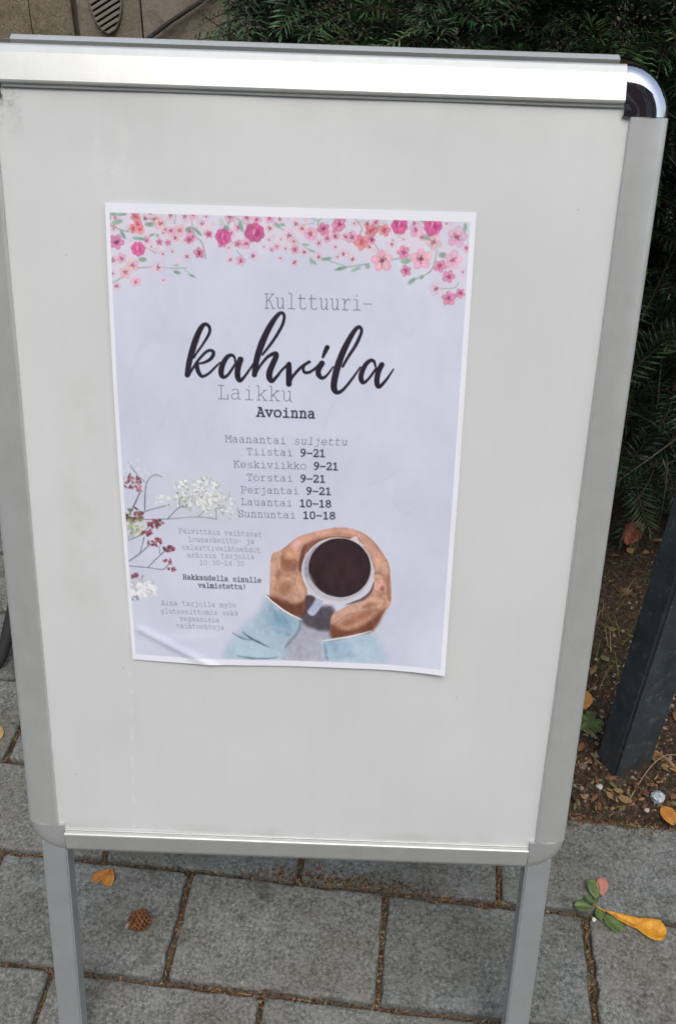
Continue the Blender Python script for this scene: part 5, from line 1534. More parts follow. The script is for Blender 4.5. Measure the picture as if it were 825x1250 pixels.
('E',(39.4,304.5),(1.19,0.77),100,(146,72,92),0.9,0.5),
('E',(40.9,304.9),(1.59,0.83),52,(124,60,76),0.9,0.5),
('E',(36.8,303.6),(1.25,1.49),13,(104,64,74),0.9,0.5),
('E',(38.1,304.6),(2.21,1.1),50,(124,60,76),0.9,0.5),
('E',(41.2,301.9),(1.4,1.28),26,(104,64,74),0.9,0.5),
('E',(40,301),(2.15,1.01),123,(104,64,74),0.9,0.5),
('E',(44.4,302.9),(2.45,1.24),125,(124,60,76),0.9,0.5),
('E',(43.3,301),(1.99,1.32),43,(146,72,92),0.9,0.5),
('E',(41.5,314),(1.94,0.87),76,(172,110,124),0.9,0.5),
('E',(41.9,316.1),(1.04,0.75),7,(172,110,124),0.9,0.5),
('E',(36.6,315.1),(1.65,0.99),126,(146,72,92),0.9,0.5),
('E',(36.5,315.5),(1.85,0.81),10,(172,110,124),0.9,0.5),
('E',(37.4,314.1),(1.46,1.14),156,(124,60,76),0.9,0.5),
('E',(36.5,314.8),(1.8,0.86),8,(146,72,92),0.9,0.5),
('E',(40.6,316.4),(1.33,0.78),90,(104,64,74),0.9,0.5),
('E',(41.6,318.1),(1.04,0.76),11,(172,110,124),0.9,0.5),
('E',(40.8,315.7),(1.5,1.09),53,(146,72,92),0.9,0.5),
('E',(39.4,323.1),(1.34,1.08),81,(124,60,76),0.9,0.5),
('E',(42.8,322.8),(2.09,1.07),107,(104,64,74),0.9,0.5),
('E',(39.5,322.4),(1.35,0.86),134,(104,64,74),0.9,0.5),
('E',(44.4,323),(1.94,1.01),9,(104,64,74),0.9,0.5),
('E',(43.6,324.9),(1.8,1.04),150,(172,110,124),0.9,0.5),
('E',(44,322.9),(1.54,1.16),25,(146,72,92),0.9,0.5),
('E',(44.3,321.6),(1.62,0.68),139,(172,110,124),0.9,0.5),
('E',(6,331.5),(1.53,1.23),10,(124,60,76),0.7,0.5),
('E',(6.4,331.3),(1.54,0.85),51,(172,110,124),0.7,0.5),
('E',(9.2,329.6),(1.86,0.76),144,(146,72,92),0.7,0.5),
('E',(9.1,331.9),(2.06,1.03),86,(172,110,124),0.7,0.5),
('E',(9,332.1),(1.09,1.08),78,(104,64,74),0.7,0.5),
('E',(10.3,330.9),(1.84,0.85),137,(104,64,74),0.7,0.5),
('E',(6.1,332.8),(2.31,1.35),128,(124,60,76),0.7,0.5),
('E',(8.1,329.6),(1.2,1.05),101,(104,64,74),0.7,0.5),
('E',(7.6,332.3),(1.31,0.8),105,(104,64,74),0.7,0.5),
('E',(10.2,330.6),(1.94,1.21),62,(146,72,92),0.7,0.5),
('E',(13.4,336.1),(2.19,1.45),140,(232,234,236),0.8,0.5),
('E',(14.5,335.4),(2.46,1.26),101,(190,192,204),0.8,0.5),
('E',(25.7,346.9),(1.84,2.12),69,(190,192,204),0.8,0.5),
('E',(10.1,352.5),(2.62,1.87),49,(190,192,204),0.8,0.5),
('E',(9.2,342),(2.01,2.1),152,(240,240,244),0.8,0.5),
('E',(6.9,350),(2.15,1.73),155,(232,234,236),0.8,0.5),
('E',(22.8,350.1),(2,1.41),140,(232,234,236),0.8,0.5),
('E',(21.2,349.6),(2.34,1.27),15,(190,192,204),0.8,0.5),
('E',(22.4,342.2),(2.92,1.45),157,(240,240,244),0.8,0.5),
('E',(12.3,341.8),(3.2,1.74),115,(240,240,244),0.8,0.5),
('E',(24.7,346.4),(2.04,1.53),105,(232,234,236),0.8,0.5),
('E',(6.4,338.8),(2.15,1.33),81,(190,192,204),0.8,0.5),
('E',(4.4,346.1),(3.3,1.14),73,(190,192,204),0.8,0.5),
('E',(10.3,349.1),(2.82,1.53),116,(240,240,244),0.8,0.5),
('E',(13.6,349.6),(2.12,1.9),56,(190,192,204),0.8,0.5),
('E',(17,344.9),(3.24,2.06),142,(240,240,244),0.8,0.5),
('E',(22.6,344.4),(1.83,1.95),34,(232,234,236),0.8,0.5),
('E',(11.4,351.8),(2.42,1.31),84,(240,240,244),0.8,0.5),
('E',(11.1,341.5),(2.57,1.3),71,(190,192,204),0.8,0.5),
('E',(17.5,351.6),(2.46,1.31),52,(190,192,204),0.8,0.5),
('E',(12.3,340.2),(2.38,1.61),108,(232,234,236),0.8,0.5),
('E',(11.5,337),(1.78,2.03),136,(232,234,236),0.8,0.5),
('E',(7.1,346),(3.06,1.97),101,(190,192,204),0.8,0.5),
('E',(8.3,341.5),(3.24,1.67),165,(240,240,244),0.8,0.5),
('E',(2.8,342.7),(2.61,1.66),171,(190,192,204),0.8,0.5),
('E',(18.3,346),(3.06,1.61),67,(232,234,236),0.8,0.5),
('E',(23.9,337.3),(1.86,1.56),116,(190,192,204),0.8,0.5),
('E',(20.9,346.9),(2.55,1.11),67,(240,240,244),0.8,0.5),
('E',(22.2,342.5),(3.16,1.75),134,(232,234,236),0.8,0.5),
('E',(15.9,352.8),(2.08,1.72),139,(190,192,204),0.8,0.5),
('E',(4.2,348.1),(3.16,1.16),55,(232,234,236),0.8,0.5),
('E',(5.2,350.8),(2.05,1.48),165,(232,234,236),0.8,0.5),
('E',(18.5,344.6),(3.24,1.27),24,(190,192,204),0.8,0.5),
('E',(16.4,346.1),(3.02,1.18),148,(190,192,204),0.8,0.5),
('E',(12.1,335.4),(2.88,2.07),138,(190,192,204),0.8,0.5),
('E',(25.4,343.4),(3.48,1.91),104,(232,234,236),0.8,0.5),
('E',(7.8,339.2),(2.22,1.26),151,(190,192,204),0.8,0.5),
('E',(13.2,347.1),(2.06,1.29),96,(240,240,244),0.8,0.5),
('E',(21.9,347),(1.64,1.8),71,(190,192,204),0.8,0.5),
('E',(22.1,341.9),(3.43,1.45),55,(240,240,244),0.8,0.5),
('E',(5.5,347.1),(2.38,1.22),63,(240,240,244),0.8,0.5),
('E',(5.1,342.3),(2.43,1.31),78,(240,240,244),0.8,0.5),
('E',(11.3,347.2),(3.22,1.25),124,(232,234,236),0.8,0.5),
('E',(16.9,348.5),(2.18,1.39),5,(190,192,204),0.8,0.5),
('E',(15.7,342),(3.04,1.8),177,(240,240,244),0.8,0.5),
('E',(16.1,352),(2.44,1.92),174,(232,234,236),0.8,0.5),
('E',(16.3,350.8),(1.83,1.28),149,(240,240,244),0.8,0.5),
('E',(16,344.6),(2.54,1.76),78,(232,234,236),0.8,0.5),
('E',(20.5,337.8),(2.3,2.02),136,(232,234,236),0.8,0.5),
('E',(25.6,348.2),(3.01,1.36),69,(232,234,236),0.8,0.5),
('E',(4.5,350.1),(3.09,1.27),131,(240,240,244),0.8,0.5),
('E',(15.3,349.1),(1.96,1.82),39,(232,234,236),0.8,0.5),
('E',(20.6,340.2),(2.51,1.43),38,(240,240,244),0.8,0.5),
('E',(15.1,337.4),(2.52,1.74),178,(190,192,204),0.8,0.5),
('E',(16.8,339.1),(2.56,1.83),51,(190,192,204),0.8,0.5),
('E',(7.2,342.7),(3.28,1.37),115,(190,192,204),0.8,0.5),
('E',(11.5,339.8),(2.45,1.91),108,(240,240,244),0.8,0.5),
('E',(5.3,342.7),(1.88,1.57),125,(190,192,204),0.8,0.5),
('E',(16.7,338.9),(1.62,2.04),21,(240,240,244),0.8,0.5),
('E',(14.4,337.3),(1.95,1.59),25,(190,192,204),0.8,0.5),
('E',(8.4,355),(0.98,0.87),57,(110,110,125),0.6,0.5),
('E',(8.6,352.5),(1.14,0.69),134,(110,110,125),0.6,0.5),
('E',(5.1,356.7),(0.75,0.65),65,(110,110,125),0.6,0.5),
('E',(4.1,356),(1.13,0.73),147,(110,110,125),0.6,0.5),
('E',(9.4,353.5),(1.52,0.57),173,(110,110,125),0.6,0.5),
('E',(2.9,356.2),(1.22,0.7),170,(110,110,125),0.6,0.5),
('E',(6.3,353.4),(1.41,0.89),176,(110,110,125),0.6,0.5),
('E',(8.4,355.4),(1.47,0.68),68,(110,110,125),0.6,0.5),
('E',(3.1,356.3),(1.46,0.94),150,(110,110,125),0.6,0.5),
('E',(9.3,356),(1.03,0.83),138,(110,110,125),0.6,0.5),
('P',((155.1,364.8),(188.7,360.8),(190.4,393),(183.5,412.2),(143.9,413.9),(146,397.7)),(160,160,176),0.75,3),
('P',((160.2,362.2),(188.6,354),(189.1,379.1),(168.5,377.9),(159.2,369.1)),(74,68,80),0.9,3),
('P',((127.2,347.5),(139.8,358.7),(159.4,370),(155.8,384.3),(146,396.5),(143.5,412.5),(89.6,413.7),(91.9,398.2),(108.9,376.3),(121.4,361.9)),(162,188,208),0.88,5),
('P',((129.6,354.6),(143.9,363),(157.2,372.7),(153.2,384.5),(141.8,386.2),(129.5,375.3)),(136,168,194),0.7,4),
('P',((98.3,392),(116.9,395.7),(137.7,402.8),(139.8,409.8),(102.2,411.8)),(176,200,216),0.7,3),
('P',((133.6,361.3),(145.9,367.5),(148,378.9),(137.7,374.8)),(108,156,176),0.5,3),
('S',((146,399.6),(149.1,394),(157.3,383.1),(160.3,371.4)),(1.25,2.08,2.08,1.67),(84,104,122),0.6,1.5),
('S',((96.3,386.2),(104.5,391),(112.8,392.9)),(0.62,1.67,0.62),(70,96,112),0.8,0.9),
('S',((105.7,384.6),(111.8,390.1),(120.1,394.8),(129.8,400)),(0.42,1.87,1.87,0.42),(58,80,98),0.85,0.9),
('S',((99.7,409.6),(110.5,411.9),(125.1,412.5),(137.7,410.9)),(0.62,1.67,1.46,0.42),(84,112,130),0.8,0.9),
('P',((181.1,392.3),(201.6,388.2),(225.1,380.5),(236.7,395.7),(238.3,411.6),(185.5,411.6)),(168,194,214),0.85,5),
('P',((182.1,393.4),(201.6,390.5),(210.3,406),(187.6,410.8)),(142,174,198),0.6,4),
('S',((182.2,395.8),(184.4,407.4),(185.5,411.6)),(1.64,2.06,1.23),(96,120,140),0.6,1.5),
('P',((166,356.8),(172.5,347.1),(180.4,350),(172.8,364.3),(167.2,363.4)),(172,182,208),1,0.5),
('P',((131.2,347.8),(132,331.5),(133.5,305.7),(142.2,298.7),(155.2,287.1),(162.4,283.1),(179.5,277.7),(193.8,274.7),(208.1,276.4),(211.4,282.5),(205.5,285.4),(194,285.3),(182.6,287.4),(172.6,294.4),(165.5,306.6),(162.4,317.1),(165,331.5),(165.9,344.5),(164.2,356.9),(160.1,366.6),(146.7,362.3),(133.4,351.8)),(188,140,118),1,0.4),
('P',((155.2,287.1),(162.4,283.1),(179.5,277.7),(193.8,274.7),(208.1,276.4),(211.1,280.2),(193.9,279.7),(179.6,282.4),(165.3,289.3),(158.1,291.9)),(208,156,138),0.9,1.2),
('P',((163.9,293.2),(172.5,287.8),(182.5,284.6),(194,283.4),(205.5,284.2),(194,285.9),(182.6,288),(171.2,295.3),(166.2,303.4)),(120,66,56),0.7,1),
('P',((133.5,305.7),(142.2,299.8),(143,308.5),(139.3,323),(134.9,337.8),(131.6,342.9)),(208,166,142),0.7,1.6),
('E',(139,323.1),(2.04,4.08),10,(150,92,66),0.45,1.2),
('E',(146.6,311.8),(4.37,4.95),0,(140,88,64),0.75,2.2),
('P',((141.5,306.1),(145.9,304.3),(156.8,308.6),(156.1,317.4),(143.7,319.6)),(152,96,70),0.6,1.4),
('P',((158.5,301),(158.3,302.7),(156.8,304.7),(154.3,306.5),(151.3,307.9),(148.3,308.5),(146,308.2),(144.9,307.1),(145.1,305.4),(146.6,303.4),(149.1,301.6),(152.1,300.3),(155.1,299.7),(157.3,300)),(214,160,128),0.7,1.6),
('P',((140.8,329.4),(146.7,325.9),(159.1,330.2),(164.4,341.3),(158.6,353.1),(146.7,350.4)),(204,162,138),0.6,2),
('P',((150.5,339.2),(148.8,341.6),(146.4,342.9),(144,343),(141.9,341.8),(140.7,339.5),(140.5,336.7),(141.4,333.8),(143.1,331.4),(145.5,330.1),(147.9,330),(150,331.2),(151.2,333.4),(151.4,336.3)),(146,92,62),0.55,3.4),
('E',(155.7,325.5),(4.95,2.33),30,(216,166,134),0.6,1.4),
('P',((131.2,347.8),(138.6,347.5),(154.1,353.3),(163.9,349.5),(163.4,359.4),(160.1,366.6),(146.7,362.3),(133.4,351.8)),(104,58,42),0.9,3.4),
('P',((159.3,296),(157.6,298),(155.5,299),(153.3,298.8),(151.6,297.6),(150.7,295.6),(150.8,293.1),(151.7,290.6),(153.5,288.7),(155.6,287.7),(157.7,287.8),(159.4,289),(160.3,291.1),(160.3,293.6)),(214,160,152),0.95,0.8),
('E',(156.4,292),(2.87,3.74),35,(224,180,176),0.6,0.8),
('P',((161.1,296.5),(164.6,293.2),(162.9,307.5),(160.5,320.4),(157.6,317.3),(158.5,307.7)),(96,52,48),0.75,1),
('P',((208.8,277.2),(216.8,279.9),(225.6,287.3),(234.6,299.4),(240.1,310.3),(241.6,329.4),(242.8,348.9),(236.9,359.1),(227.2,377.9),(211,382.9),(190.3,388.6),(187.6,371.5),(189.8,363.1),(201.4,354.2),(218.8,346),(225.1,335.1),(226.9,325.3),(225.7,310.9),(220.2,297),(211.2,286.4)),(192,144,120),1,0.4),
('P',((211,279.4),(219.8,284.4),(228.7,295),(233.4,305.8),(226.2,306.2),(220.1,295.4),(212.7,286.3)),(216,166,148),0.7,1.4),
('P',((209.8,284.9),(217.2,293.2),(224.9,307.8),(226.5,314.1),(221.4,300.1),(214.2,290.9)),(120,64,54),0.7,0.9),
('P',((239.1,313.5),(238.6,317.7),(237.1,321.1),(234.7,323.1),(232,323.2),(229.5,321.5),(227.7,318.2),(227,314.1),(227.4,309.9),(229,306.5),(231.3,304.6),(234,304.4),(236.5,306.2),(238.3,309.4)),(208,164,142),0.7,2),
('E',(228.5,322),(3.79,2.91),0,(222,172,152),0.7,1.2),
('S',((226,318.9),(231,317.9),(235.5,320.9)),(0.58,1.17,0.44),(128,76,60),0.6,0.8),
('P',((227,326.9),(233.4,324.2),(237.9,328.8),(237.5,336.1),(232.4,337.2),(228,334.9)),(222,168,152),0.9,0.8),
('E',(234.5,333.8),(2.04,2.91),0,(142,84,66),0.6,1),
('P',((242.3,332.6),(242.3,338.2),(241.9,342.8),(241.2,345.4),(240.3,345.4),(239.4,342.9),(238.7,338.4),(238.2,332.8),(238.2,327.2),(238.6,322.7),(239.3,320.2),(240.2,320.2),(241.1,322.6),(241.9,327)),(160,104,74),0.5,1.2),
('P',((189.8,363.1),(201.4,355.1),(218.8,346.8),(227.5,341.5),(234.9,344.4),(233.7,352.6),(219.1,356.6),(201.6,362.5),(191.4,371.3)),(210,168,148),0.75,1.6),
('P',((233.3,348.4),(232.7,349.8),(230.6,351.5),(227.4,353.2),(223.7,354.5),(220.2,355.2),(217.6,355.2),(216.4,354.4),(217,353),(219.1,351.3),(222.3,349.6),(226.1,348.3),(229.6,347.6),(232.1,347.7)),(160,104,76),0.6,1.5),
('P',((229.2,356),(228.4,358.4),(224.6,362.2),(218.6,366.6),(211.5,370.7),(204.9,373.8),(199.9,375.1),(197.6,374.5),(198.5,372),(202.4,368.2),(208.4,363.8),(215.5,359.7),(222.1,356.7),(227,355.4)),(150,94,70),0.7,3.6),
('E',(229.1,346.3),(5.02,2.95),10,(222,176,146),0.6,1.4),
('P',((188.5,373.2),(202,379.2),(219.6,371.6),(236.8,355.8),(227.2,377.9),(211,382.9),(190.3,388.6)),(112,64,48),0.9,3.4),
('P',((218.8,346),(225.8,335),(226.2,326.9),(223.2,336.8),(215.8,344.5),(207.2,349),(201.4,352.6)),(84,48,46),0.8,0.8),
('P',((164.7,344.6),(173.3,346.6),(166.8,359.3),(160.1,366.6),(163.3,357.8)),(70,52,60),0.9,1.6),
('P',((225.3,316.1),(222.6,330.9),(213.9,343.3),(201,350.6),(186.4,351.3),(173.1,345.3),(163.9,333.8),(160.5,319.1),(163.6,304.4),(172.4,292.4),(185.2,285.4),(199.4,284.8),(212.4,290.6),(221.6,301.7)),(206,204,212),1,0.4),
('P',((204.8,285.4),(209.7,282.6),(211.5,286.4),(217.2,292.4),(209.9,289.6)),(210,196,200),1,0.5),
('P',((224.2,315),(221.6,329.1),(213.4,340.7),(201.1,347.7),(187.3,348.4),(174.7,342.6),(165.9,331.7),(162.7,317.9),(165.6,303.9),(174,292.6),(186.1,286),(199.6,285.4),(212,290.8),(220.8,301.4)),(176,176,192),0.7,1.2),
('P',((196.9,339.2),(191.2,344.2),(183.9,345.9),(176.4,343.9),(170.3,338.6),(166.8,331.1),(166.6,322.9),(169.7,315.6),(175.4,310.7),(182.6,309.1),(190,311.1),(196.1,316.3),(199.6,323.7),(199.9,331.9)),(186,186,200),0.6,3),
('P',((181,313.1),(177.9,320.1),(173.8,325.2),(169.5,327.3),(165.8,326),(163.5,321.6),(163.1,314.9),(164.6,307.4),(167.7,300.4),(171.8,295.5),(176.1,293.4),(179.7,294.7),(182,299),(182.5,305.6)),(138,138,158),0.7,3),
('P',((223.2,313.3),(220.8,326.4),(213.3,337.3),(202.1,343.7),(189.4,344.4),(177.9,339),(169.8,328.9),(166.9,315.9),(169.5,302.9),(177.2,292.3),(188.3,286.1),(200.6,285.6),(211.9,290.7),(220,300.6)),(54,38,44),1,0.6),
('P',((215,317.8),(213.5,325.6),(208.9,332),(201.9,335.8),(194.1,336.1),(187,333),(182.1,327.1),(180.2,319.5),(181.8,311.8),(186.5,305.5),(193.4,301.8),(201.1,301.4),(208.1,304.5),(213.1,310.3)),(62,44,48),0.5,5),
('S',((168.6,323.3),(174.6,335.9),(183.5,342.8),(193.8,345.1)),(0.58,1.46,1.46,0.87),(206,202,206),0.5,1.2),
('S',((128.1,346.4),(136.3,354.2),(148.2,363.2),(160.2,369.3)),(1.18,1.77,1.77,0.89),(222,230,238),0.95,0.5),
('S',((129,345),(137.8,351.6),(148.2,360.2),(159.6,366.9)),(0.59,0.89,0.89,0.59),(84,50,50),0.8,0.6),
('S',((180.6,391.4),(194.7,388.3),(211.1,384.1),(225.8,378.6)),(0.9,1.64,1.64,0.6),(224,232,240),0.95,0.5),
('S',((68.8,124.1),(71,120.6),(75.9,113.6),(81.2,105),(82.8,100.1),(81.4,96.4),(78.1,95.7),(74.4,100.4),(70.2,110.4),(67,120.7),(64.6,129.4),(63,139.4)),(2.16,1.8,1.98,2.34,2.52,2.7,3.24,4.5,5.22,5.22,4.86,4.5),(40,34,50),1,0.35),
('S',((64.1,139.3),(66.3,135.8),(69.4,130.9),(73.4,125.2),(79.1,119),(83.4,117.5),(85.5,119.7),(83.2,124.5),(78,127.9),(73.3,129.1)),(2.74,2.19,2.19,2.19,2.37,2.74,3.1,2.92,2.37,1.64),(40,34,50),1,0.35),
('S',((71.2,129.1),(71.5,133.4),(73.1,137.7),(75.8,140.2),(81.2,137.4),(86.4,132.1),(90.8,127.6)),(3.6,3.96,3.6,2.7,2.16,1.98,1.26),(40,34,50),1,0.35),
('S',((103.5,128),(103.1,123.3),(100.6,120.9),(96.8,122.7),(93.3,128.4),(91.7,134),(91.8,138.4),(93.9,140.3),(97.4,137.9),(101.7,131.5),(105.2,126.3)),(1.44,1.98,2.7,3.6,4.5,4.86,4.32,3.06,2.34,2.16,2.16),(40,34,50),1,0.35),
('S',((107.9,124.6),(106.2,129.7),(105.2,136.6),(106,141.3),(107.7,142.7),(111,139.4),(115.3,133.2),(118.7,128)),(5.22,5.04,4.86,4.5,3.42,2.34,1.98,1.8),(40,34,50),1,0.35),
('S',((126.4,119.6),(133.2,110.5),(139,101.4),(143.2,93),(144.2,86.3),(141.7,84.1),(137.8,87.4),(131.7,97.1),(125.8,110.3),(121.5,124),(119.5,137.4)),(1.98,2.34,2.7,2.52,2.52,2.7,3.78,5.04,5.76,5.04,4.5),(40,34,50),1,0.35),
('S',((120.3,136.5),(124.6,129),(130.6,121.6),(136.5,118.4),(137.8,120.5),(135,127.4),(132.2,134.8),(132.2,140),(134.3,142.3),(138.2,138.5),(142.4,132.7),(148.3,126.9)),(2.34,2.16,2.7,3.42,4.5,4.86,5.4,5.04,3.78,2.52,2.16,2.34),(40,34,50),1,0.35),
('S',((148.5,127.2),(148.5,135.1),(148.5,144.4)),(4.08,5.14,4.97),(40,34,50),1,0.35),
('S',((149.2,142.8),(152.5,136.7),(159.3,128.9),(165.5,124.7)),(2.34,2.52,2.52,2.7),(40,34,50),1,0.35),
('S',((162.6,126.5),(160.5,130.8),(161.8,133.8),(166,133.4),(171.1,129.6),(176,124.7)),(1.26,2.16,2.7,2.52,2.16,2.7),(40,34,50),1,0.35),
('S',((176.1,125.5),(173.4,130.8),(173.5,135.5),(176.6,138.2),(180.7,135.3),(185.4,128.3)),(4.88,4.68,4.49,3.12,1.95,1.37),(40,34,50),1,0.35),
('S',((180.2,111.9),(178.6,115.6),(176.8,120.2)),(4.1,3.51,2.15),(40,34,50),1,0.35),
('S',((189.4,130.2),(189.9,129.3)),(0.18,0.18),(40,34,50),1,0.5),
('S',((193.5,127.7),(197.9,119.2),(204.1,108.8),(208.2,98.5),(207.5,94.6),(205,94.3),(200.7,100.1),(194.3,113.2),(189.1,128.4),(186.6,141.7),(187,147.9),(189.9,150.4),(194.9,147.1),(202.1,137.4),(208.3,127.7)),(1.95,2.54,2.93,2.73,2.73,3.12,4.1,5.27,5.66,5.47,5.08,3.51,2.54,2.15,1.37),(40,34,50),1,0.35),
('S',((221,126.8),(219.6,122.6),(216.8,121.6),(212.4,125.7),(209.4,133.3),(209.4,138.5),(211.5,141),(216,136.9),(221.7,128.2)),(1.76,2.54,3.12,3.9,4.49,4.29,2.93,2.15,2.15),(40,34,50),1,0.35),
('S',((226.2,125),(223.6,130.9),(222.5,138.5),(223.6,143.4),(225.9,143.3),(230.8,137.3),(236.1,128.6)),(4.49,4.68,4.68,4.29,3.12,2.34,1.17),(40,34,50),1,0.35),
('S',((127.3,114.9),(132.8,101.7),(138.6,89.8)),(0.33,0.42,0.25),(200,202,216),0.75,0.4),
('S',((126.6,117),(131.7,103.4),(137.4,92.3)),(0.17,0.25,0.17),(200,202,216),0.6,0.4),
('S',((70.9,118),(71.5,113.8),(73.5,109.5)),(0.67,0.84,0.33),(120,112,110),0.6,0.8),
('T','Kulttuuri-',(127.6,80.7),(217.3,79.9),11.92,0.62,(88,88,106),0),
('T','Laikku',(87.8,159.3),(152.5,159.5),11.92,0.62,(88,88,106),0),
('T','Avoinna',(121,173.8),(171.7,173.7),7.82,1.35,(52,50,66),0),
('T','Maanantai ',(93.8,198.2),(152.7,197.8),6.11,0.5,(88,88,106),0),
('T','suljettu',(152.7,197.8),(199.2,197.1),6.11,0.5,(88,88,106),0.22),
('T','Tiistai ',(112,209.2),(158.5,208.5),6.11,0.5,(88,88,106),0),
('T','9-21',(158.5,208.5),(180.8,208.3),6.41,1.15,(52,50,66),0),
('T','Keskiviikko ',(100.6,221.5),(170.2,220.2),6.11,0.5,(88,88,106),0),
('T','9-21',(170.2,220.2),(192.2,220),6.41,1.15,(52,50,66),0),
('T','Torstai ',(111.7,233.3),(158.7,232.4),6.11,0.5,(88,88,106),0),
('T','9-21',(158.7,232.4),(181.2,232),6.41,1.15,(52,50,66),0),
('T','Perjantai ',(106.5,245.2),(163.9,243.9),6.11,0.5,(88,88,106),0),
('T','9-21',(163.9,243.9),(186.5,243.6),6.41,1.15,(52,50,66),0),
('T','Lauantai ',(106.3,256.6),(158.2,255.9),6.11,0.5,(88,88,106),0),
('T','10-18',(158.2,255.9),(186.7,255.5),6.41,1.15,(52,50,66),0),
('T','Sunnuntai ',(103.5,268.2),(161.2,267.2),6.11,0.5,(88,88,106),0),
('T','10-18',(161.2,267.2),(190.6,266.7),6.41,1.15,(52,50,66),0),
('T','Päivittäin vaihtuvat',(50.1,286.6),(124.9,286.9),4.62,0.42,(128,130,148),0),
('T','lounaskeitto- ja',(58.1,294.7),(118.1,294),4.62,0.42,(128,130,148),0),
('T','salaattivaihtoehdot',(52.2,302.8),(123.7,302.3),4.62,0.42,(128,130,148),0),
('T','arkisin tarjolla',(56.8,310.4),(118,309.2),4.62,0.42,(128,130,148),0),
('T','10:30-14:30',(67.6,317.3),(108.9,316.6),4.62,0.42,(128,130,148),0),
('T','Rakkaudella sinulle',(51.9,332.6),(123.9,332.5),4.62,0.85,(78,76,92),0),
('T','valmistettu!',(65.4,340.4),(110.1,339.9),4.62,0.85,(78,76,92),0),
('T','Aina tarjolla myös',(30.4,360.4),(100.3,359.1),4.62,0.42,(128,130,148),0),
('T','gluteenittomia sekä',(29.2,369.1),(102.1,367.2),4.62,0.42,(128,130,148),0),
('T','vegaanisia',(46.8,376),(84.1,375.4),4.62,0.42,(128,130,148),0),
('T','vaihtoehtoja',(43,383.6),(88.6,383),4.62,0.42,(128,130,148),0),
)


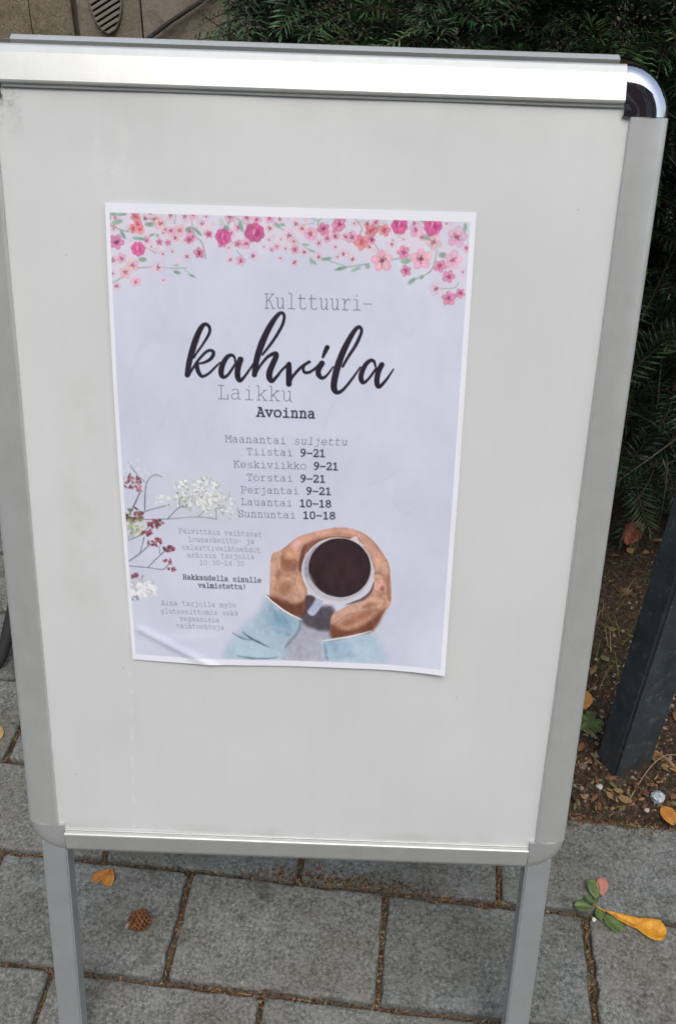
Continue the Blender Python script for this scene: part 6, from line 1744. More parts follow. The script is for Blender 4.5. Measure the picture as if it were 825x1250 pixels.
GL = {  # single-stroke typewriter letters, advance 6, cap 5.7, x-height 4.2; first item: smooth?
'a': [(1, (1.2, 3.7), (2, 4.2), (3.2, 4.2), (4, 3.6), (4.05, 2.5)), (0, (4.05, 2.9), (4.05, .1), (5, .05)), (1, (4, 2.3), (2.6, 2.5), (1.2, 2), (.9, 1), (1.7, .05), (3, .2), (4.05, 1.2))],
'e': [(1, (1, 2.1), (4.9, 2.1), (4.6, 3.5), (3, 4.25), (1.4, 3.5), (.9, 2.1), (1.4, .6), (3, -.05), (4.8, .7))],
'i': [(0, (1.6, 4.1), (3.1, 4.1), (3.1, 0)), (0, (1.2, 0), (5, 0)), (0, (2.95, 5.7), (3.1, 5.5))],
'o': [(1, (3, 4.25), (1.3, 3.6), (.8, 2.1), (1.3, .6), (3, -.05), (4.7, .6), (5.2, 2.1), (4.7, 3.6), (3, 4.25))],
'u': [(1, (.6, 4.1), (1.5, 4.1), (1.55, 2), (1.7, .6), (2.6, -.05), (3.9, .5), (4.4, 1.4)), (0, (3.5, 4.1), (4.4, 4.1), (4.4, 0), (5.2, 0))],
'y': [(0, (1.1, 4.1), (3, .1)), (0, (5, 4.1), (2.4, -1.6), (1, -1.6)), (0, (.5, 4.1), (2.1, 4.1)), (0, (4, 4.1), (5.5, 4.1))],
'k': [(0, (.7, 5.9), (1.6, 5.9), (1.6, 0)), (0, (.7, 0), (2.3, 0)), (0, (4.6, 4.1), (1.7, 1.8)), (0, (2.6, 2.4), (4.7, 0)), (0, (3.7, 4.1), (5.1, 4.1)), (0, (3.8, 0), (5.4, 0))],
'l': [(0, (1.6, 5.9), (3.1, 5.9), (3.1, 0)), (0, (1.2, 0), (5, 0))],
't': [(1, (2, 5.5), (2, 2), (2, .8), (2.9, -.05), (4.2, .05), (5, .5)), (0, (.9, 4.1), (4.6, 4.1))],
'r': [(0, (1, 4.1), (2.3, 4.1), (2.3, 0)), (0, (1, 0), (4.2, 0)), (1, (2.3, 2.3), (3, 3.5), (4.2, 4.2), (5.2, 3.8))],
's': [(1, (4.7, 3.3), (4, 4.1), (2.6, 4.2), (1.4, 3.5), (1.8, 2.5), (3.6, 2.1), (4.8, 1.3), (4.2, .2), (2.8, -.05), (1.2, .8))],
'v': [(0, (1.1, 4.1), (3, 0), (4.9, 4.1)), (0, (.5, 4.1), (2.1, 4.1)), (0, (3.9, 4.1), (5.5, 4.1))],
'n': [(0, (.8, 4.1), (1.6, 4.1), (1.6, 0)), (0, (.7, 0), (2.4, 0)), (1, (1.6, 2.9), (2.4, 4), (3.6, 4.2), (4.4, 3.3), (4.4, 0)), (0, (3.6, 0), (5.2, 0))],
'm': [(0, (.3, 4.1), (1, 4.1), (1, 0)), (0, (.3, 0), (1.6, 0)), (1, (1, 3.2), (1.8, 4.2), (2.8, 4), (3, 3), (3, 0)), (0, (3, 0), (3.5, 0)), (1, (3, 3.2), (3.8, 4.2), (4.8, 4), (5, 3), (5, 0)), (0, (5, 0), (5.7, 0))],
'j': [(1, (3.9, 4.1), (3.9, 0), (3.7, -1.3), (2.6, -1.7), (1.2, -1.6)), (0, (1.7, 4.1), (3.9, 4.1)), (0, (3.7, 5.7), (3.9, 5.5))],
'g': [(1, (4.3, 2.1), (3.8, 3.7), (2.6, 4.2), (1.2, 3.6), (.8, 2.1), (1.2, .7), (2.6, .1), (3.8, .6), (4.3, 2.1)), (1, (5.1, 4.1), (4.3, 4.1), (4.3, 0), (4, -1.3), (2.8, -1.7), (1.5, -1.6))],
'h': [(0, (.8, 5.9), (1.6, 5.9), (1.6, 0)), (0, (.7, 0), (2.4, 0)), (1, (1.6, 2.9), (2.4, 4), (3.6, 4.2), (4.4, 3.3), (4.4, 0)), (0, (3.6, 0), (5.2, 0))],
'd': [(1, (4.2, 2.1), (3.8, 3.7), (2.6, 4.2), (1.2, 3.6), (.8, 2.1), (1.2, .6), (2.6, -.05), (3.8, .6), (4.2, 2.1)), (0, (3.3, 5.9), (4.2, 5.9), (4.2, 0), (5.2, 0))],
'A': [(0, (1.4, 5.6), (3.2, 5.6), (5.2, 0)), (0, (2.9, 5.6), (.9, 0)), (0, (.2, 0), (2, 0)), (0, (4, 0), (5.8, 0)), (0, (1.6, 2), (4.5, 2))],
'K': [(0, (.6, 5.6), (2.4, 5.6)), (0, (1.4, 5.6), (1.4, 0)), (0, (.6, 0), (2.4, 0)), (0, (4.9, 5.6), (1.5, 2.5)), (1, (2.6, 3.4), (3.6, 2.4), (4.6, .6), (5, 0)), (0, (3.8, 5.6), (5.5, 5.6)), (0, (4.4, 0), (5.8, 0))],
'L': [(0, (.8, 5.6), (3.2, 5.6)), (0, (2, 5.6), (2, 0)), (0, (.7, 0), (5.2, 0), (5.2, 1.8))],
'M': [(0, (.2, 0), (1.8, 0)), (0, (1, 0), (1, 5.6), (3, 2.4), (5, 5.6), (5, 0)), (0, (4.2, 0), (5.8, 0)), (0, (.2, 5.6), (1, 5.6)), (0, (5, 5.6), (5.8, 5.6))],
'T': [(0, (.8, 4), (.8, 5.6), (5.2, 5.6), (5.2, 4)), (0, (3, 5.6), (3, 0)), (0, (1.8, 0), (4.2, 0))],
'P': [(0, (1.5, 5.6), (1.5, 0)), (0, (.7, 0), (3, 0)), (1, (.7, 5.6), (3.2, 5.6), (4.8, 5.2), (5.1, 4), (4.6, 2.8), (3, 2.4), (1.5, 2.4))],
'S': [(0, (4.8, 5.7), (4.8, 4)), (1, (4.8, 4.4), (4, 5.5), (2.4, 5.6), (1.2, 4.6), (1.6, 3.3), (3.2, 2.9), (4.8, 2.3), (5, 1), (3.6, 0), (2, .1), (1, 1.2)), (0, (1, 1.6), (1, -.1))],
'R': [(0, (1.4, 5.6), (1.4, 0)), (0, (.6, 0), (2.4, 0)), (1, (.6, 5.6), (3, 5.6), (4.6, 5.2), (4.7, 3.6), (3.2, 2.8), (1.4, 2.8)), (0, (3.2, 2.8), (4.9, 0), (5.6, 0))],
'0': [(1, (3, 5.8), (1.5, 5), (1.1, 2.9), (1.5, .7), (3, -.05), (4.5, .7), (4.9, 2.9), (4.5, 5), (3, 5.8))],
'1': [(0, (1.4, 4.9), (3, 5.7), (3, 0)), (0, (1.3, 0), (4.8, 0))],
'2': [(1, (1.1, 4.6), (1.8, 5.6), (3.4, 5.7), (4.6, 4.8), (4.2, 3.3), (1, .1)), (0, (1, 0), (4.9, 0), (4.9, .8))],
'3': [(1, (1.3, 5), (2.6, 5.7), (4.2, 5.2), (4.2, 3.6), (2.6, 3), (4.2, 2.7), (4.9, 1.6), (4.1, .2), (2.4, -.05), (1, .6))],
'4': [(0, (4, 0), (4, 5.7), (1, 1.8), (5, 1.8)), (0, (2.9, 0), (4.9, 0))],
'8': [(1, (3, 3), (1.5, 3.7), (1.4, 4.9), (3, 5.7), (4.6, 4.9), (4.5, 3.7), (3, 3), (1.3, 2.2), (1.1, .8), (3, -.05), (4.9, .8), (4.7, 2.2), (3, 3))],
'9': [(1, (4.7, 4), (3.6, 2.6), (2.2, 2.7), (1.2, 3.8), (1.6, 5.2), (3, 5.7), (4.4, 5.1), (4.8, 3.5), (4, 1.3), (2.6, .1), (1.4, 0))],
'-': [(0, (.8, 2.5), (5.2, 2.5))], ':': [(0, (2.9, 3.6), (3.1, 3.6)), (0, (2.9, .3), (3.1, .3))], '!': [(0, (3, 5.7), (3, 1.8)), (0, (2.9, .2), (3.1, .2))], ' ': []}
GL['ä'] = GL['a'] + [(0, (1.9, 5.5), (2, 5.5)), (0, (3.8, 5.5), (3.9, 5.5))]
GL['ö'] = GL['o'] + [(0, (2, 5.5), (2.1, 5.5)), (0, (3.9, 5.5), (4, 5.5))]
CELL = .52; PW, PH = int(297 / CELL), int(420 / CELL)
IMG = np.zeros((PH + 1, PW + 1, 3)); IMG[:] = (224, 227, 238)
gx, gy = np.meshgrid(np.linspace(0, 297, PW + 1), np.linspace(0, 420, PH + 1))
inside = (gx > 3.2) & (gx < 292.6) & (gy > 7.6) & (gy < 414)
rp = np.random.default_rng(77)
def soft_noise(cells, amp):
    g0 = rp.normal(0, 1, (cells + 2, cells + 2)); yy = gy / 420 * cells; xx = gx / 297 * cells
    iy, ix = yy.astype(int), xx.astype(int); fy, fx = yy - iy, xx - ix; fy = fy * fy * (3 - 2 * fy); fx = fx * fx * (3 - 2 * fx)
    return amp * ((g0[iy, ix] * (1 - fx) + g0[iy, ix + 1] * fx) * (1 - fy) + (g0[iy + 1, ix] * (1 - fx) + g0[iy + 1, ix + 1] * fx) * fy)
bgc = np.array([200, 205, 224.]) + (soft_noise(5, 2.2) + soft_noise(14, 1.6) + soft_noise(40, 1.))[..., None] * np.array([1, 1, .8])
IMG[inside] = bgc[inside]
def window(x0, y0, x1, y1):
    i0, i1 = max(0, int(x0 / 297 * PW)), min(PW + 1, int(x1 / 297 * PW) + 2); j0, j1 = max(0, int(y0 / 420 * PH)), min(PH + 1, int(y1 / 420 * PH) + 2)
    return (slice(j0, j1), slice(i0, i1)) if i1 > i0 and j1 > j0 else None
def lay(w, a, col):
    a = (a * inside[w])[..., None]; IMG[w] = IMG[w] * (1 - a) + np.array(col, float) * a
def catmull(P, W_=None, n=6, closed=False):
    P = [np.array(p, float) for p in P]; m_ = len(P); out = []; wo_ = []
    for i in range(m_ if closed else m_ - 1):
        if closed: a, b, c_, d = P[i - 1], P[i], P[(i + 1) % m_], P[(i + 2) % m_]
        else: a, b, c_, d = P[max(i - 1, 0)], P[i], P[i + 1], P[min(i + 2, m_ - 1)]
        for k in range(n):
            t = k / n
            out.append(.5 * (2 * b + (c_ - a) * t + (2 * a - 5 * b + 4 * c_ - d) * t * t + (3 * b - a - 3 * c_ + d) * t ** 3))
            if W_ is not None: wo_.append(W_[i] * (1 - t) + W_[i + 1] * t)
    if not closed:
        out.append(P[-1]); 
        if W_ is not None: wo_.append(W_[-1])
    return out, wo_
def p_stroke(P, W_, col, al, fe, smooth=True):
    if smooth and len(P) > 2: P, W_ = catmull(P, list(W_), 5)
    P = np.array(P, float); W_ = np.array(W_, float) / 2; mg = W_.max() + fe + 1
    w = window(P[:, 0].min() - mg, P[:, 1].min() - mg, P[:, 0].max() + mg, P[:, 1].max() + mg)
    if w is None: return
    X, Y = gx[w], gy[w]; D = np.full(X.shape, 1e9)
    for i in range(len(P) - 1):
        a, b = P[i], P[i + 1]; d = b - a; l2 = max(d @ d, 1e-6)
        t = np.clip(((X - a[0]) * d[0] + (Y - a[1]) * d[1]) / l2, 0, 1)
        D = np.minimum(D, np.hypot(X - a[0] - t * d[0], Y - a[1] - t * d[1]) - (W_[i] * (1 - t) + W_[i + 1] * t))
    lay(w, al * np.clip(.5 - D / (2 * fe), 0, 1), col)
def p_poly(P, col, al, fe):
    P = np.array(catmull(P, None, 4, True)[0]); mg = fe * 2 + 1
    w = window(P[:, 0].min() - mg, P[:, 1].min() - mg, P[:, 0].max() + mg, P[:, 1].max() + mg)
    if w is None: return
    X, Y = gx[w], gy[w]; D = np.full(X.shape, 1e9); ins = np.zeros(X.shape, bool)
    for i in range(len(P)):
        a, b = P[i], P[(i + 1) % len(P)]; d = b - a; l2 = max(d @ d, 1e-6)
        t = np.clip(((X - a[0]) * d[0] + (Y - a[1]) * d[1]) / l2, 0, 1)
        D = np.minimum(D, np.hypot(X - a[0] - t * d[0], Y - a[1] - t * d[1]))
        cr = ((a[1] > Y) != (b[1] > Y)); xi = a[0] + (Y - a[1]) / (d[1] if abs(d[1]) > 1e-9 else 1e-9) * d[0]; ins ^= cr & (X < xi)
    D = np.where(ins, -D, D); t = np.clip(.5 - D / (2 * fe), 0, 1); lay(w, al * t * t * (3 - 2 * t), col)
def p_ell(c_, r_, ang, col, al, fe):
    q = max(r_) + fe + 1; w = window(c_[0] - q, c_[1] - q, c_[0] + q, c_[1] + q)
    if w is None: return
    a = math.radians(ang); X, Y = gx[w] - c_[0], gy[w] - c_[1]
    u, v = (X * math.cos(a) + Y * math.sin(a)), (-X * math.sin(a) + Y * math.cos(a))
    k = np.hypot(u / max(r_[0], .2), v / max(r_[1], .2)); D = (k - 1) * min(r_)
    t = np.clip(.5 - D / (2 * fe), 0, 1); lay(w, al * t * t * (3 - 2 * t), col)
FK = {'pale': ((222, 192, 208), (204, 170, 192), (150, 100, 126)), 'pink': ((220, 170, 196), (204, 140, 172), (168, 84, 118)), 'peach': ((222, 182, 190), (204, 152, 164), (170, 92, 108)),
      'rose': ((208, 132, 166), (190, 102, 142), (150, 56, 98)), 'coral': ((218, 134, 142), (204, 104, 120), (184, 76, 92)), 'deep': ((210, 134, 174), (184, 88, 140), (116, 44, 76)),
      'mag': ((208, 96, 152), (186, 66, 128), (226, 156, 192)), 'big': ((224, 172, 188), (210, 142, 164), (126, 64, 88))}
GRAIN = False
def p_flower(c_, r_, kind):
    A, B_, Cd = FK[kind]; a0 = rp.uniform(0, 6.28); np_ = 7 if kind == 'mag' else 5; jit = lambda q: tuple(min(255, max(0, v + rp.normal(0, 6))) for v in q)
    al = {'pale': .62, 'pink': .8, 'peach': .75}.get(kind, .92)
    order = rp.permutation(np_)
    for k in order:
        a = a0 + k * 2 * math.pi / np_; d = r_ * (.56 if kind != 'mag' else .42); rr = r_ * (.46 if kind != 'mag' else .56) * rp.uniform(.85, 1.12)
        p = (c_[0] + d * math.cos(a), c_[1] + d * math.sin(a))
        p_ell(p, (rr * 1.05, rr * .9), math.degrees(a), jit(B_), al * .6, .5)
        p_ell((p[0] + rr * .08 * math.cos(a), p[1] + rr * .08 * math.sin(a)), (rr * .86, rr * .68), math.degrees(a), jit(A), al, .5)
        p_ell((p[0] + rr * .25 * math.cos(a + .5), p[1] + rr * .25 * math.sin(a + .5)), (rr * .4, rr * .25), math.degrees(a), tuple(min(255, v + 16) for v in A), al * .6, .6)
    if kind == 'mag':
        for k in range(3):
            p_ell((c_[0] + rp.uniform(-.3, .3) * r_, c_[1] + rp.uniform(-.3, .2) * r_), (r_ * .35, r_ * .22), rp.uniform(0, 180), B_, .6, .6)
        p_ell((c_[0] - .1 * r_, c_[1] - .15 * r_), (r_ * .14, r_ * .34), 10, Cd, .75, .6)
    elif r_ > 3.2:
        for k in range(8):
            a = rp.uniform(0, 6.28); q = r_ * rp.uniform(.22, .42)
            p_stroke([c_, (c_[0] + q * math.cos(a), c_[1] + q * math.sin(a))], [.25, .25], Cd, .6, .3, False)
            p_ell((c_[0] + q * math.cos(a), c_[1] + q * math.sin(a)), (.45, .4), 0, Cd, .8, .3)
        p_ell(c_, (r_ * .2, r_ * .18), 0, Cd, .8, .5)
    else: p_ell(c_, (max(.6, r_ * .26), max(.55, r_ * .24)), 0, Cd, .85, .5)
def p_text(t, p0, p1, cap, wt, col, it=0):
    p0, p1 = np.array(p0, float), np.array(p1, float); d = p1 - p0; adv = np.linalg.norm(d) / len(t); d /= np.linalg.norm(d); nrm = np.array([-d[1], d[0]])
    sx, sy = adv / 6, cap / 5.7
    for k, ch in enumerate(t):
        base = p0 + d * adv * k
        for st in GL[ch]:
            P = [base + d * (x + it * y) * sx - nrm * y * sy for x, y in st[1:]]
            fade = al_ = .95 * rp.uniform(.82, 1.0) if wt < 1 else 1.
            p_stroke(P, [wt] * len(P), col, al_, .34, bool(st[0]))
for op in PRINT:
    if op[0] == 'T' and not GRAIN:      # photographic grain in the printed picture before the lettering
        GRAIN = True; base_ = np.array([203, 205, 222.]); far = np.clip(np.abs(IMG - base_).sum(-1) / 160 * inside, 0, 1)[..., None]
        gr = (soft_noise(60, 1) * .045 + soft_noise(150, 1) * .035 + soft_noise(26, 1) * .02)[..., None]; IMG = np.clip(IMG * (1 + gr * far), 0, 255); IMG = IMG * .9 + IMG.mean(-1, keepdims=True) * .1 * np.array([.995, 1., 1.012])
    if op[0] == 'S': p_stroke(op[1], op[2], op[3], op[4], op[5])
    elif op[0] == 'P': p_poly(op[1], op[2], op[3], op[4])
    elif op[0] == 'E': p_ell(op[1], op[2], op[3], op[4], op[5], op[6])
    elif op[0] == 'F': p_flower(op[1], op[2], op[3])
    else: p_text(*op[1:])
Q = [(-163.4, -268.9), (133.0, -271.4), (137.8, 151.4), (-159.4, 147.9)]   # where its corners sit on the board
s_, t_ = gx / 297, gy / 420
bxp = (Q[0][0] * (1 - s_) + Q[1][0] * s_) * (1 - t_) + (Q[3][0] * (1 - s_) + Q[2][0] * s_) * t_
byp = (Q[0][1] * (1 - s_) + Q[1][1] * s_) * (1 - t_) + (Q[3][1] * (1 - s_) + Q[2][1] * s_) * t_
bxp = bxp + (-2.6 * (1 - s_) + .8 * s_) * np.sin(np.pi * t_) * 1.0
byp = byp + 1.6 * np.sin(2 * np.pi * s_) * t_ ** 6
# the sheet: nearly flat, slightly wavy, one crease in the lower left, right lower corner lifting
hgt = .9 + .5 * np.sin(s_ * 5 + 1) * np.sin(t_ * 6.5) + .25 * np.sin(s_ * 17 + t_ * 9) + .18 * np.sin(s_ * 7 - t_ * 31)
def ridge(x0, y0, x1, y1, w_, h_):
    dx, dy = x1 - x0, y1 - y0; l2 = dx * dx + dy * dy; t = np.clip(((gx - x0) * dx + (gy - y0) * dy) / l2, 0, 1)
    D = np.hypot(gx - x0 - t * dx, gy - y0 - t * dy); return h_ * np.exp(-(D / w_) ** 2) * (1 if True else t)
hgt = hgt + ridge(10, 388, 80, 424, 4.2, 1.3) + ridge(40, 398, 80, 391, 7, .5) + 3.0 * np.clip(s_ + t_ - 1.72, 0, 1) ** 2 * 20 + .6 * np.clip(t_ - .93, 0, 1) * 14 * (1 + np.sin(s_ * 11))
hgt = np.maximum(hgt, .3)
sl, cl = math.sin(LEAN), math.cos(LEAN); z_ = -hgt
PX, PY, PZ = bxp, -(byp - FOOT) * sl + z_ * cl, -(byp - FOOT) * cl - z_ * sl
lin = lambda c: np.where(c <= 10.3, c / 255 / 12.92, ((c / 255 + .055) / 1.055) ** 2.4)
ALB = np.clip(lin(np.clip(IMG, 0, 255)) * (np.array([.80, .825, .875]) / lin(np.array([222., 225, 234]))), 0.006, .9)
idx = np.arange((PH + 1) * (PW + 1)).reshape(PH + 1, PW + 1)
Fp = np.stack([idx[:-1, :-1], idx[1:, :-1], idx[1:, 1:], idx[:-1, 1:]], -1).reshape(-1, 4)
M_PAPER = mat('printed_paper', rough=.5, spec=.35)
va = N(M_PAPER, 'ShaderNodeVertexColor', layer_name='tint'); L(M_PAPER, va.outputs[0], bsdf(M_PAPER).inputs['Base Color'])
bump(M_PAPER, noise(M_PAPER, 14, 3, .5), .15, .003)
post0 = fast_mesh('poster', np.stack([PX, PY, PZ], -1).reshape(-1, 3), Fp, M_PAPER, origin=b2w(-12, -60, 0), cols=ALB.reshape(-1, 3), smooth=True)
tag(post0, 'white cafe poster with pink blossom border, opening hours and hands holding a coffee cup', 'poster')

# ================================================================== SMALL THINGS
# dark steel post at the right
M_POST = mat('dark_blue_grey_paint', (.030, .042, .052), .42, .2)
c = ramp(M_POST, noise(M_POST, 18, 6, .7), [(.35, (.030, .042, .050)), (.62, (.060, .083, .096))]); 
sc_ = ramp(M_POST, noise(M_POST, 70, 5, .8), [(.585, (0, 0, 0)), (.63, (1, 1, 1))]); c = mix(M_POST, math_(M_POST, 'MULTIPLY', sc_, .6), c, (.15, .20, .21)); 
tc_ = N(M_POST, 'ShaderNodeTexCoord'); sz_ = N(M_POST, 'ShaderNodeSeparateXYZ'); L(M_POST, tc_.outputs['Object'], sz_.inputs[0])
dz = N(M_POST, 'ShaderNodeMapRange'); dz.inputs['From Min'].default_value = .0; dz.inputs['From Max'].default_value = .13; dz.inputs['To Min'].default_value = .8; dz.inputs['To Max'].default_value = 0; L(M_POST, sz_.outputs[2], dz.inputs[0])
c = mix(M_POST, math_(M_POST, 'MULTIPLY', dz.outputs[0], ramp(M_POST, noise(M_POST, 40, 5, .75), [(.42, (0, 0, 0)), (.6, (1, 1, 1))])), c, (.075, .055, .04)); L(M_POST, c, bsdf(M_POST).inputs['Base Color'])
post = empty('steel_post', (452, 440, 0), 'dark blue grey square steel post standing in the soil right of the board', 'post')
A_, B_, D_ = np.array([452, 427.]), np.array([516, 457.]), np.array([432, 466.]); lean = np.array([10., 6.])
def frus(z0, z1, grow, name):
    P_ = [A_, B_, B_ + D_ - A_, D_]; cc = sum(P_) / 4; V = []
    for z in (z0, z1):
        for p in P_: q = cc + (p - cc) * grow + lean * z / 1000; V.append((q[0], q[1], z))
    o = build(name, V, [(0, 1, 2, 3)[::-1], (4, 5, 6, 7), (0, 1, 5, 4), (1, 2, 6, 5), (2, 3, 7, 6), (3, 0, 4, 7)], M_POST, post); fix_normals(o); return bevel(o, 4, 3)
frus(-40, 1050, 1.0, 'shaft'); frus(1050.5, 1062, 1.06, 'cap')
# black foot of something leaning behind the board, at the left edge
mb = MB(); mb.tube([(-524, 606, 2), (-518, 622, 16), (-504, 660, 60), (-480, 720, 150), (-440, 800, 300)], [3, 9, 13, 14, 14], 8)
ft = mb.build('support_foot', M_RUB, origin=(-520, 620, 0), smooth=True); tag(ft, 'black pointed strut foot poking out behind the left side of the board', 'strut')

def leaf_mesh(outline, half, curl, center, yaw, z0, pitch=0., roll=0., sag=0.):
    """outline: [(x along, halfwidth)], a folded, curled leaf lying on the ground"""
    n = len(outline); V = []; F = []
    R_ = Matrix.Rotation(yaw, 3, 'Z') @ Matrix.Rotation(pitch, 3, 'Y') @ Matrix.Rotation(roll, 3, 'X')
    K_ = [-1, -.62, -.25, 0, .25, .62, 1]
    for x, hw in outline:
        for k in K_:
            w = hw * k
            if isinstance(half, (int, float)): pass
            z = curl * (abs(k) ** 1.6) * hw * .5 - sag * math.sin(math.pi * (x - outline[0][0]) / (outline[-1][0] - outline[0][0])) - (.9 if k == 0 else 0)
            V.append(tuple(R_ @ Vector((x + .5 * math.sin(w * .7 + x * .3), w * (1 + .07 * math.sin(x * .9 + k)), z + .35 * math.sin(x * .5 + w * .8)))))
    m_ = len(K_)
    for i in range(n - 1):
        for k in range(m_ - 1): F.append((i * m_ + k, (i + 1) * m_ + k, (i + 1) * m_ + k + 1, i * m_ + k + 1))
    zmin = min(v[2] for v in V)
    return [(v[0] + center[0], v[1] + center[1], v[2] - zmin + z0) for v in V], F
def leafmat(name, a, b, scale=60, rough=.5):
    m = mat(name, rough=rough, spec=.4); c = ramp(m, noise(m, scale, 4, .65), [(.32, a), (.66, b)]); L(m, c, bsdf(m).inputs['Base Color'])
    sp_ = ramp(m, noise(m, 330, 4, .8), [(.62, (0, 0, 0)), (.70, (1, 1, 1))]); c = mix(m, math_(m, 'MULTIPLY', sp_, .55), c, tuple(x * .35 for x in a)); L(m, c, bsdf(m).inputs['Base Color'])
    bump(m, noise(m, 160, 3), .6, .0015); return m
M_ORANGE = leafmat('orange_leaf', (.34, .13, .025), (.55, .26, .06), 70); M_TAN = leafmat('tan_leaf', (.33, .20, .07), (.48, .36, .14))
M_YEL = leafmat('amber_leaf', (.40, .15, .012), (.74, .36, .035), 95, .55); M_RED = leafmat('dull_red_leaf', (.22, .05, .03), (.34, .09, .05)); M_GRN = leafmat('weed_leaf', (.06, .10, .035), (.12, .18, .055), 110)
M_PINK = leafmat('pink_red_leaf', (.36, .12, .09), (.48, .20, .15)); M_BRN = leafmat('brown_leaf', (.24, .12, .05), (.40, .25, .12))
def leaf(name, m, outline, curl, center, yaw, z0, label, pitch=0., roll=0., sag=0., stalk=None, cat='leaf'):
    V, F = leaf_mesh(outline, 1, curl, center, yaw, z0, pitch, roll, sag)
    t_ = empty(name, (center[0], center[1], z0), label, cat)
    o = build('blade', V, F, m, t_, smooth=True)
    sm = o.modifiers.new('thickness', 'SOLIDIFY'); sm.thickness = .0004
    if stalk:
        mb = MB(); mb.tube(stalk, [1.1, .9, .8][:len(stalk)] if len(stalk) <= 3 else 1., 5); mb.build('stalk', m, t_, smooth=True)
    return t_
OVAL = [(-16, .3), (-14, 4), (-9, 8), (-2, 10.5), (5, 10), (11, 7), (15, 3), (17, .3)]
# two-lobed orange leaf left
t = empty('fallen_leaf', (-265, 245, 1), 'small orange two lobed leaf on the slab just above the pine cone', 'leaf')
for yaw, off_ in ((-2.3, (-5, -3)), (-1.55, (5, -5))):
    V, F = leaf_mesh([(-14, .3), (-10, 3), (-3, 6.6), (5, 8.4), (11, 7.4), (14, 5), (15, .4)], 1, .9, (-265 + off_[0], 245 + off_[1]), yaw, 2.2, 0, .1)
    o = build('lobe', V, F, M_ORANGE, t, smooth=True); sm = o.modifiers.new('thickness', 'SOLIDIFY'); sm.thickness = .0004
leaf('fallen_leaf', M_TAN, OVAL, 1.0, (-485, 478), 2.2, 2.2, 'pale tan leaf on the paving at left edge, upper of two there', roll=.3)
leaf('fallen_leaf', M_ORANGE, [(p * .8, q * .7) for p, q in OVAL], 1.0, (-447, 325), .3, 2.2, 'orange leaf tip on the paving at left edge, lower of two there')
# spoon-shaped amber leaf on the joint at the right
leaf('fallen_leaf', M_YEL, [(-42, 1.1), (-34, 2.4), (-24, 5.2), (-12, 7.0), (0, 8.0), (9, 11.5), (18, 15.0), (26, 15.8), (32, 11.5), (36, 6), (37, .8)], .55, (441, 200), -.40, 3.0, 'long spoon shaped amber leaf with rolled edges lying across the slab joint at right', sag=2.5,
     stalk=[(402, 216, 5), (392, 222, 6), (386, 226, 5)])
leaf('fallen_leaf', M_ORANGE, [(p * .95, q * 1.2) for p, q in OVAL], .6, (432, 571), 1.35, 16, 'bright orange oval leaf on the soil beside the right rail of the board', pitch=-.5)
leaf('fallen_leaf', M_RED, [(p * 1.6, q * 1.7) for p, q in OVAL], .5, (585, 965), .9, 40, 'dull red leaf low in the dark hedge beside the steel post', pitch=-.8)
leaf('fallen_leaf', M_ORANGE, OVAL, 1.2, (522, 370), 1.9, 4, 'orange leaf at the soil edge by the right edge of the photo', roll=-.3)
leaf('fallen_leaf', M_BRN, [(p * 1.7, q * .55) for p, q in OVAL], 1.6, (537, 468), -.9, 8, 'long curled pale brown leaf on the soil right of the steel post', roll=.4)
# seedling in the joint
weed = empty('weed_seedling', (392, 224, 0), 'small green weed with one reddish leaf growing from the slab joint at right', 'weed')
def wl(cx, cy, yaw, k, m, z=4, pitch=0., lab=None):
    V, F = leaf_mesh([(p * k, q * k) for p, q in [(-12, .4), (-9, 3.5), (-3, 6.8), (4, 7.6), (9, 5.6), (12, .5)]], 1, .5, (cx, cy), yaw, z, pitch)
    o = build('leaf_blade', V, F, m, weed, smooth=True); sm = o.modifiers.new('thickness', 'SOLIDIFY'); sm.thickness = .0004
    if lab: o['label'] = lab
wl(374, 222, 3.05, 1.05, M_GRN); wl(391, 247, 1.75, 1.15, M_GRN, 5, -.2); wl(409, 200, -.85, 1.3, M_GRN, 3); wl(393, 213, -1.4, .75, M_GRN, 3); wl(384, 231, 2.3, .6, M_GRN, 5)
wl(403, 250, 1.5, 1.0, M_PINK, 5, -.3, 'pinkish red leaf')
mb = MB()
for x, y in ((374, 222), (391, 240), (405, 206), (401, 244)): mb.tube([(392, 224, -6), ((392 + x) / 2, (224 + y) / 2, 4), (x, y, 5)], [1, .8, .6], 5)
mb.build('stem', M_GRN, weed)
weed2 = empty('weed_seedling', (445, 545, 0), 'small dark green weed on the soil under the orange leaf beside the right rail', 'weed'); weed = weed2
for k in range(5): wl(436 + 10 * math.cos(k * 1.3), 535 + 12 * math.sin(k * 1.3), k * 1.3, 1.1, M_GRN, 10 + k)
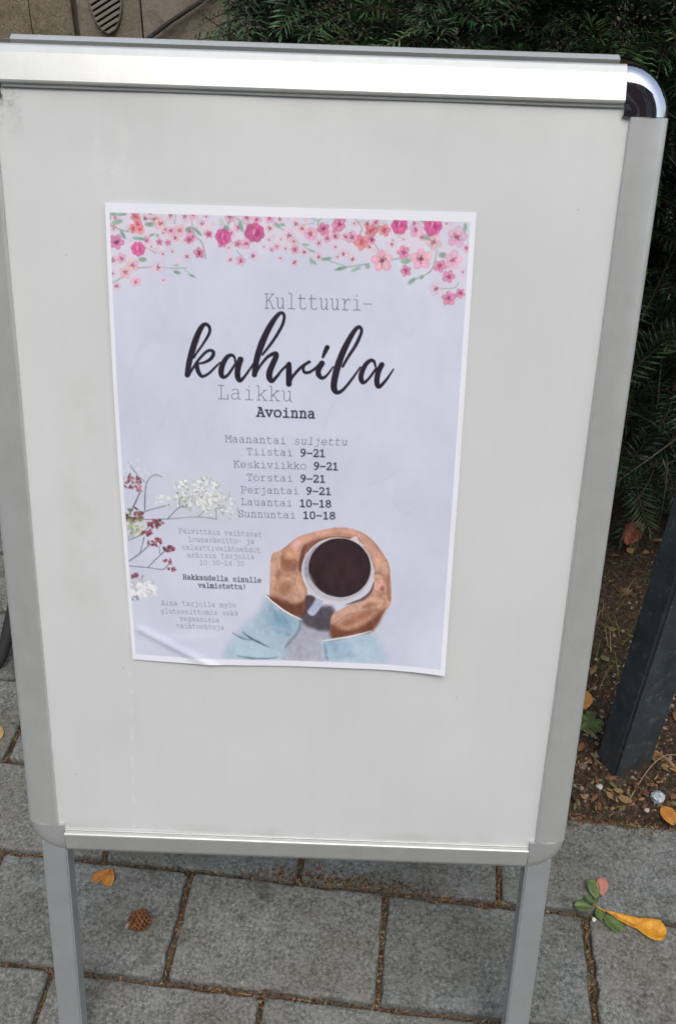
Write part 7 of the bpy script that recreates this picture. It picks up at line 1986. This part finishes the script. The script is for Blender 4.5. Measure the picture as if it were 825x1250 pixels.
# pine cone
cone = empty('pine_cone', (-205, 174, 0), 'small brown pine cone lying on the slab near the left leg of the board', 'pine cone')
M_CONE = leafmat('cone_scale', (.10, .038, .016), (.30, .13, .055), 200, .6)
ax = Vector((.93, .30, .12)).normalized(); up_ = Vector((0, 0, 1)); sd = ax.cross(up_).normalized(); nn = sd.cross(ax)
cc = Vector((-205, 174, 13.5)); mb = MB()
mb.tube([cc + ax * t for t in (-12, -8, 0, 8, 12)], [4, 8.5, 10, 8, 3], 9); mb.build('core', mat('cone_core', (.03, .015, .008), .9), cone)
mb = MB()
for i in range(64):
    t = i / 63; x = -14.0 + 27 * t; ang = i * 2.39996; R_ = 13.4 * math.sin(math.pi * (.13 + .80 * t)) ** .75
    rad = sd * math.cos(ang) + nn * math.sin(ang); tan = ax.cross(rad).normalized(); out_ = (rad * .80 + ax * .60).normalized()
    b0 = cc + ax * (x - 2.5) + rad * R_ * .62; w = 3.3 * (.65 + .5 * math.sin(math.pi * t)); l = 6.4 * (.7 + .4 * math.sin(math.pi * t))
    tipn = out_.cross(tan).normalized() * .8
    P_ = [b0 - tan * w * .4, b0 + tan * w * .4, b0 + out_ * l * .72 + tan * w, b0 + out_ * l + tan * w * .35, b0 + out_ * l - tan * w * .35, b0 + out_ * l * .72 - tan * w]
    mb.add([p + tipn for p in P_] + [p - tipn for p in P_], [(0, 1, 2, 3, 4, 5), (11, 10, 9, 8, 7, 6)] + [(i2, i2 + 6, (i2 + 1) % 6 + 6, (i2 + 1) % 6) for i2 in range(6)])
o = mb.build('scales', M_CONE, cone); fix_normals(o)
mb = MB(); mb.tube([cc - ax * 14, cc - ax * 18 - up_ * 3, cc - ax * 19 - up_ * 6], [2.6, 2.4, 2.8], 6); mb.build('stalk_end', mat('pale_stalk', (.33, .27, .22), .8), cone)

# pebbles and scraps on the soil
def stone(x, y, r_, m, label, flat=.6, name='pebble', grp=None, cat='pebble', z=None):
    mb = MB(); z = (soil_h(x, y) + r_ * flat * .6) if z is None else z
    rr = random.Random(int(x * 7 + y)); mb.blob((x, y, z), r_, 9, 6, .16, rr, flat); o = mb.build(name, m, origin=(x, y, z), smooth=False); tag(o, label, cat, grp); return o
M_QUARTZ = mat('bluish_stone', rough=.5); c = ramp(M_QUARTZ, noise(M_QUARTZ, 160, 4, .8), [(.38, (.13, .15, .17)), (.6, (.55, .60, .66))]); L(M_QUARTZ, c, bsdf(M_QUARTZ).inputs['Base Color'])
stone(512, 399, 10.5, M_QUARTZ, 'crumpled looking bluish white stone on the soil right of the steel post foot', .75, cat='stone')
stone(430, 415, 5, M_PEBBLE, 'small cream pebble on the soil left of the steel post foot')
stone(466, 398, 4.5, mat('pinkish_pebble', (.42, .30, .26), .7), 'small pinkish pebble on the soil just in front of the steel post')
stone(386, 206, 3.2, mat('white_grit', (.62, .60, .56), .6), 'tiny white pebble in the slab joint beside the green weed', z=1.5)
stone(412, 452, 7, mat('brown_pebble', (.14, .10, .08), .8), 'dull brown pebble on the soil close to the right rail of the board')
stone(495, 383, 4., M_PEBBLE, 'small pale pebble at the paving edge below the bluish stone')
mb = MB()
rr = random.Random(5)
for i in range(150):
    x, y = rr.uniform(380, 640), rr.uniform(388, 760); q = rr.uniform(1.6, 4.2); mb.blob((x, y, soil_h(x, y) + q * .4), q, 5, 4, .25, rr, .7)
tag(mb.build('gravel', mat('gravel_bits', (.22, .19, .16), .85)), 'small grey brown gravel bits scattered over the soil', 'gravel', kind='stuff')
Vb, Fb, Cb = [], [], []
for i in range(380):
    x, y = rr.uniform(360, 900), 392 + rr.random() ** 1.4 * 700
    if i > 260: a = rr.uniform(0, 6.28); x, y = 474 + 52 * math.cos(a) + rr.uniform(-6, 10), 448 + 42 * math.sin(a) + rr.uniform(-8, 6)
    if i > 330: x, y = rr.uniform(370, 640), 388 + rr.uniform(-6, 14)
    z = soil_h(x, y) + rr.uniform(2, 6); a = rr.uniform(0, 6.28); l, w = rr.uniform(5, 15) * (.6 if i > 260 else 1), rr.uniform(3, 8) * (.6 if i > 260 else 1); n = len(Vb)
    R_ = Matrix.Rotation(a, 3, 'Z') @ Matrix.Rotation(rr.uniform(-.5, .5), 3, 'X')
    for q in ((-l, 0, 0), (-l * .4, -w * rr.uniform(.6, 1), rr.uniform(0, 2)), (l * .5, -w * .8, 1), (l, 0, rr.uniform(0, 3)), (l * .3, w, 0), (-l * .5, w * .7, 1), (0, 0, 2.4)): v = R_ @ Vector(q); Vb.append((x + v.x, y + v.y, z + v.z))
    for k in range(6): Fb.append((n + k, n + (k + 1) % 6, n + 6))
    Cb += [rr.choice([(.16, .08, .04), (.09, .05, .03), (.24, .15, .07), (.05, .035, .025), (.13, .12, .06)])] * 7
tag(fast_mesh('dead_leaf_bits', Vb, Fb, M_LITTER, cols=np.array(Cb)), 'brown crumbled leaf pieces strewn over the soil', 'litter', kind='stuff')
# wiry twigs and grass
mb = MB(); mb.tube([(468 + 130 * q, 392 + 86 * math.sin(q * 2.3) - 20 * q, 3 + 26 * math.sin(math.pi * q)) for q in np.linspace(0, 1, 18)], .8, 5)
tag(mb.build('thin_twig', mat('wiry_twig', (.25, .20, .12), .7), origin=(470, 392, 3)), 'thin arching pale twig springing over the soil right of the steel post', 'twig')
mb = MB()
for k in range(7): mb.tube([(600 + k * 9, 500 - k * 8, 4), (640 + k * 7, 520 - k * 9 + rr.uniform(-20, 20), 14), (700, 540 - k * 15, 8)], .9, 4)
tag(mb.build('dry_twigs', mat('dry_twig', (.16, .09, .05), .8), origin=(600, 500, 4)), 'reddish brown dry twigs lying on the soil at the right edge', 'twigs', kind='stuff')
Vg, Fg, Cg = [], [], []
for k in range(90):
    x, y = rr.uniform(425, 560), rr.uniform(600, 900); h = rr.uniform(30, 75); a = rr.uniform(0, 6.28); n = len(Vg); z = soil_h(x, y); dx, dy = math.cos(a), math.sin(a)
    Vg += [(x - dy, y + dx, z), (x + dy, y - dx, z), (x + dx * h * .4 + dy * .7, y + dy * h * .4, z + h * .6), (x + dx * h * .4 - dy * .7, y + dy * h * .4, z + h * .6), (x + dx * h, y + dy * h, z + h * .55)]
    Fg += [(n, n + 1, n + 2), (n, n + 2, n + 3), (n + 3, n + 2, n + 4)]; Cg += [(.10, .12, .03) if rr.random() < .6 else (.2, .16, .06)] * 5
tag(fast_mesh('grass_tufts', Vg, Fg, M_LITTER, cols=np.array(Cg)), 'sparse thin grass blades on the soil between board and hedge', 'grass', kind='stuff')
